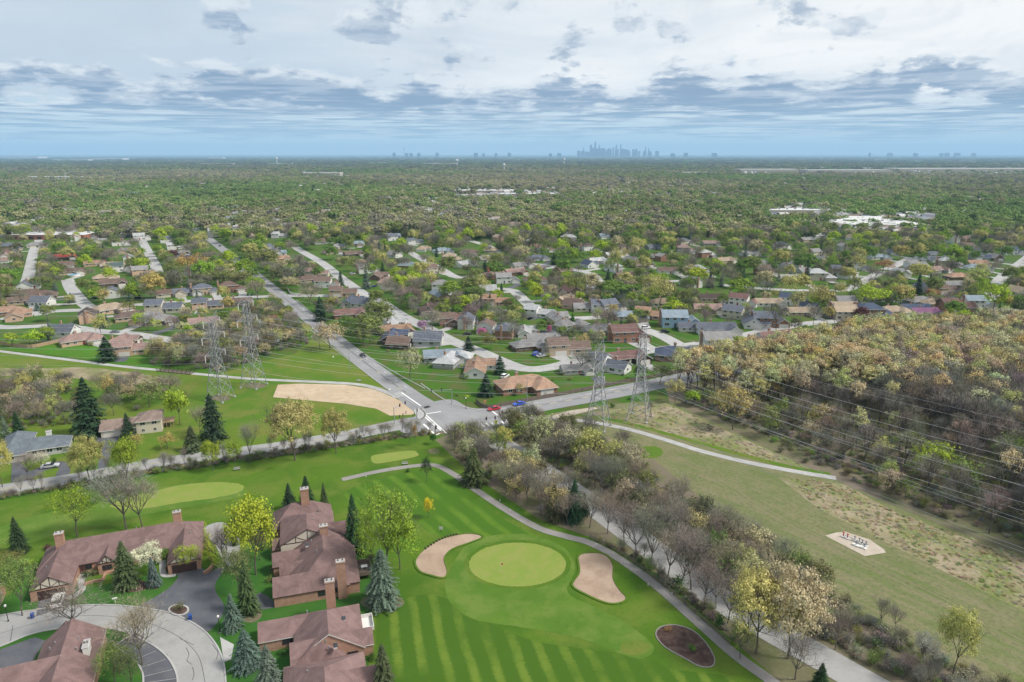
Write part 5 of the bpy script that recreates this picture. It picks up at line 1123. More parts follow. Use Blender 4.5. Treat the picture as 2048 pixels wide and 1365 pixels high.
for u, vb, vt, w, k, c in [
    (155, 1075, 972, 90, 'airy_n', 'lime green'), (253, 1062, 952, 120, 'bare_n', 'grey brown'), (285, 1056, 955, 90, 'bare_n', 'grey brown'), (512, 1150, 1002, 108, 'leafy_n', 'yellow green'), (455, 1145, 1050, 80, 'bare_n', 'grey brown'), (478, 1195, 1095, 70, 'airy_n', 'olive green'),
    (772, 1148, 985, 132, 'airy_n', 'lime green'), (800, 1140, 1030, 80, 'leafy_n', 'lime green'), (745, 1130, 1045, 60, 'airy_n', 'yellow green'), (857, 1037, 998, 24, 'leafy_n', 'bright yellow'), (148, 1258, 1175, 130, 'bare_n', 'grey brown'), (285, 1330, 1222, 120, 'bare_n', 'grey brown'), (268, 1290, 1225, 70, 'bare_n', 'grey brown'),
    (45, 1232, 1120, 80, 'airy_n', 'olive green'), (20, 1160, 1105, 60, 'airy_n', 'olive green'), (302, 1150, 1088, 56, 'leafy_n', 'white blossomed'), (378, 1140, 1092, 52, 'airy_n', 'yellow green'), (330, 1128, 1098, 24, 'leafy_n', 'fresh green'), (520, 1120, 1060, 50, 'airy_n', 'olive green'), (230, 1365, 1290, 70, 'airy_n', 'olive green'), (265, 1385, 1300, 60, 'airy_n', 'brown green'),
    (590, 922, 798, 106, 'oak_n', 'golden tan'), (672, 908, 818, 62, 'oak_n', 'golden tan'), (500, 928, 850, 44, 'bare_n', 'grey brown'), (470, 935, 882, 34, 'leafy_n', 'lime green'), (426, 942, 884, 46, 'leafy_n', 'lime green'), (180, 968, 876, 74, 'oak_n', 'ochre'), (258, 975, 878, 62, 'leafy_n', 'lime green'), (5, 975, 880, 60, 'oak_n', 'golden tan'),
    (360, 850, 778, 48, 'leafy_m', 'yellow green'), (400, 870, 815, 40, 'bare_n', 'grey brown'), (335, 898, 868, 40, 'airy_m', 'ochre'), (85, 938, 905, 34, 'airy_n', 'white blossomed'), (55, 960, 908, 50, 'bare_n', 'grey brown'), (155, 845, 800, 30, 'bare_m', 'grey brown'), (275, 905, 868, 30, 'airy_m', 'ochre'),
    (820, 900, 840, 16, 'bare_n', 'grey brown'), (830, 893, 845, 12, 'airy_n', 'ochre'), (853, 965, 915, 26, 'airy_n', 'dark green'), (866, 890, 868, 14, 'leafy_n', 'deep green'),
    (1512, 1308, 1146, 140, 'oak_n', 'bright gold'), (1575, 1318, 1142, 150, 'oak_n', 'pale beige'), (1590, 1360, 1270, 90, 'bare_n', 'dark grey'), (1480, 1318, 1245, 60, 'airy_n', 'olive green'), (1905, 1352, 1222, 80, 'leafy_n', 'golden tan'), (1845, 1340, 1268, 50, 'airy_n', 'white blossomed'), (1760, 1255, 1200, 40, 'bare_n', 'dark grey'), (1790, 1262, 1215, 34, 'bare_n', 'dark grey'),
    (1215, 1068, 985, 70, 'bare_n', 'grey brown'), (1302, 1140, 1030, 100, 'bare_n', 'dark grey'), (1382, 1180, 1062, 110, 'bare_n', 'grey brown'), (1432, 1218, 1140, 60, 'bare_n', 'dark grey'), (1350, 1100, 1010, 60, 'bare_n', 'grey brown'), (1475, 1270, 1190, 40, 'bare_n', 'dark grey'),
    (1248, 1092, 1010, 80, 'bare_n', 'grey brown'), (1272, 1112, 1030, 84, 'bare_n', 'dark grey'), (1335, 1158, 1068, 90, 'bare_n', 'grey brown'), (1362, 1178, 1085, 84, 'bare_n', 'dark grey'), (1408, 1210, 1120, 90, 'bare_n', 'grey brown'), (1455, 1248, 1160, 80, 'bare_n', 'grey brown'), (1495, 1285, 1205, 70, 'bare_n', 'dark grey'),
    (1450, 1168, 1085, 80, 'bare_n', 'grey brown'), (1500, 1200, 1115, 84, 'airy_n', 'pale tan'), (1545, 1222, 1140, 70, 'bare_n', 'dark grey'), (1625, 1268, 1190, 80, 'bare_n', 'grey brown'), (1670, 1300, 1230, 70, 'bare_n', 'dark grey'),
    (340, 800, 748, 60, 'bare_m', 'grey brown'), (300, 815, 762, 60, 'airy_m', 'olive green'), (270, 800, 770, 40, 'leafy_m', 'deep green'), (820, 760, 695, 62, 'airy_m', 'pale tan'), (660, 700, 640, 60, 'airy_m', 'pale tan'), (740, 690, 630, 60, 'leafy_m', 'olive green'), (760, 660, 600, 60, 'leafy_m', 'olive green'), (640, 700, 662, 36, 'airy_m', 'white blossomed'),
    (965, 680, 655, 24, 'leafy_m', 'pink'), (845, 665, 640, 24, 'leafy_m', 'lilac'), (1098, 672, 650, 12, 'leafy_m', 'pink'), (892, 630, 610, 18, 'leafy_m', 'lilac'), (1083, 550, 530, 18, 'leafy_m', 'lilac'), (545, 660, 630, 34, 'leafy_m', 'russet'), (345, 520, 500, 24, 'leafy_m', 'maroon'), (632, 550, 528, 26, 'bare_m', 'maroon'), (10, 600, 570, 40, 'leafy_m', 'maroon'), (1720, 645, 612, 30, 'leafy_m', 'maroon'), (1865, 598, 578, 32, 'leafy_m', 'russet'), (1765, 545, 520, 50, 'airy_m', 'russet'),
    (310, 600, 542, 46, 'leafy_m', 'golden tan'), (268, 605, 565, 30, 'leafy_m', 'lime green'), (410, 570, 518, 46, 'leafy_m', 'lime green'), (380, 560, 505, 60, 'airy_m', 'ochre'), (18, 575, 535, 50, 'leafy_m', 'fresh green'), (502, 518, 476, 54, 'leafy_m', 'fresh green'), (536, 538, 500, 54, 'leafy_m', 'olive green'), (450, 580, 540, 46, 'airy_m', 'olive green'), (515, 600, 560, 46, 'bare_m', 'grey brown'), (620, 610, 575, 50, 'bare_m', 'grey brown'),
    (592, 572, 532, 62, 'bare_m', 'dark grey'), (488, 580, 540, 46, 'airy_m', 'olive green'), (815, 615, 575, 60, 'bare_m', 'pinkish grey'), (865, 660, 622, 60, 'bare_m', 'grey brown'), (900, 600, 560, 46, 'leafy_m', 'lime green'), (925, 620, 590, 46, 'leafy_m', 'yellow green'), (960, 635, 600, 46, 'bare_m', 'dark grey'), (1072, 605, 570, 30, 'leafy_m', 'yellow green'), (1135, 570, 545, 60, 'leafy_m', 'lime green'), (1150, 605, 545, 46, 'airy_m', 'olive green'), (1110, 625, 598, 26, 'leafy_m', 'ochre'),
    (1230, 600, 560, 70, 'leafy_m', 'fresh green'), (1320, 615, 552, 60, 'airy_m', 'golden tan'), (1395, 570, 535, 44, 'leafy_m', 'yellow green'), (1480, 598, 555, 52, 'leafy_m', 'lime green'), (1530, 595, 560, 50, 'bare_m', 'dark grey'), (1635, 620, 565, 62, 'airy_m', 'golden tan'), (1552, 660, 605, 50, 'bare_m', 'dark grey'), (1350, 635, 600, 46, 'leafy_m', 'yellow green'), (1478, 702, 672, 46, 'leafy_m', 'lime green'), (1655, 640, 612, 28, 'leafy_m', 'ochre'), (1745, 620, 570, 76, 'airy_m', 'yellow green'), (1800, 615, 568, 54, 'airy_m', 'golden tan'),
    (1950, 582, 535, 50, 'airy_m', 'golden tan'), (1985, 625, 565, 66, 'airy_m', 'yellow green'), (2015, 622, 590, 36, 'airy_m', 'lime green'), (1900, 530, 488, 44, 'leafy_m', 'lime green'), (1800, 520, 490, 36, 'leafy_m', 'ochre'), (1690, 530, 500, 36, 'leafy_m', 'fresh green'), (1610, 545, 505, 56, 'leafy_m', 'fresh green'), (1705, 595, 550, 40, 'airy_m', 'olive green'), (1040, 790, 765, 20, 'airy_m', 'pale tan'),
    (1165, 745, 700, 60, 'bare_m', 'dark grey'), (1210, 665, 622, 70, 'bare_m', 'dark grey'), (1185, 680, 660, 22, 'leafy_m', 'yellow green'), (1165, 700, 668, 34, 'airy_m', 'golden tan'), (1320, 770, 725, 50, 'airy_m', 'olive green'), (1350, 805, 755, 40, 'airy_m', 'golden tan'), (1410, 790, 745, 36, 'airy_m', 'golden tan'), (1280, 760, 730, 30, 'leafy_m', 'deep green'),
    (1465, 860, 770, 70, 'airy_m', 'golden tan'), (1385, 812, 780, 34, 'leafy_m', 'lime green'), (1540, 850, 820, 32, 'airy_m', 'pale tan'), (1540, 800, 755, 40, 'airy_m', 'ochre'), (1860, 960, 880, 90, 'airy_m', 'yellow green'), (1825, 945, 912, 26, 'airy_m', 'white blossomed'), (1920, 990, 920, 80, 'airy_m', 'olive green'), (2010, 960, 860, 70, 'airy_m', 'olive green'), (1905, 1000, 960, 60, 'bare_m', 'dark grey'),
    (1035, 870, 822, 46, 'airy_m', 'pale tan'), (1010, 905, 855, 40, 'leafy_m', 'golden tan'), (1085, 905, 830, 60, 'airy_m', 'pale tan'), (1180, 935, 860, 70, 'airy_m', 'golden tan'), (1140, 920, 850, 60, 'airy_m', 'pale tan'), (1260, 960, 888, 70, 'oak_n', 'pale tan'), (1225, 945, 880, 50, 'airy_m', 'golden tan'), (945, 880, 842, 34, 'airy_m', 'olive green'), (915, 885, 862, 30, 'airy_m', 'brown green'), (960, 890, 845, 60, 'bare_n', 'dark grey')]:
    plant_px(u, vb, vt, w, k, c)

# ---- belts of wild trees, scattered inside outlines drawn on the photo
def scatter(poly_px, n, gen, mind=2.0, seed=1, avoid=(), maxtry=40):
    rg = random.Random(seed)
    P = [G(*p) for p in poly_px]
    x0, x1 = min(p[0] for p in P), max(p[0] for p in P); y0, y1 = min(p[1] for p in P), max(p[1] for p in P)
    put = []; tries = 0
    while len(put) < n and tries < n * maxtry:
        tries += 1
        q = (rg.uniform(x0, x1), rg.uniform(y0, y1))
        if not inside(q, P) or any((q[0] - a) ** 2 + (q[1] - b) ** 2 < mind * mind for a, b in put): continue
        if any(dist_line(q, ln) < d for ln, d in avoid): continue
        put.append(q); gen(q[0], q[1], rg)
    return put
ROADS = [(diag2, 4.8), (cart, 2.2), (trail_r, 2.2), (main_road, 7.0), (side_road, 4.5), (diag, 6.0), (trail_l, 2.2)]
def gen_thicket(x, y, rg):
    t = rg.random()
    if t < 0.30: plant(x, y, 'bare_n' if y < 190 else 'bare_m', rg.uniform(6.5, 10.5), rg.uniform(2.8, 4.4), rg.choice(['grey brown', 'dark grey', 'dark grey', 'pinkish grey']))
    elif t < 0.68: plant(x, y, 'airy_m', rg.uniform(6, 10), rg.uniform(2.8, 4.2), rg.choice(['pale tan', 'golden tan', 'olive green', 'brown green']))
    else: plant(x, y, rg.choice(['shrub', 'shrub_bare', 'shrub_bare']), rg.uniform(2.0, 3.6), rg.uniform(1.5, 2.4), rg.choice(['olive green', 'brown green', 'grey brown', 'dark grey', 'grey brown']))
scatter([(905, 905), (960, 860), (1060, 850), (1180, 880), (1280, 930), (1240, 985), (1180, 990), (1100, 940), (1040, 905), (1000, 920), (960, 960), (935, 945)], 78, gen_thicket, 2.5, 5, ROADS)
scatter([(985, 960), (1040, 925), (1100, 965), (1190, 1030), (1180, 1062), (1090, 1040), (1020, 1000)], 34, gen_thicket, 2.2, 6, ROADS)
scatter([(1150, 985), (1240, 985), (1300, 990), (1420, 1060), (1560, 1140), (1640, 1190), (1600, 1250), (1480, 1190), (1360, 1120), (1240, 1040)], 66, gen_thicket, 2.4, 8, ROADS)
def gen_scrub(x, y, rg):
    t = rg.random()
    if t < 0.2: plant(x, y, 'bare_n', rg.uniform(3.5, 6), rg.uniform(1.5, 2.4), rg.choice(['grey brown', 'dark grey']))
    else: plant(x, y, rg.choice(['shrub', 'shrub_bare', 'shrub_bare']), rg.uniform(1.6, 3.2), rg.uniform(1.3, 2.3), rg.choice(['olive green', 'brown green', 'grey brown', 'dark grey', 'grey brown', 'deep green']))
scatter([(1600, 1190), (1680, 1200), (1800, 1285), (1960, 1355), (2060, 1400), (1800, 1400), (1700, 1330), (1620, 1270)], 52, gen_scrub, 1.9, 9, ROADS)
scatter([(1200, 1075), (1290, 1115), (1380, 1185), (1470, 1265), (1450, 1262), (1350, 1185), (1270, 1130)], 16, gen_scrub, 1.6, 10, [(diag2, 4.2), (cart, 1.6)])
scatter([(-30, 760), (60, 770), (150, 775), (180, 800), (150, 850), (60, 860), (-30, 850)], 56, gen_thicket, 2.6, 11)
scatter([(195, 765), (330, 770), (345, 800), (250, 835), (200, 830)], 12, gen_thicket, 3.4, 12)
scatter([(285, 700), (350, 690), (470, 655), (560, 635), (600, 660), (620, 690), (560, 705), (450, 742), (380, 738), (300, 730)], 165, gen_thicket, 2.4, 13, [(trail_l, 3.5), (diag, 7)])
def gen_hedge(x, y, rg):
    t = rg.random()
    if t < 0.35: plant(x, y, 'bare_n', rg.uniform(3.5, 6.5), rg.uniform(1.2, 1.9), rg.choice(['grey brown', 'dark grey']))
    else: plant(x, y, 'shrub_bare' if t < 0.85 else 'shrub', rg.uniform(1.5, 2.6), rg.uniform(1.2, 1.8), rg.choice(['grey brown', 'dark grey', 'brown green', 'olive green']))
scatter([(-20, 982), (140, 962), (300, 935), (420, 916), (560, 900), (700, 880), (860, 862), (860, 870), (700, 892), (560, 916), (420, 932), (300, 952), (140, 980), (-20, 1005)], 84, gen_hedge, 1.6, 14, [(side_road, 4.2)])
# yellow hedge at the end of the long condominium and small garden shrubs
for k in range(7):
    plant_px(404 + k * 4.5, 1062 + k * 12, 1044 + k * 12, 20, 'shrub', 'yellow green', note='in the yellow hedge at the condominium end wall')
for u, v, c in [(95, 1100, 'maroon'), (55, 1130, 'yellow green'), (60, 1150, 'olive green'), (75, 1140, 'brown green'), (30, 1150, 'olive green'), (148, 1165, 'white blossomed'), (172, 1155, 'deep green'), (190, 1150, 'brown green'), (142, 1182, 'brown green'), (340, 1145, 'maroon'), (345, 1130, 'deep green'), (525, 1100, 'deep green'), (540, 1165, 'olive green'),
                (548, 1145, 'brown green'), (560, 1085, 'deep green'), (725, 1110, 'deep green'), (720, 1085, 'deep green'), (690, 1085, 'olive green'), (740, 1120, 'brown green'), (565, 1310, 'deep green'), (580, 1300, 'deep green'), (745, 1320, 'deep green'), (358, 1220, 'brown green'), (815, 945, 'deep green'), (1385, 1300, 'fresh green'), (1335, 1262, 'russet'), (150, 860, 'deep green'), (165, 880, 'brown green'), (300, 862, 'brown green'), (330, 845, 'deep green'), (110, 925, 'deep green'), (130, 905, 'deep green'), (1030, 792, 'deep green'), (1090, 790, 'deep green'), (915, 792, 'olive green'), (935, 796, 'yellow green'), (1105, 765, 'fresh green'), (1140, 760, 'olive green'), (1300, 812, 'brown green'), (1260, 800, 'deep green'), (1225, 815, 'deep green')]:
    x, y = G(u, v); plant(x, y, 'shrub', rnd.uniform(1.0, 1.7), rnd.uniform(0.9, 1.4), c)

# ---- the wood: front ranks as single trees, the rest as one mass
WOOD = [(1335, 785), (1420, 760), (1520, 740), (1640, 712), (1700, 700), (1800, 690), (1900, 690), (2048, 680), (2250, 690), (2300, 1180), (2048, 1095), (1850, 1020), (1680, 945), (1500, 858), (1350, 795)]
WOOD_W = [G(*p) for p in WOOD]
def wood_color(x, y, rg):
    u, v = PX(x, y, 12)
    tan = max(0.05, min(0.95, (1790 - u) / 330 + (790 - v) / 160))
    return rg.random() < tan
def gen_wood(x, y, rg):
    u, v = PX(x, y)
    if v > 905 - (2048 - u) * 0.16 and rg.random() < 0.75:
        gen_thicket(x, y, rg); return
    if wood_color(x, y, rg): plant(x, y, 'forest_m', rg.uniform(13, 17), rg.uniform(2.6, 3.7), rg.choice(['pale beige', 'dull gold', 'pale beige', 'pale tan', 'pale beige', 'dull gold']))
    else: plant(x, y, rg.choice(['forest_bare', 'forest_bare', 'bare_m']), rg.uniform(10, 15), rg.uniform(2.6, 3.8), rg.choice(['grey brown', 'grey brown', 'dark grey', 'pinkish grey']))
front = [(1335, 785), (1420, 765), (1500, 750), (1600, 770), (1750, 820), (1900, 880), (2060, 960), (2060, 1100), (1850, 1020), (1680, 945), (1500, 858), (1350, 795)]
wood_front = scatter(front, 190, gen_wood, 3.3, 21, [(main_road, 7.5)])
FAR_PTS = []      # (x, y, kind index, scale xy, scale z, color)
rg = random.Random(77)
bx0, bx1, by0, by1 = 60, 330, 130, 380
cells = {}
for a, b in wood_front: cells[(int(a // 4), int(b // 4))] = 1
n_w = 0; tries = 0
FOREST_PTS = []
while n_w < 1150 and tries < 60000:
    tries += 1
    q = (rg.uniform(bx0, bx1), rg.uniform(by0, by1))
    if not inside(q, WOOD_W) or inside(q, [G(*p) for p in front]) or dist_line(q, main_road) < 8: continue
    c = (int(q[0] // 4), int(q[1] // 4))
    if c in cells: continue
    cells[c] = 1; n_w += 1
    tanq = wood_color(q[0], q[1], rg)
    u, v = PX(q[0], q[1], 14)
    if v < 740 and rg.random() < 0.7: tanq = True
    col = COLS[rg.choice(['pale beige', 'dull gold', 'pale beige', 'pale tan', 'dull gold', 'pinkish grey'])] if tanq else COLS[rg.choice(['grey brown', 'grey brown', 'pinkish grey', 'dark grey'])]
    FOREST_PTS.append((q[0], q[1], 0 if tanq else 1, rg.uniform(0.85, 1.2), rg.uniform(0.8, 1.0), [k * rg.uniform(.85, 1.15) for k in col]))
# ------------------------------------------------------------------ pylons and wires
def pylon(u, v, vt, yaw, label):
    x, y = G(u, v); H = HT(u, v, vt)
    o = thing('lattice_pylon', (x, y, 0), yaw, label, 'pylon', 'steel lattice pylons')
    lv = [(0, 3.6), (0.13, 3.0), (0.25, 2.45), (0.36, 1.95), (0.46, 1.5), (0.54, 1.25), (0.62, 1.15), (0.70, 1.1), (0.78, 1.05), (0.86, 1.0), (0.93, 0.9)]
    lv = [(t * H, w) for t, w in lv]
    cor = [(-1, -1), (1, -1), (1, 1), (-1, 1)]
    for sx, sy in cor:
        mb = MB()
        for (z0, w0), (z1, w1) in zip(lv, lv[1:]): mb.tube((sx * w0, sy * w0, z0), (sx * w1, sy * w1, z1), 0.13, 0.12, 4)
        mb.build('leg', M['metal'], o)
    for k in range(4):
        a, b = cor[k], cor[(k + 1) % 4]; mb = MB()
        for (z0, w0), (z1, w1) in zip(lv, lv[1:]):
            mb.tube((a[0] * w0, a[1] * w0, z0), (b[0] * w1, b[1] * w1, z1), 0.065, 0.065, 3)
            mb.tube((b[0] * w0, b[1] * w0, z0), (a[0] * w1, a[1] * w1, z1), 0.065, 0.065, 3)
            mb.tube((a[0] * w1, a[1] * w1, z1), (b[0] * w1, b[1] * w1, z1), 0.06, 0.06, 3)
        mb.build('bracing', M['metal'], o)
    tips = []
    for t, L in ((0.54, 5.6), (0.75, 6.2), (0.93, 4.6)):
        z = t * H
        for s in (-1, 1):
            mb = MB(); tip = (s * L, 0, z + 0.9)
            for dy in (-1, 1):
                mb.tube((s * 1.1, dy * 1.1, z), tip, 0.08, 0.06, 4); mb.tube((s * 1.05, dy * 1.05, z + 1.9), tip, 0.07, 0.05, 4)
                for q in (0.33, 0.66):
                    mb.tube((s * (1.1 + (L - 1.1) * q), dy * 1.1 * (1 - q), z + 0.9 * q), (s * (1.05 + (L - 1.05) * q), dy * 1.05 * (1 - q), z + 1.9 - q), 0.045, 0.045, 3)
            arm = mb.build('cross_arm', M['metal'], o)
            iz = MB(); iz.lathe([(0.05, 0)] + [(0.17 if i % 2 else 0.09, -0.25 * i) for i in range(1, 10)] + [(0.05, -2.5)], 6, 0, tip)
            iz.build('insulator', M['trim'], arm)
            tips.append(Vector((tip[0], 0, tip[2] - 2.5)))
    for s in (-1, 1):
        mb = MB(); tip = (s * 3.4, 0, H * 0.93 + 3.6)
        for dy in (-0.9, 0.9): mb.tube((s * 0.5, dy, H * 0.93), tip, 0.08, 0.05, 4); mb.tube((s * 0.9, dy, H * 0.93 + 0.6), tip, 0.06, 0.05, 4)
        mb.tube((s * 2, 0, H * .93 + 1.6), (s * 2.0, 0, H * .93 + 2.2), 0.05)
        mb.build('earth_peak', M['metal'], o); tips.append(Vector(tip))
    for sx, sy in cor:
        mb = MB(); mb.tube((sx * 3.6, sy * 3.6, 0), (sx * 3.6, sy * 3.6, 0.5), 0.45, 0.45, 8, 0, True); mb.build('footing', M['concrete'], o)
    Mx = Matrix.Translation((x, y, 0)) @ Matrix.Rotation(yaw, 4, 'Z')
    return [Mx @ t for t in tips]
YL, YR = R(75), R(64)
P1 = pylon(441, 799, 632, YL, 'slim steel lattice pylon standing on the bright meadow')
P2 = pylon(508, 773, 596, YL, 'steel lattice pylon beside the trail with a raised top arm')
P3 = pylon(1195, 855, 690, YR, 'steel lattice pylon standing across the concrete trail')
P4 = pylon(1278, 838, 668, YR, 'steel lattice pylon in tan brush by the wood corner')
M['wire'] = mat_plain('aluminium_wire', (0.45, 0.46, 0.47), 0.5, 0.3)
def wires(A, Bp, sag, label):
    for k, (a, b) in enumerate(zip(A, Bp)):
        mb = MB(); n = 18; pr = None
        for i in range(n + 1):
            t = i / n; p = a.lerp(b, t); p.z -= 4 * sag * t * (1 - t) * (0.8 if k > 5 else 1.0)
            if pr is not None: mb.tube(pr, p, 0.035 if k < 6 else 0.022, None, 3)
            pr = p
        mb.build('power_line', M['wire'], label=label, cat='wire', group='power lines')
wires(P1, P3, 4.0, 'sagging wire strung from the slim meadow pylon to the trail pylon')
wires(P2, P4, 4.0, 'sagging wire strung from the raised-arm pylon to the brush pylon')
off = Vector((165, -196, 0))
wires(P3, [p + off for p in P3], 7.0, 'sagging wire leaving the trail pylon over the mown right of way')
wires(P4, [p + off + Vector((18, 22, 0)) for p in P4], 7.0, 'sagging wire leaving the brush pylon along the wood edge')
offl = Vector((-240, 46, 0))
wires(P1, [p + offl for p in P1], 6.0, 'sagging wire leaving the slim meadow pylon over the thicket')
wires(P2, [p + offl for p in P2], 6.0, 'sagging wire leaving the raised-arm pylon over the trail')

# ------------------------------------------------------------------ vehicles
M['carpaint'] = mat_objcolor('car_paint', 0.03, 0.5, 0.3, spec=0.5, bump=0.0)
M['tyre'] = mat_plain('tyre_rubber', (0.02, 0.02, 0.02), 0.9)
M['rim'] = mat_plain('alloy_rim', (0.4, 0.4, 0.42), 0.35, 0.8)
M['lamp'] = mat_plain('headlamp', (0.7, 0.7, 0.68), 0.2)
M['redlamp'] = mat_plain('tail_lamp', (0.4, 0.02, 0.02), 0.3)
def car_meshes(L, Wd, Hh, suv):
    body = MB()
    if suv: prof = [(-L / 2, 0.35), (-L / 2, 0.95), (-L / 2 + .1, 1.05), (L * 0.16, 1.05), (L / 2 - .15, 0.92), (L / 2, 0.7), (L / 2, 0.35)]; cab = [(-L / 2 + .12, 1.05), (-L / 2 + .45, Hh), (L * 0.06, Hh), (L * 0.21, 1.04)]
    else: prof = [(-L / 2, 0.35), (-L / 2, 0.85), (-L / 2 + .1, 0.95), (L * 0.2, 0.95), (L / 2 - .2, 0.78), (L / 2, 0.6), (L / 2, 0.35)]; cab = [(-L * 0.36, 0.95), (-L * 0.2, Hh), (L * 0.06, Hh), (L * 0.24, 0.93)]
    def ext(mb, pr, w0, w1, m):
        n = len(pr); zt = max(p[1] for p in pr)
        wd = lambda p: (w1 if abs(p[1] - zt) < 1e-3 else w0) / 2
        l = [(p[0], -wd(p), p[1]) for p in pr]; r = [(p[0], wd(p), p[1]) for p in pr]
        mb.face(l, m); mb.face(r[::-1], m)
        for i in range(n): mb.face([l[i], r[i], r[(i + 1) % n], l[(i + 1) % n]], m)
    ext(body, prof, Wd, Wd, 0)
    gl = MB(); ext(gl, cab, Wd * 0.92, Wd * 0.78, 0)
    rf = MB(); zt = Hh + 0.012
    xs = [p[0] for p in cab if abs(p[1] - Hh) < 1e-3]
    rf.box(min(xs) - .02, max(xs) + .02, -Wd * 0.40, Wd * 0.40, Hh - 0.03, zt)
    wh = MB(); wh.tube((0, -.11, 0), (0, .11, 0), 0.33, 0.33, 12, 0, True)
    rm = MB(); rm.tube((0, -.12, 0), (0, .12, 0), 0.2, 0.2, 8, 0, True)
    lp = MB(); lp.box(-.04, .04, -.2, .2, -.08, .08)
    tl = MB(); tl.box(-.04, .04, -.18, .18, -.1, .1)
    return dict(body=body.mesh('body', M['carpaint']), glass=gl.mesh('window_band', M['glass']), roof=rf.mesh('roof', M['carpaint']), wheel=wh.mesh('wheel', M['tyre']), rim=rm.mesh('rim', M['rim']), lamp=lp.mesh('headlight', M['lamp']), tail=tl.mesh('tail_light', M['redlamp']), L=L, W=Wd)
SEDAN, SUVM = car_meshes(4.6, 1.8, 1.42, False), car_meshes(4.7, 1.9, 1.72, True)
def car(x, y, yaw, color, label, suv=False, z=0.09, group=None, cat='car'):
    m = SUVM if suv else SEDAN
    o = thing('car', (x, y, z), yaw, label, cat, group)
    for k, nm in (('body', 'body'), ('glass', 'window_band'), ('roof', 'roof')): obj(nm, m[k], o, color=color)
    for sx in (-0.31, 0.31):
        for sy in (-1, 1):
            w = obj('wheel', m['wheel'], o, (sx * m['L'], sy * (m['W'] / 2 - .08), 0.33)); obj('rim', m['rim'], w)
    for sy in (-1, 1):
        obj('headlight', m['lamp'], o, (m['L'] / 2, sy * 0.62, 0.62)); obj('tail_light', m['tail'], o, (-m['L'] / 2, sy * 0.68, 0.78))
    return o
CC = {'red': (0.42, 0.02, 0.03), 'blue': (0.03, 0.09, 0.5), 'black': (0.02, 0.022, 0.025), 'white': (0.72, 0.72, 0.72), 'silver': (0.42, 0.43, 0.45), 'dark blue': (0.03, 0.05, 0.14), 'maroon': (0.2, 0.03, 0.03), 'grey': (0.16, 0.165, 0.17)}
car(*G(988, 821), R(27 + 180), CC['red'], 'red saloon car waiting at the crossroads stop line')
car(*G(1038, 811), R(27 + 180), CC['blue'], 'bright blue saloon car on the wide grey road')
car(*G(726, 714), R(-59), CC['black'], 'black car driving on the long straight road')
car(*G(117, 1206), R(112), CC['white'], 'white sport utility vehicle on the condominium driveway', True)
for u, v, a, c, s, t in [(1082, 712, 30, 'silver', 0, 'silver car on the dark driveway of the tan split-level'), (1074, 709, 30, 'blue', 1, 'blue car parked beside a silver car on dark driveway'), (1292, 656, 20, 'white', 1, 'white van by the maroon-roofed two-storey house'), (1330, 664, 0, 'black', 1, 'black car before the blue two-storey house'),
                         (935, 668, 10, 'black', 0, 'black car by the slate-roofed white house'), (735, 567, 40, 'white', 0, 'white car at the corner of the curving street'), (748, 573, 40, 'dark blue', 0, 'dark blue car parked near the cross street'), (705, 548, 35, 'silver', 1, 'silver car on a drive off the curving street'), (100, 932, 20, 'silver', 0, 'silver car on the curved drive of the slate-roofed house'),
                         (1010, 753, 60, 'white', 1, 'white car beside the orange-roofed brick house'), (440, 492, -60, 'black', 0, 'black car at the far end of the straight road'), (475, 515, -60, 'silver', 0, 'silver car on the distant straight road'), (815, 596, 25, 'white', 0, 'white car on the court drive'), (1060, 612, 60, 'grey', 1, 'grey car on the small court street'), (230, 664, 20, 'grey', 0, 'grey car parked on the trail-side street'), (17, 628, 0, 'silver', 1, 'silver car by the orange-roofed houses'), (1860, 575, 40, 'grey', 0, 'grey car among the east houses'), (1935, 538, 40, 'white', 0, 'white car along the east street'), (1290, 700, 20, 'white', 0, 'white car near the looped street end')]:
    x, y = G(u, v, 0.6); car(x, y, R(a), CC[c], t, bool(s))

# ------------------------------------------------------------------ street furniture
def signal_mast(u, v, yaw, arm, label, n=2, h=6.0, lamp=False):
    x, y = G(u, v); o = thing('traffic_signal', (x, y, 0), yaw, label, 'traffic signal', 'traffic signals at the crossroads')
    mb = MB(); mb.tube((0, 0, 0), (0, 0, h + (2.5 if lamp else 0)), 0.16, 0.1, 8, 0, True); mb.build('pole', M['metal'], o)
    b = MB(); b.lathe([(0.3, 0), (0.3, 0.25), (0.18, 0.4)], 8); b.build('base', M['concrete'], o)
    if arm:
        a = MB(); a.tube((0, 0, h - .4), (arm, 0, h), 0.12, 0.07, 6); a.build('mast_arm', M['metal'], o)
    spots = [(arm * (k + 1) / n, h - 0.1) for k in range(n)] if arm else [(0.25, h - 0.9)]
    for sx, sz in spots:
        hd = MB(); hd.box(sx - .2, sx + .2, -.32, -.08, sz - .6, sz + .55); hb = hd.build('signal_head', M['black'], o)
        for q, cc in ((0.35, 'redlamp'), (0.0, 'black'), (-0.35, 'black')):
            l = MB(); l.tube((sx, -.32, sz + q), (sx, -.37, sz + q), 0.13, 0.13, 8, 0, True); l.build('lens', M[cc], hb)
    return o
signal_mast(904, 810, R(195), 7.5, 'traffic signal mast with long arm on the grass corner', 2, 6.3)
signal_mast(1054, 818, R(150), 5.0, 'traffic signal mast beside the blue car lane', 2, 6.5)
signal_mast(834, 838, R(100), 0, 'short signal post on the white-edged traffic island', 1, 4.0)
signal_mast(871, 872, R(20), 0, 'short signal post on the golf-side corner of the crossing', 1, 4.0)
signal_mast(1006, 843, R(200), 0, 'short signal post by the zebra stripes', 1, 4.2)
signal_mast(789, 848, R(60), 6.0, 'traffic signal mast on the straw blanket side', 2, 6.0)
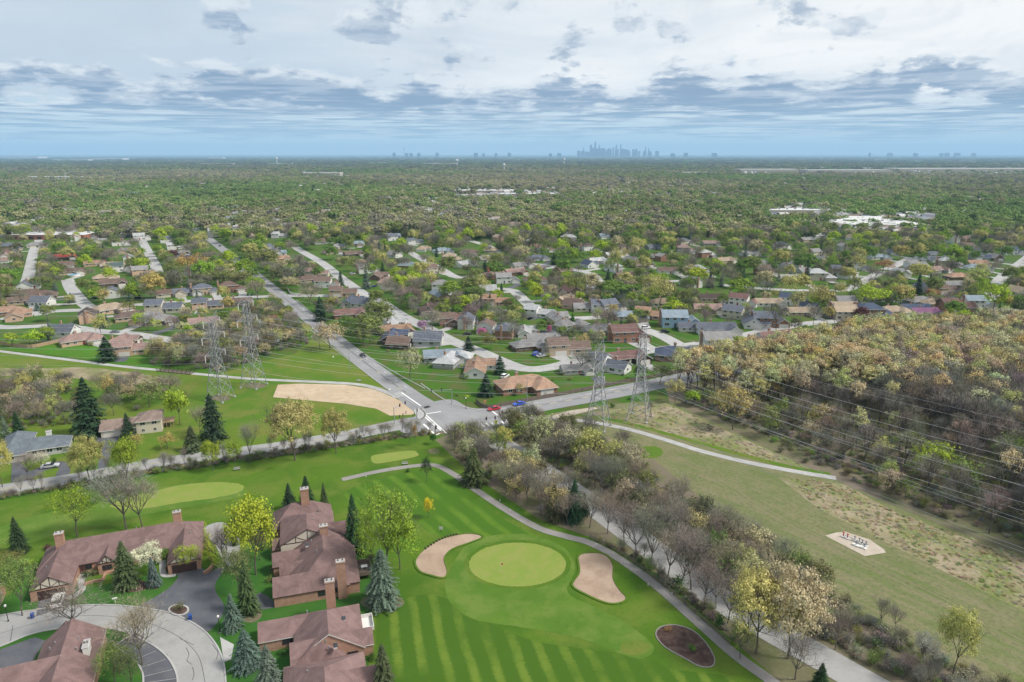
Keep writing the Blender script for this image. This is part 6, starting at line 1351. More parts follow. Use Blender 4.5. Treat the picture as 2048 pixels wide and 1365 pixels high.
signal_mast(955, 872, R(15), 6.0, 'traffic signal mast rising among bare shrubs', 2, 6.0)
def lamp_post(x, y, h, label, style='ball'):
    o = thing('lamp_post', (x, y, 0), 0, label, 'lamp post', 'lamp posts')
    mb = MB(); mb.lathe([(0.16, 0), (0.16, 0.3), (0.07, 0.5), (0.055, h)], 8); mb.build('post', M['black'], o)
    l = MB(); l.lathe([(0.06, h), (0.2, h + .12), (0.24, h + .4), (0.05, h + .62)], 8); l.build('lantern', M['lamp'], o)
    b = MB(); b.lathe([(0.26, 0), (0.26, 0.12), (0.0, 0.12)], 8); b.build('footing', M['concrete'], o)
for u, v, h, t in [(440, 1266, 3.4, 'black lamp post beside the spruces at the loop drive'), (17, 1244, 3.4, 'black lamp post beside the neighbouring condominium driveway'), (932, 819, 4.0, 'black lamp post on the grass corner of the crossroads')]:
    lamp_post(*G(u, v), h, t)
def street_light(u, v, yaw, h, label):
    x, y = G(u, v); o = thing('street_light', (x, y, 0), yaw, label, 'street light', 'street lights')
    mb = MB(); mb.tube((0, 0, 0), (0, 0, h), 0.13, 0.07, 8); mb.build('pole', M['metal'], o)
    a = MB(); a.tube((0, 0, h), (2.2, 0, h + .5), 0.06, 0.05, 6); a.build('arm', M['metal'], o)
    l = MB(); l.box(2.0, 2.8, -.15, .15, h + .42, h + .56); l.build('lamp_head', M['metal'], o)
street_light(1054, 800, R(-60), 9, 'tall grey street light behind the blue car'); street_light(700, 742, R(30), 8, 'grey street light on the verge of the straight road')
def road_sign(u, v, yaw, shape, colname, col, label, h=2.2, s=0.75):
    x, y = G(u, v); o = thing('road_sign', (x, y, 0), yaw, label, 'sign')
    mb = MB(); mb.tube((0, 0, 0), (0, 0, h + s), 0.04, 0.04, 5); mb.build('post', M['metal'], o)
    p = MB()
    pts = [(-s / 2, 0), (s / 2, 0), (s / 2, s), (-s / 2, s)] if shape == 'sq' else [(0, -s * .2), (s * .7, s * .5), (0, s * 1.2), (-s * .7, s * .5)]
    p.face([(a, -.06, h + b) for a, b in pts]); p.face([(a, -.03, h + b) for a, b in pts][::-1])
    for i in range(4): a, b = pts[i], pts[(i + 1) % 4]; p.face([(a[0], -.06, h + a[1]), (a[0], -.03, h + a[1]), (b[0], -.03, h + b[1]), (b[0], -.06, h + b[1])])
    p.build('sign_plate', mat_plain('sign_' + colname, col, 0.5, var=0.05), o)
road_sign(992, 858, R(10), 'di', 'yellow', (0.75, 0.75, 0.03), 'bright yellow diamond warning sign by the zebra stripes', 2.0, 1.0)
road_sign(970, 818, R(200), 'sq', 'rust', (0.45, 0.2, 0.1), 'rust-coloured sign on the roadside fence corner', 2.4, 0.9)
road_sign(870, 871, R(20), 'sq', 'white', (0.6, 0.6, 0.58), 'white sign at the golf-side corner of the crossing', 2.4, 0.8)
road_sign(780, 785, R(40), 'sq', 'white_b', (0.65, 0.65, 0.63), 'white sign where the meadow trail meets the road', 1.0, 0.7)
road_sign(667, 722, R(40), 'sq', 'white_c', (0.6, 0.6, 0.58), 'small white sign on the verge of the straight road', 1.6, 0.6)
# posts on the straw blanket corner
for u, v in [(799, 836), (806, 833), (812, 828), (826, 835)]:
    x, y = G(u, v); mb = MB(); mb.lathe([(0.14, 0), (0.14, 1.0), (0.08, 1.15), (0.0, 1.15)], 8); mb.build('bollard', M['timber'], loc=(x, y, 0), label='dark post at the corner of the straw blanket', cat='post', group='posts by the straw blanket')
# roadside wooden fence
def fence(pts_px, name, label, mat, gap=2.6, h=1.5, boards=True):
    ln = px_line(pts_px, 4); o = thing(name, (*ln[0], 0), 0, label, 'fence')
    x0, y0 = ln[0]; acc = []; d = 0.0
    for i in range(len(ln) - 1):
        a, b = Vector((*ln[i], 0)), Vector((*ln[i + 1], 0)); L = (b - a).length; s = 0.0
        while s < L: acc.append(a + (b - a) * (s / L)); s += gap
    acc.append(Vector((*ln[-1], 0)))
    pm = MB(); pm.box(-.07, .07, -.07, .07, 0, h + .1); pm = pm.mesh('post', mat)
    for p in acc: obj('post', pm, o, (p.x - x0, p.y - y0, 0))
    for a, b in zip(acc, acc[1:]):
        L = (b - a).length; ang = math.atan2(b.y - a.y, b.x - a.x)
        rm = MB()
        if boards: rm.box(0, L - 0.05, -.02, .02, 0.1, h)
        else:
            for z in (0.4, 0.85, 1.3): rm.box(0, L, -.03, .03, z * h / 1.5 - .06, z * h / 1.5 + .06)
        rm.build('panel' if boards else 'rail', mat, o, loc=(a.x - x0, a.y - y0, 0), rz=ang)
fence([(952, 805), (975, 818), (1040, 806), (1140, 788), (1240, 768), (1330, 752), (1400, 738)], 'roadside_fence', 'dark wooden board fence along the wide grey road', M['wood'], 2.8, 1.5)
fence([(0, 690), (55, 697), (90, 692), (122, 684)], 'garden_fence', 'tan wooden board fence behind the trail houses', M['wood_tan'], 2.6, 1.8)
fence([(1180, 1078), (1240, 1108), (1310, 1160), (1390, 1228), (1460, 1292)], 'wire_fence', 'thin dark rail fence between cart path and bare trees', M['wood'], 3.0, 1.1, False)
fence([(575, 578), (582, 590), (602, 592)], 'garden_fence', 'white board fence at the cross street corner', M['trim'], 2.6, 1.7)
fence([(760, 578), (772, 580), (800, 577), (806, 568)], 'garden_fence', 'white board fence round a yard on the curving street', M['trim'], 2.6, 1.7)
# trail footbridge
bl = px_line([(318, 741), (350, 744), (385, 748)], 6); o = thing('footbridge', (*bl[0], 0), math.atan2(bl[-1][1] - bl[0][1], bl[-1][0] - bl[0][0]), 'dark timber footbridge with railings carrying the trail over the creek', 'bridge')
Lb = math.hypot(bl[-1][1] - bl[0][1], bl[-1][0] - bl[0][0])
mb = MB(); mb.box(0, Lb, -1.5, 1.5, 0.12, 0.3); mb.build('deck', M['wood'], o)
for s in (-1, 1):
    mb = MB(); mb.box(0, Lb, s * 1.5 - .05, s * 1.5 + .05, 1.2, 1.32); mb.box(0, Lb, s * 1.5 - .04, s * 1.5 + .04, 0.75, 0.84); mb.build('railing', M['timber'], o)
    for k in range(9):
        mb = MB(); mb.box(k * Lb / 8 - .06, k * Lb / 8 + .06, s * 1.5 - .06, s * 1.5 + .06, 0, 1.35); mb.build('post', M['timber'], o)
# golf: flag, sign, stakes, bench, litter bin, markers
x, y = G(1002, 1145); o = thing('golf_flag', (x, y, 0.06), 0, 'red flag on a thin pin in the putting green', 'flag')
mb = MB(); mb.tube((0, 0, 0), (0, 0, 2.2), 0.02, 0.02, 5); mb.build('pin', M['trim'], o)
mb = MB(); mb.face([(0, 0, 2.2), (0.5, 0.05, 2.1), (0.48, 0.08, 1.85), (0, 0, 1.75)]); mb.face([(0, .012, 1.75), (0.48, 0.092, 1.85), (0.5, 0.062, 2.1), (0, .012, 2.2)]); mb.build('pennant', M['redlamp'], o)
x, y = G(882, 1066); o = thing('golf_sign', (x, y, 0), R(-8), 'white square sign on a dark post beside the curved bunker', 'sign')
mb = MB(); mb.tube((0, 0, 0), (0, 0, 1.9), 0.05, 0.05, 6); mb.build('post', M['black'], o)
mb = MB(); mb.box(-.45, .45, -.06, 0, 0.9, 1.7); mb.build('sign_plate', M['trim'], o)
for k in range(12):
    t = k / 11; x, y = G(851 + 62 * t, 1099 - 28 * t - 5 * math.sin(t * 3.1)); mb = MB(); mb.box(-.1, .1, -.25, .25, 0, 0.45); mb.build('timber_stake', M['timber'], loc=(x, y, 0.02), rz=R(50), label='short dark timber in the row edging the curved bunker', cat='timber', group='timbers edging the bunker')
def bench(u, v, rz, label):
    x, y = G(u, v); o = thing('bench', (x, y, 0), rz, label, 'bench')
    for k in range(3): mb = MB(); mb.box(-.9, .9, -.25 + k * .17, -.12 + k * .17, 0.42, 0.47); mb.build('seat_slat', M['concrete'], o)
    for k in range(2): mb = MB(); mb.box(-.9, .9, .27, .32, 0.6 + k * .2, 0.74 + k * .2); mb.build('back_slat', M['concrete'], o)
    for s in (-.7, .7): mb = MB(); mb.box(s - .06, s + .06, -.25, .3, 0, 0.42); mb.box(s - .05, s + .05, .3, .36, 0, 0.95); mb.build('leg', M['black'], o)
bench(474, 941, R(20), 'pale bench beside the lime tree on the golf edge'); bench(810, 930, R(10), 'pale bench beside the cart path by the tee'); bench(718, 764, R(10), 'pale bench beside the meadow trail')
for u, v in [(1020, 1024), (1192, 1092), (1250, 1128), (1296, 1172), (1344, 1190), (1000, 1003), (732, 955)]:
    x, y = G(u, v); mb = MB(); mb.lathe([(0.09, 0), (0.09, 0.55), (0.05, 0.7), (0, 0.7)], 8); mb.build('path_marker', M['trim'], loc=(x, y, 0), label='short white marker post beside the cart path', cat='post', group='marker posts along the cart path')
# wheelie bins
M['bin_blue'] = mat_plain('bin_plastic', (0.02, 0.06, 0.25), 0.5)
for u, v, t in [(66, 1237, 'blue wheeled bin at the end of the white car driveway'), (381, 1240, 'blue wheeled bin beside the asphalt driveway court')]:
    x, y = G(u, v); o = thing('wheeled_bin', (x, y, 0.05), R(30), t, 'bin', 'blue wheeled bins')
    mb = MB(); mb.face([(-.25, -.25, 0), (-.25, .3, 0), (.25, .3, 0), (.25, -.25, 0)])
    lo = [(-.25, -.25, 0), (.25, -.25, 0), (.25, .3, 0), (-.25, .3, 0)]; hi = [(-.33, -.36, 1.0), (.33, -.36, 1.0), (.33, .36, 1.0), (-.33, .36, 1.0)]
    for i in range(4): mb.face([lo[i], lo[(i + 1) % 4], hi[(i + 1) % 4], hi[i]])
    mb.build('body', M['bin_blue'], o); l = MB(); l.box(-.35, .35, -.4, .4, 1.0, 1.08); l.build('lid', M['bin_blue'], o)
    for s in (-.3, .3): w = MB(); w.tube((s - .03, .32, .13), (s + .03, .32, .13), .13, .13, 8, 0, True); w.build('wheel', M['tyre'], o)
# mail boxes
for u, v, t in [(231, 1207, 'white mailbox on a post on the condominium lawn'), (250, 926, 'white mailbox beside the split-level driveway')]:
    x, y = G(u, v); o = thing('mailbox', (x, y, 0), R(20), t, 'mailbox')
    mb = MB(); mb.box(-.05, .05, -.05, .05, 0, 1.05); mb.build('post', M['trim'], o); mb = MB(); mb.box(-.45, .45, -.12, .12, 1.05, 1.3); mb.lathe([(.12, 0), (.12, .01)], 6, 0, (0, 0, 1.3)); mb.build('box', M['trim'], o)
# valve manifold on the gravel pad
x, y = G(1712, 1086); o = thing('pipe_manifold', (x, y, 0.06), R(-50), 'white concrete blocks and dark pipe valves on the gravel pad', 'pipes')
for k, (a, b, s) in enumerate([(-2.6, 0.2, 1.0), (0.0, 0.5, 1.2), (1.8, 0.2, 0.9), (0.6, -1.4, 0.8), (2.2, -1.2, 0.8)]):
    mb = MB(); mb.box(a - s, a + s, b - .5, b + .5, 0, 0.3); mb.build('plinth', M['trim'], o)
for a, b in [(-3.2, .2), (-2.2, .2), (-.6, .5), (.5, .5), (1.3, .3), (2.2, .2), (.6, -1.4), (2.4, -1.2)]:
    mb = MB(); mb.tube((a, b, .3), (a, b, 1.3), .12, .12, 8, 0, True); mb.tube((a - .3, b, 1.15), (a + .3, b, 1.15), .1, .1, 8, 0, True); mb.build('valve', M['metal'] if a > -2 else M['redlamp'], o)
for b in (0.2,): mb = MB(); mb.tube((-3.4, b, .55), (2.8, b, .55), .09, .09, 8, 0, True); mb.build('pipe', M['metal'], o)
# swimming pools
M['pool'] = mat_plain('pool_water', (0.08, 0.32, 0.55), 0.1, var=0.2)
for u, v, r in [(148, 552, 4.2), (551, 681, 4.0)]:
    x, y = G(u, v); o = thing('swimming_pool', (x, y, 0), 0, 'round raised blue swimming pool behind the houses', 'pool', 'raised garden pools')
    mb = MB(); mb.lathe([(r, 0), (r, 1.15), (r - .25, 1.2), (r - .25, 0.95)], 20); mb.build('rim', M['trim'], o)
    mb = MB(); mb.face([((r - .24) * math.cos(k * math.pi / 10), (r - .24) * math.sin(k * math.pi / 10), 0.98) for k in range(20)]); mb.build('water', M['pool'], o)
# ------------------------------------------------------------------ driveways, suburb trees and the far land
def nearest_street(p):
    best = (1e9, None)
    for ln in ST_LINES + [diag]:
        for i in range(len(ln) - 1):
            ax, ay = ln[i]; bx, by = ln[i + 1]; dx, dy = bx - ax, by - ay; q = dx * dx + dy * dy or 1e-9
            t = max(0, min(1, ((p[0] - ax) * dx + (p[1] - ay) * dy) / q)); c = (ax + dx * t, ay + dy * t)
            d = math.hypot(p[0] - c[0], p[1] - c[1])
            if d < best[0]: best = (d, c)
    return best
for (x, y, r, yaw, lab, d) in HOUSES:
    gx, gy = d['gar'][0], d['gar'][1] - 0.3
    p = (x + gx * math.cos(yaw) - gy * math.sin(yaw), y + gx * math.sin(yaw) + gy * math.cos(yaw))
    e = (p[0] + 9 * math.sin(yaw), p[1] - 9 * math.cos(yaw))
    dd, c = nearest_street(e)
    tgt = c if dd < 26 else e
    setting('driveway', strip([p, ((p[0] * .45 + e[0] * .55), (p[1] * .45 + e[1] * .55)), tgt], 5.0, 0.05 + rnd.uniform(0, 0.008)), M['concrete'] if rnd.random() < 0.75 else M['asphalt_dark'])
HPX = [(*PX(h[0] + k * math.cos(h[3]), h[1] + k * math.sin(h[3]), 3.0), h[1]) for h in HOUSES for k in (-7, 0, 7)]
BPX = []
for u_, v_, w_ in [(1770, 462, 180), (85, 476, 160), (1590, 432, 100), (960, 388, 110), (1060, 394, 100)]:
    BPX += [(u_ - w_ / 2 + k * w_ / 6, v_ - dv, G(u_, v_)[1]) for k in range(7) for dv in (4, 13, 22)]
RPX = []
for ln in ST_LINES + [diag]:
    for a, b in zip(ln, ln[1:]):
        for t in (0.0, 0.5):
            q = (a[0] + (b[0] - a[0]) * t, a[1] + (b[1] - a[1]) * t); RPX.append((*PX(q[0], q[1], 0), q[1]))
HC = {}
for h in HOUSES: HC.setdefault((int(h[0] // 30), int(h[1] // 30)), []).append(h)
def near_house(x, y, gap):
    for i in (-1, 0, 1):
        for j in (-1, 0, 1):
            for h in HC.get((int(x // 30) + i, int(y // 30) + j), ()):
                if math.hypot(h[0] - x, h[1] - y) < h[2] * 0.75 + gap: return True
    return False
def hides(x, y, Rr, H, rg, p=0.96):
    u0, v0 = PX(x, y, H * 0.95); u1, v1 = PX(x, y, H * 0.25)
    w = Rr / y * F * 0.9 + 3
    for (u, v, yy) in BPX:
        if yy > y - 5 and abs(u - u0) < w and v0 - 3 < v < v1 + 3: return rg.random() < 0.985
    for (u, v, yy) in HPX:
        if yy > y and abs(u - u0) < w and v0 - 5 < v < v1 + 3: return rg.random() < p
    for (u, v, yy) in RPX:
        if yy > y and abs(u - u0) < w and v0 < v < v1 + 2: return rg.random() < 0.97
    return False
CLEAR = [[G(*p) for p in [(430, 760), (500, 730), (640, 670), (800, 785), (860, 840), (300, 930), (0, 975), (-200, 1010), (-200, 690), (0, 695), (330, 735)]], wood_poly]
def free(x, y, Rr, gap=2.0):
    if any(dist_line((x, y), ln) < 5.0 + gap * 0.4 for ln in ST_LINES): return False
    if dist_line((x, y), diag) < 7.5 or dist_line((x, y), main_road) < 8: return False
    if near_house(x, y, gap): return False
    return not any(inside((x, y), c) for c in CLEAR)
PAL = ['olive green', 'olive green', 'golden tan', 'pale tan', 'fresh green', 'yellow green', 'olive green', 'lime green', 'golden tan', 'brown green', 'olive green', 'fresh green']
BPAL = ['grey brown', 'dark grey', 'pinkish grey', 'grey brown']
rg = random.Random(501)
TC = {}
for t in TREES: TC.setdefault((int(t[0] // 12), int(t[1] // 12)), []).append(t)
def crowded(x, y, d):
    for i in (-1, 0, 1):
        for j in (-1, 0, 1):
            for t in TC.get((int(x // 12) + i, int(y // 12) + j), ()):
                if math.hypot(t[0] - x, t[1] - y) < d: return True
    return False
SUB = []
tries = 0
while tries < 17000:
    tries += 1
    v = 700 - (700 - 468) * rg.random() ** 0.62; u = rg.uniform(-40, 2090)
    x, y = G(u, v)
    if y > 880: continue
    Rr = rg.uniform(4.2, 7.6); H = Rr * rg.uniform(1.85, 2.4)
    if v > 600: Rr *= 0.7; H *= 0.75
    if not free(x, y, Rr) or crowded(x, y, Rr * 1.15) or hides(x, y, Rr, H, rg): continue
    TC.setdefault((int(x // 12), int(y // 12)), []).append((x, y, Rr, H))
    t = rg.random()
    k, c = ('leafy_m', rg.choice(PAL)) if t < 0.40 else (('airy_m', rg.choice(PAL)) if t < 0.62 else (('bare_m', rg.choice(BPAL)) if t < 0.93 else ('spruce_m', rg.choice(['dark green', 'dark green', 'blue green']))))
    if t > 0.93: Rr *= 0.55; H *= 1.0
    SUB.append((x, y, k, H, Rr, c))
SUB.sort(key=lambda s: s[1])
def beside(x, y):
    h = min(HOUSES, key=lambda h: (h[0] - x) ** 2 + (h[1] - y) ** 2)
    return 'beside the ' + ' '.join(h[4].split(' house')[0].split()) + ' house'
for s in SUB[:260]: plant(*s, note=beside(s[0], s[1]))
for s in SUB[260:]:
    FAR_PTS.append((s[0], s[1], {'leafy_m': 0, 'airy_m': 1, 'bare_m': 2, 'spruce_m': 3}[s[2]], s[4] / 4.9 if s[2] != 'spruce_m' else s[4] / 2.8, s[3] / 10, COLS[s[5]]))
# low garden shrubs near the houses
n = 0
for h in HOUSES:
    if h[1] > 360: continue
    for k in range(2):
        a = rg.uniform(0, 6.28); x, y = h[0] + math.cos(a) * h[2] * 1.05, h[1] + math.sin(a) * h[2] * 1.05
        if any(dist_line((x, y), ln) < 5 for ln in ST_LINES) or not (0 < PX(x, y)[0] < 2048): continue
        plant(x, y, 'shrub', rg.uniform(1.0, 2.2), rg.uniform(0.9, 1.7), rg.choice(['deep green', 'olive green', 'brown green', 'fresh green', 'yellow green', 'maroon']), note='in the garden of the ' + h[4].split(' house')[0] + ' house'); n += 1

def far_clearings(u, v):
    """open built-up places in the far land (photo pixels)"""
    for a, b, c, d in [(0, 450, 165, 482), (1660, 436, 1870, 466), (905, 380, 1115, 402), (1480, 336, 2048, 352), (150, 372, 175, 380), (130, 350, 300, 356), (600, 345, 700, 358), (1545, 422, 1640, 434)]:
        if a < u < c and b < v < d: return True
    return False
def hash2(i, j): return random.Random(i * 7919 + j * 104729 + 13).random()
def open_block(x, y):
    # built-up blocks and streets between the woods, on the street grid
    c, s = math.cos(BASE_YAW), math.sin(BASE_YAW); p, q = x * c + y * s, -x * s + y * c
    if p % 210 < 15 or q % 420 < 14: return True
    return hash2(int(p // 105), int(q // 140)) < (0.46 if y < 1100 else 0.30 if y < 2200 else 0.18)
tries = 0; cells2 = {}
rg = random.Random(911)
# woods between 700 m and 5 km
count = 0
while count < 36000 and tries < 400000:
    tries += 1
    v = 478 - (478 - 332) * rg.random() ** 1.0; u = rg.uniform(-60, 2108)
    x, y = G(u, v)
    # density falls with distance in the picture plane, so accept by ground area
    if rg.random() > min(1.0, (y / 2600.0) ** 1.15 + 0.10): continue
    cs = 12.5
    key = (int(x / cs), int(y / cs))
    if key in cells2: continue
    if y < 1500 and (not free(x, y, 5) or crowded(x, y, 4.5) or hides(x, y, 5, 10, rg, 0.7)): continue
    if far_clearings(u, v) and rg.random() < 0.93: continue
    if open_block(x, y) and rg.random() < 0.66: continue
    cells2[key] = 1; count += 1
    zone = math.sin(x * 0.004 + 1.3) + math.sin(y * 0.0035 + x * 0.002)
    t = rg.random()
    if t < 0.06: k, c = 3, COLS['dark green']
    else:
        zz = 0.40 + 0.24 * zone + rg.gauss(0, 0.24); k = 4
        ramp = [(0.19, 0.275, 0.085), (0.23, 0.285, 0.105), (0.26, 0.275, 0.13), (0.32, 0.31, 0.17), (0.265, 0.25, 0.195), (0.35, 0.325, 0.20)]
        if y > 2000: zz += 0.15
        c = ramp[max(0, min(5, int(zz * 6)))]
    s = rg.choice([rg.uniform(0.9, 1.4), rg.uniform(1.3, 2.2), rg.uniform(1.3, 2.0)])
    kk = rg.uniform(0.72, 1.02) * (1 + 0.14 * math.sin(x * 0.011 + 2) * math.sin(y * 0.007))
    FAR_PTS.append((x, y, 5 if k == 3 else k, s, s * rg.uniform(0.6, 0.85), [q * kk for q in c]))
# clumps from 4 to 17 km
CLUMP = []
tries = 0
while len(CLUMP) < 9000 and tries < 200000:
    tries += 1
    v = 342 - (342 - 314.6) * rg.random(); u = rg.uniform(-60, 2108)
    x, y = G(u, v)
    if far_clearings(u, v) and rg.random() < 0.86: continue
    s = rg.uniform(0.8, 1.3) * (0.8 + y / 9000)
    c = COLS[rg.choice(['olive green', 'brown green', 'brown green', 'olive green', 'brown green'])]
    CLUMP.append((x, y, 0, s, rg.uniform(0.8, 1.3), [q * rg.uniform(0.6, 0.9) for q in c]))

def mass(name, pts, protos, label):
    """one object whose points carry instanced crowns (geometry nodes)"""
    me = bpy.data.meshes.new(name)
    me.from_pydata([(p[0], p[1], 0.0) for p in pts], [], [])
    for nm, ty in (('color', 'FLOAT_COLOR'), ('variant', 'INT'), ('size', 'FLOAT_VECTOR'), ('turn', 'FLOAT')): me.attributes.new(nm, ty, 'POINT')
    rr = random.Random(3)
    groups = {}
    lut = []
    for k, lst in protos.items():
        for me_ in lst: groups.setdefault(k, []).append(len(lut)); lut.append(me_)
    cb, vb, sb, rb = [], [], [], []
    for p in pts:
        cb += [*p[5][:3], 1.0]; vb.append(rr.choice(groups[p[2]])); sb += [p[3], p[3], p[4]]; rb.append(rr.uniform(0, 6.28))
    me.attributes['color'].data.foreach_set('color', cb); me.attributes['variant'].data.foreach_set('value', vb); me.attributes['size'].data.foreach_set('vector', sb); me.attributes['turn'].data.foreach_set('value', rb)
    o = obj(name, me, kind='stuff', label=label)
    ng = bpy.data.node_groups.new(name + '_scatter', 'GeometryNodeTree')
    ng.interface.new_socket('Geometry', in_out='INPUT', socket_type='NodeSocketGeometry'); ng.interface.new_socket('Geometry', in_out='OUTPUT', socket_type='NodeSocketGeometry')
    N, Lk = ng.nodes, ng.links
    gi, go = N.new('NodeGroupInput'), N.new('NodeGroupOutput'); jn = N.new('GeometryNodeJoinGeometry')
    def attr(nm, ty):
        a = N.new('GeometryNodeInputNamedAttribute'); a.data_type = ty; a.inputs['Name'].default_value = nm; return a.outputs['Attribute']
    v_, s_, r_ = attr('variant', 'INT'), attr('size', 'FLOAT_VECTOR'), attr('turn', 'FLOAT')
    cx_ = N.new('ShaderNodeCombineXYZ'); Lk.new(r_, cx_.inputs[2])
    for i, src in enumerate(lut):
        cmp_ = N.new('FunctionNodeCompare'); cmp_.data_type = 'INT'; cmp_.operation = 'EQUAL'
        Lk.new(v_, cmp_.inputs[2]); cmp_.inputs[3].default_value = i
        oi = N.new('GeometryNodeObjectInfo'); oi.transform_space = 'ORIGINAL'; oi.inputs['Object'].default_value = src; oi.inputs['As Instance'].default_value = False
        ip = N.new('GeometryNodeInstanceOnPoints')
        Lk.new(gi.outputs[0], ip.inputs['Points']); Lk.new(cmp_.outputs[0], ip.inputs['Selection']); Lk.new(oi.outputs['Geometry'], ip.inputs['Instance'])
        Lk.new(cx_.outputs[0], ip.inputs['Rotation']); Lk.new(s_, ip.inputs['Scale'])
        Lk.new(ip.outputs[0], jn.inputs[0])
    Lk.new(jn.outputs[0], go.inputs[0])
    md = o.modifiers.new('scatter', 'NODES'); md.node_group = ng
    return o
def crown_of(kind, i, u, v, H, Rr, color):
    """a real tree of that kind standing in the scene whose crown the mass repeats"""
    x, y = G(u, v); t = plant(x, y, kind, H, Rr, color, var=i)
    return [c for c in t.children if c.name.startswith('crown')][0]
spots = {'leafy_m': [(1010, 512), (520, 492), (700, 500)], 'airy_m': [(1250, 520), (1400, 515)], 'bare_m': [(930, 520), (1500, 500)], 'spruce_m': [(1120, 505), (1560, 520)], 'leafy_f': [(600, 470), (900, 470), (1200, 472), (1500, 470)], 'spruce_f': [(800, 470), (1100, 470)],
         'forest_m': [(1600, 760), (1700, 770), (1640, 790), (1760, 780)], 'forest_bare': [(1850, 850), (1900, 830), (1950, 860)]}
CR = {}
for k, l in spots.items():
    for i, (u, v) in enumerate(l):
        H, Rr = (15, 3.3) if k.startswith('forest') else ((10, 2.6) if k.startswith('spruce') else (10, 4.8))
        CR.setdefault(k, []).append(crown_of(k, i, u, v, H, Rr, {'leafy': 'olive green', 'airy': 'golden tan', 'bare': 'grey brown', 'spruce': 'dark green', 'forest': 'golden tan' if k == 'forest_m' else 'dark grey'}[k.split('_')[0]]))
mass('suburban_canopy', FAR_PTS, {0: CR['leafy_m'], 1: CR['airy_m'], 2: CR['bare_m'], 3: CR['spruce_m'], 4: CR['leafy_f'], 5: CR['spruce_f']}, 'mixed spring tree canopy covering the far suburb')
mass('inner_woodland', FOREST_PTS, {0: CR['forest_m'], 1: CR['forest_bare']}, 'dense tan and grey woodland behind its front ranks')
# far clumps: lumps of low crowns, one mesh per clump size
mass('distant_woods', CLUMP, {0: [c for c in CR['leafy_f']]}, 'blue-green distant woods reaching to the horizon')
for p in bpy.data.objects['distant_woods'].data.attributes['size'].data: p.vector = (p.vector[0] * 4.5, p.vector[1] * 4.5, p.vector[2] * 1.15)

# low dead brush and undergrowth that nobody could count
def brush_pts(poly, n, cols, s0, s1, seed, avoid=()):
    rg = random.Random(seed); P = [G(*p) for p in poly]; res = []
    x0, x1 = min(p[0] for p in P), max(p[0] for p in P); y0, y1 = min(p[1] for p in P), max(p[1] for p in P)
    while len(res) < n:
        q = (rg.uniform(x0, x1), rg.uniform(y0, y1))
        if inside(q, P) and not any(dist_line(q, ln) < d for ln, d in avoid):
            s = rg.uniform(s0, s1); c = rg.choice(cols); res.append((q[0], q[1], rg.choice([0, 1]), s, s * rg.uniform(.5, 1.0), [k * rg.uniform(.8, 1.2) for k in c]))
    return res
def foliage_of(kind, i, u, v):
    x, y = G(u, v); t = plant(x, y, kind, 2.0, 1.6, 'brown green', var=i)
    return [c for c in t.children if c.name.startswith('foliage')][0]
SB = [foliage_of('shrub_bare', 0, 1300, 818), foliage_of('shrub_bare', 1, 1560, 905)]; SG = [foliage_of('shrub', 0, 1420, 862), foliage_of('shrub', 1, 1610, 925)]
TANS = [(0.46, 0.40, 0.28), (0.40, 0.34, 0.23), (0.34, 0.30, 0.19), (0.24, 0.27, 0.11)]
BRUSH = brush_pts([(1180, 826), (1330, 806), (1500, 884), (1640, 948), (1480, 908), (1340, 868), (1240, 846)], 380, TANS, 0.15, 0.45, 61, [(trail_r, 2.2)])
BRUSH += brush_pts([(1575, 955), (1690, 970), (1800, 1030), (2060, 1118), (2060, 1225), (1900, 1150), (1780, 1090), (1640, 1020)], 900, TANS, 0.12, 0.40, 62, [(trail_r, 2.2)])
BRUSH += brush_pts([(200, 745), (300, 752), (345, 765), (300, 772), (200, 762)], 120, TANS, 0.3, 0.6, 63)
mass('dead_brush', [(p[0], p[1], p[2], p[3], p[4] * 0.55, p[5]) for p in BRUSH], {0: SG, 1: SG}, 'tan tangle of dead brush in the right of way')
UC = [COLS['brown green'], COLS['olive green'], COLS['grey brown'], COLS['dark grey']]
UNDER = brush_pts([(1350, 800), (1500, 862), (1680, 950), (1850, 1024), (2060, 1100), (2060, 960), (1850, 880), (1650, 800), (1480, 770)], 900, UC, 0.4, 1.1, 64)
UNDER += brush_pts([(905, 905), (960, 860), (1060, 850), (1180, 880), (1290, 930), (1420, 1060), (1560, 1140), (1700, 1215), (1960, 1360), (1800, 1380), (1600, 1250), (1360, 1120), (1180, 1000), (1100, 950), (960, 960)], 800, UC, 0.35, 0.95, 65, [(diag2, 5.2), (cart, 2.5), (trail_r, 2.5)])
UNDER += brush_pts([(-20, 985), (300, 938), (560, 902), (860, 864), (860, 870), (560, 914), (300, 950), (-20, 1003)], 420, UC, 0.3, 0.6, 66, [(side_road, 4.4)])
UNDER += brush_pts([(1190, 1080), (1290, 1122), (1380, 1190), (1480, 1280), (1470, 1285), (1370, 1200), (1280, 1130)], 90, UC, 0.3, 0.6, 67, [(diag2, 4.2), (cart, 1.8)])
UNDER += brush_pts([(285, 700), (350, 690), (470, 655), (560, 635), (600, 660), (620, 690), (560, 705), (450, 742), (380, 738), (300, 730)], 500, UC, 0.5, 1.2, 68, [(trail_l, 3.5), (diag, 7)])
UNDER += brush_pts([(-30, 760), (60, 770), (150, 775), (180, 800), (150, 850), (60, 860), (-30, 850)], 260, UC, 0.5, 1.0, 69)
mass('undergrowth', UNDER, {0: SB, 1: SG}, 'low tangled undergrowth beneath the wild trees')

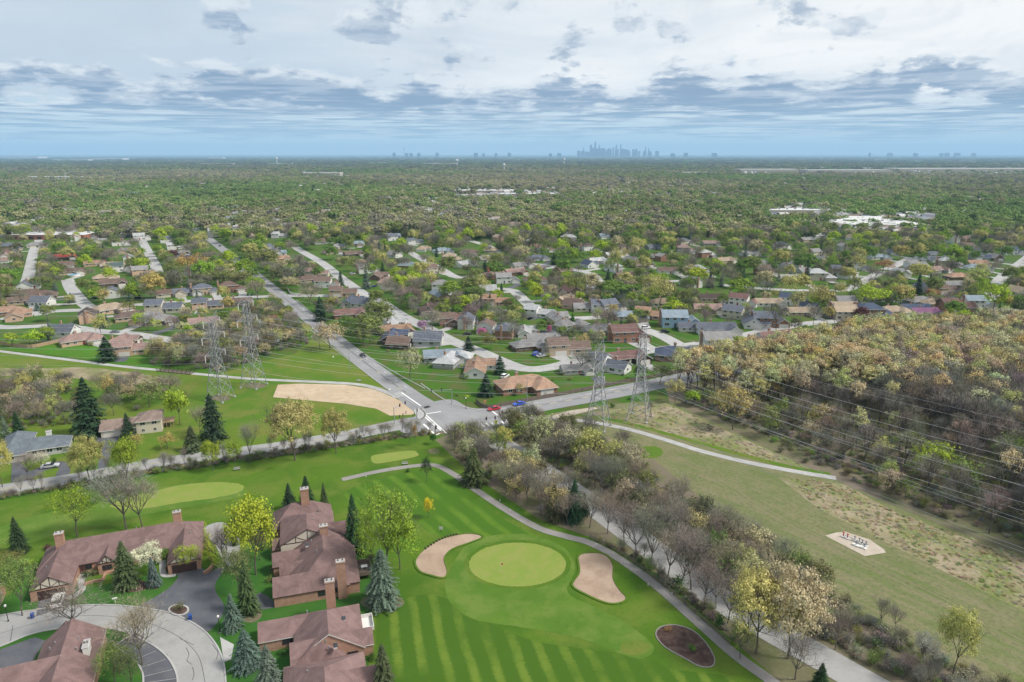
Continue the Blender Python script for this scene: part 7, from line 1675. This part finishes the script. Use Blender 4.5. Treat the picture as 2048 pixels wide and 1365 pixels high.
# ---- far buildings
M['flat_white'] = mat_plain('flat_roof_white', (0.50, 0.50, 0.49), 0.8, var=0.08, scale=0.05)
M['tan_wall'] = mat_plain('tan_wall', (0.47, 0.41, 0.33), 0.9, var=0.08)
M['red_brick_far'] = mat_plain('red_brick', (0.30, 0.12, 0.08), 0.9)
def slab(name, parts, label, cat='building', group=None, yaw=R(0)):
    """flat-roofed building: parts (u, v, width m, depth m, height m, wall, roof)"""
    u, v = parts[0][:2]; x0, y0 = G(u, v); o = thing(name, (x0, y0, 0), yaw, label, cat, group)
    for (u, v, w, d, h, wm, rm) in parts:
        x, y = G(u, v); dx, dy = x - x0, y - y0
        c, s = math.cos(-yaw), math.sin(-yaw); lx, ly = dx * c - dy * s, dx * s + dy * c
        b = MB(); b.box(lx - w / 2, lx + w / 2, ly, ly + d, 0, h); b.build('wall', M[wm], o)
        r = MB(); r.box(lx - w / 2 - .3, lx + w / 2 + .3, ly - .3, ly + d + .3, h, h + 0.5); rf = r.build('roof', M[rm], o)
        for k in range(max(2, int(w // 12))):
            q = MB(); qx = lx - w / 2 + (k + .5) * w / max(2, int(w // 12)); q.box(qx - 1.2, qx + 1.2, ly + d * .4, ly + d * .4 + 2.5, h + .5, h + 2.0); q.build('roof_unit', M['metal'], rf)
        for k in range(int(w // 9)):
            q = MB(); qx = lx - w / 2 + (k + .5) * 9; q.box(qx - 2.5, qx + 2.5, ly - .08, ly - .01, 0.8, min(3.2, h - .6)); q.build('window', M['glass'], o)
    return o
slab('store', [(1775, 464, 96, 120, 8, 'tan_wall', 'flat_white'), (1715, 464, 20, 60, 7, 'tan_wall', 'flat_white')], 'big flat white-roofed store with tan walls beyond the trees', 'store')
slab('restaurant', [(1770, 470, 34, 14, 5.5, 'red_brick_far', 'red_brick_far')], 'low red-roofed building before the big tan store', 'building')
slab('shops', [(95, 480, 80, 50, 5, 'red_brick_far', 'flat_white'), (40, 474, 50, 60, 5.5, 'red_brick_far', 'flat_white')], 'brick flat-roofed row of shops with white roofs', 'shops')
slab('shops', [(0, 466, 30, 50, 8, 'red_brick_far', 'flat_white')], 'taller brick block beside the row of shops', 'building')
slab('school', [(960, 388, 150, 50, 7, 'tan_wall', 'flat_white'), (1060, 394, 170, 40, 6, 'grey_wall' if 'grey_wall' in M else 'tan_wall', 'flat_white')], 'long low pale-roofed school among far trees', 'school')
slab('offices', [(1590, 432, 120, 40, 8, 'tan_wall', 'flat_white')], 'low tan office block before the far woods', 'building')
slab('offices', [(1640, 405, 60, 20, 8, 'tan_wall', 'flat_white')], 'small pale office roof among far trees', 'building')
for i, (u, v, w, d, h, wall, t) in enumerate([(1960, 343, 900, 160, 14, 'tan_wall', 'longest white warehouse roof on the far plain'), (1700, 346, 420, 120, 13, 'tan_wall', 'long pale warehouse on the far plain'), (1540, 345, 300, 120, 14, 'tan_wall', 'grey warehouse beside the long far warehouses'), (1400, 350, 160, 60, 10, 'tan_wall', 'short white shed on the far plain'),
    (40, 318, 700, 300, 40, 'flat_white', 'white stadium-like hall on the horizon'), (215, 320, 500, 200, 25, 'flat_white', 'white hall near the horizon'), (140, 322, 500, 120, 18, 'flat_white', 'pale roofs before the horizon hall'), (430, 330, 300, 80, 12, 'tan_wall', 'pale low plant in the far woods'), (430, 318, 300, 150, 25, 'flat_white', 'thin white block on the horizon'),
    (640, 350, 180, 60, 9, 'tan_wall', 'pale lots and roofs in the far woods'), (105, 360, 240, 50, 10, 'tan_wall', 'row of pale apartment roofs in the woods'), (30, 366, 120, 40, 9, 'flat_white', 'white roof in the near far woods'), (200, 377, 60, 18, 7, 'flat_white', 'short white roof among near woods'), (1590, 362, 140, 40, 8, 'tan_wall', 'brown flat school in the far woods'), (880, 330, 300, 80, 12, 'tan_wall', 'pale strip of roofs far off'), (760, 328, 200, 60, 12, 'flat_white', 'white strip of roofs far off'), (560, 330, 200, 60, 12, 'flat_white', 'white sheds far off')]):
    slab('warehouse', [(u, v, w, d, h, wall, 'flat_white')], t, 'warehouse', 'far warehouses')
def water_tower(u, v, h, label, ball=True):
    x, y = G(u, v); o = thing('water_tower', (x, y, 0), 0, label, 'water tower', 'far water towers')
    r = h * 0.2
    b = MB(); b.lathe([(r * .75, 0), (r * .45, h * .1), (r * .42, h * .62)], 12); b.build('column', M['flat_white'], o)
    t = MB(); t.lathe([(r * .42, h * .6), (r * .9, h * .7), (r, h * .82), (r * .8, h * .94), (r * .3, h), (0.01, h)], 14); t.build('tank', M['flat_white'], o)
water_tower(1008, 343, 42, 'white water tower with ball tank above the far woods'); water_tower(914, 334, 55, 'pale water tower far beyond the school'); water_tower(1128, 330, 55, 'pale water tower before the city skyline'); water_tower(554, 328, 60, 'pale water tower far beyond the straight road')
for u, v, h, t in [(113, 386, 32, 'thin pale mast in the woods beyond the shops'), (809, 320, 190, 'thin tall mast on the horizon')]:
    x, y = G(u, v); o = thing('radio_mast', (x, y, 0), 0, t, 'mast'); mb = MB(); mb.tube((0, 0, 0), (0, 0, h), h * .02, h * .012, 6); mb.build('pole', M['metal'], o); mb = MB(); mb.box(-h * .04, h * .04, -.5, .5, h * .9, h * .97); mb.build('antenna', M['metal'], o)
# far single roofs peeping through the canopy
fr = MB(); rg = random.Random(99)
fm = [mat_plain('far_roof_%d' % i, c, 0.9) for i, c in enumerate([(0.20, 0.15, 0.125), (0.28, 0.28, 0.28), (0.17, 0.18, 0.21), (0.42, 0.41, 0.40), (0.55, 0.54, 0.52)])]
n = 0
while n < 3600:
    v = rg.uniform(336, 474); u = rg.uniform(-20, 2068); x, y = G(u, v)
    if y < 860 and near_house(x, y, 8): continue
    if not open_block(x, y) or rg.random() > min(1, (y / 1500.0)): continue
    n += 1; w, d, h = rg.uniform(9, 18), rg.uniform(8, 11), rg.uniform(3.5, 7.0); a = BASE_YAW + rg.choice([0, R(90)])
    M4 = Matrix.Translation((x, y, 0)) @ Matrix.Rotation(a, 4, 'Z')
    k = rg.randrange(4)
    roof_block(fr, -w / 2, w / 2, -d / 2, d / 2, h, h + 2.6, 'x', 'gg', 0.4, 0.2, M4, k, 4)
    for q in (((-w / 2, -d / 2), (w / 2, -d / 2)), ((w / 2, -d / 2), (w / 2, d / 2)), ((w / 2, d / 2), (-w / 2, d / 2)), ((-w / 2, d / 2), (-w / 2, -d / 2))):
        fr.face([M4 @ Vector((*q[0], 0)), M4 @ Vector((*q[1], 0)), M4 @ Vector((*q[1], h)), M4 @ Vector((*q[0], h))], 4)
fr.build('far_houses', fm, kind='stuff', label='scattered rooftops half sunk in the far canopy')
# ---- city skyline on the horizon
M['tower'] = mat_plain('tower_facade', (0.03, 0.04, 0.05), 0.5, var=0.3, scale=0.02)
SKY_D = 24500.0
def tower(u, vt, wpx, label, group='skyline towers', setback=0, y=SKY_D, vary=0):
    m = y * math.cos(PITCH) / F
    x = (u - 1024) / F * (y * math.cos(PITCH) + CAM_H * math.sin(PITCH))
    t = -(vt - 682.5) / F; h = CAM_H + (-math.sin(PITCH) + t * math.cos(PITCH)) / (math.cos(PITCH) + t * math.sin(PITCH)) * y
    w = wpx * m / 2
    o = thing('skyscraper', (x, y, 0), 0, label, 'skyscraper', group)
    if setback == 0:
        b = MB(); b.box(-w, w, -w, w, 0, h); b.box(-w * .6, w * .6, -w * .6, w * .6, h, h + 8); b.build('shaft', M['tower'], o)
    else:
        b = MB(); b.box(-w, w, -w, w, 0, h * .6); b.build('shaft', M['tower'], o); b = MB(); b.box(-w * .72, w * .5, -w * .7, w * .7, h * .6, h * .86); b.build('upper_shaft', M['tower'], o); b = MB(); b.box(-w * .45, w * .4, -w * .4, w * .4, h * .86, h); b.build('crown_block', M['tower'], o)
        if setback == 2:
            for s in (-.25, .25): b = MB(); b.tube((s * w, 0, h), (s * w, 0, h * 1.13), w * .05, w * .02, 5); b.build('antenna', M['tower'], o)
tower(1190, 284, 5.2, 'tallest stepped dark tower of the skyline', setback=2)
for u, vt, w, t, s in [(1181.5, 290.5, 4.4, 'square tower beside the tallest tower', 0), (1198, 290, 4, 'pointed tower close by the tallest tower', 1), (1232, 289.5, 5, 'broad tall tower in the middle of the skyline', 1), (1241, 288.5, 3.6, 'second tallest slender tower of the skyline', 1), (1290, 293.5, 3.0, 'slim spire tower at the thin end of the skyline', 1), (1297, 297, 4, 'stepped tower beside the slim spire tower', 1),
                        (1167, 294.5, 2.4, 'slim tower at the thick end of the skyline', 1), (1272, 298, 3, 'lone narrow slab between tower groups', 0), (1226, 295.5, 3, 'short tower beside the broad tall tower', 0), (1266, 299, 3.6, 'low slab beside the lone narrow slab', 0)]:
    tower(u, vt, w, t, setback=s)
rg = random.Random(1871)
for k in range(44):
    u = rg.choice([rg.gauss(1195, 26), rg.uniform(1145, 1320), rg.uniform(1150, 1260)]); tower(u, 304.5 - rg.uniform(0, 8) * math.exp(-((u - 1205) / 55) ** 2) - rg.uniform(0, 2.0), rg.uniform(3, 8), 'one of the crowded lower towers of the skyline', 'lower skyline towers', 0, SKY_D + rg.uniform(-700, 700))
for k in range(28):
    u = rg.choice([rg.uniform(950, 1150), rg.uniform(1310, 1700), rg.gauss(1800, 40), rg.uniform(1880, 1950), rg.uniform(760, 960)]); tower(u, 307.6 - rg.uniform(0, 1.7) * (1.8 if 1750 < u < 1850 else 0.8), rg.uniform(3, 8), 'low mid-rise block on the flat horizon', 'horizon mid-rise blocks', 0, 22000 + rg.uniform(-1500, 1500))
# ------------------------------------------------------------------ haze
hz = MB(); hz.box(-33000, 33000, -33000, 33000, -1.5, 490)
hm = bpy.data.materials.new('haze_air'); hm.use_nodes = True
hm.node_tree.nodes.clear()
hn = NT(hm.node_tree)
ho = hn.n('ShaderNodeOutputMaterial'); hv = hn.n('ShaderNodeVolumePrincipled')
hv.inputs['Color'].default_value = (0.42, 0.68, 1.0, 1); hv.inputs['Density'].default_value = 0.000054; hv.inputs['Anisotropy'].default_value = 0.0
hn.l(hv.outputs[0], ho.inputs['Volume'])
hz.build('haze', hm, kind='stuff', label='pale blue haze over the far land')
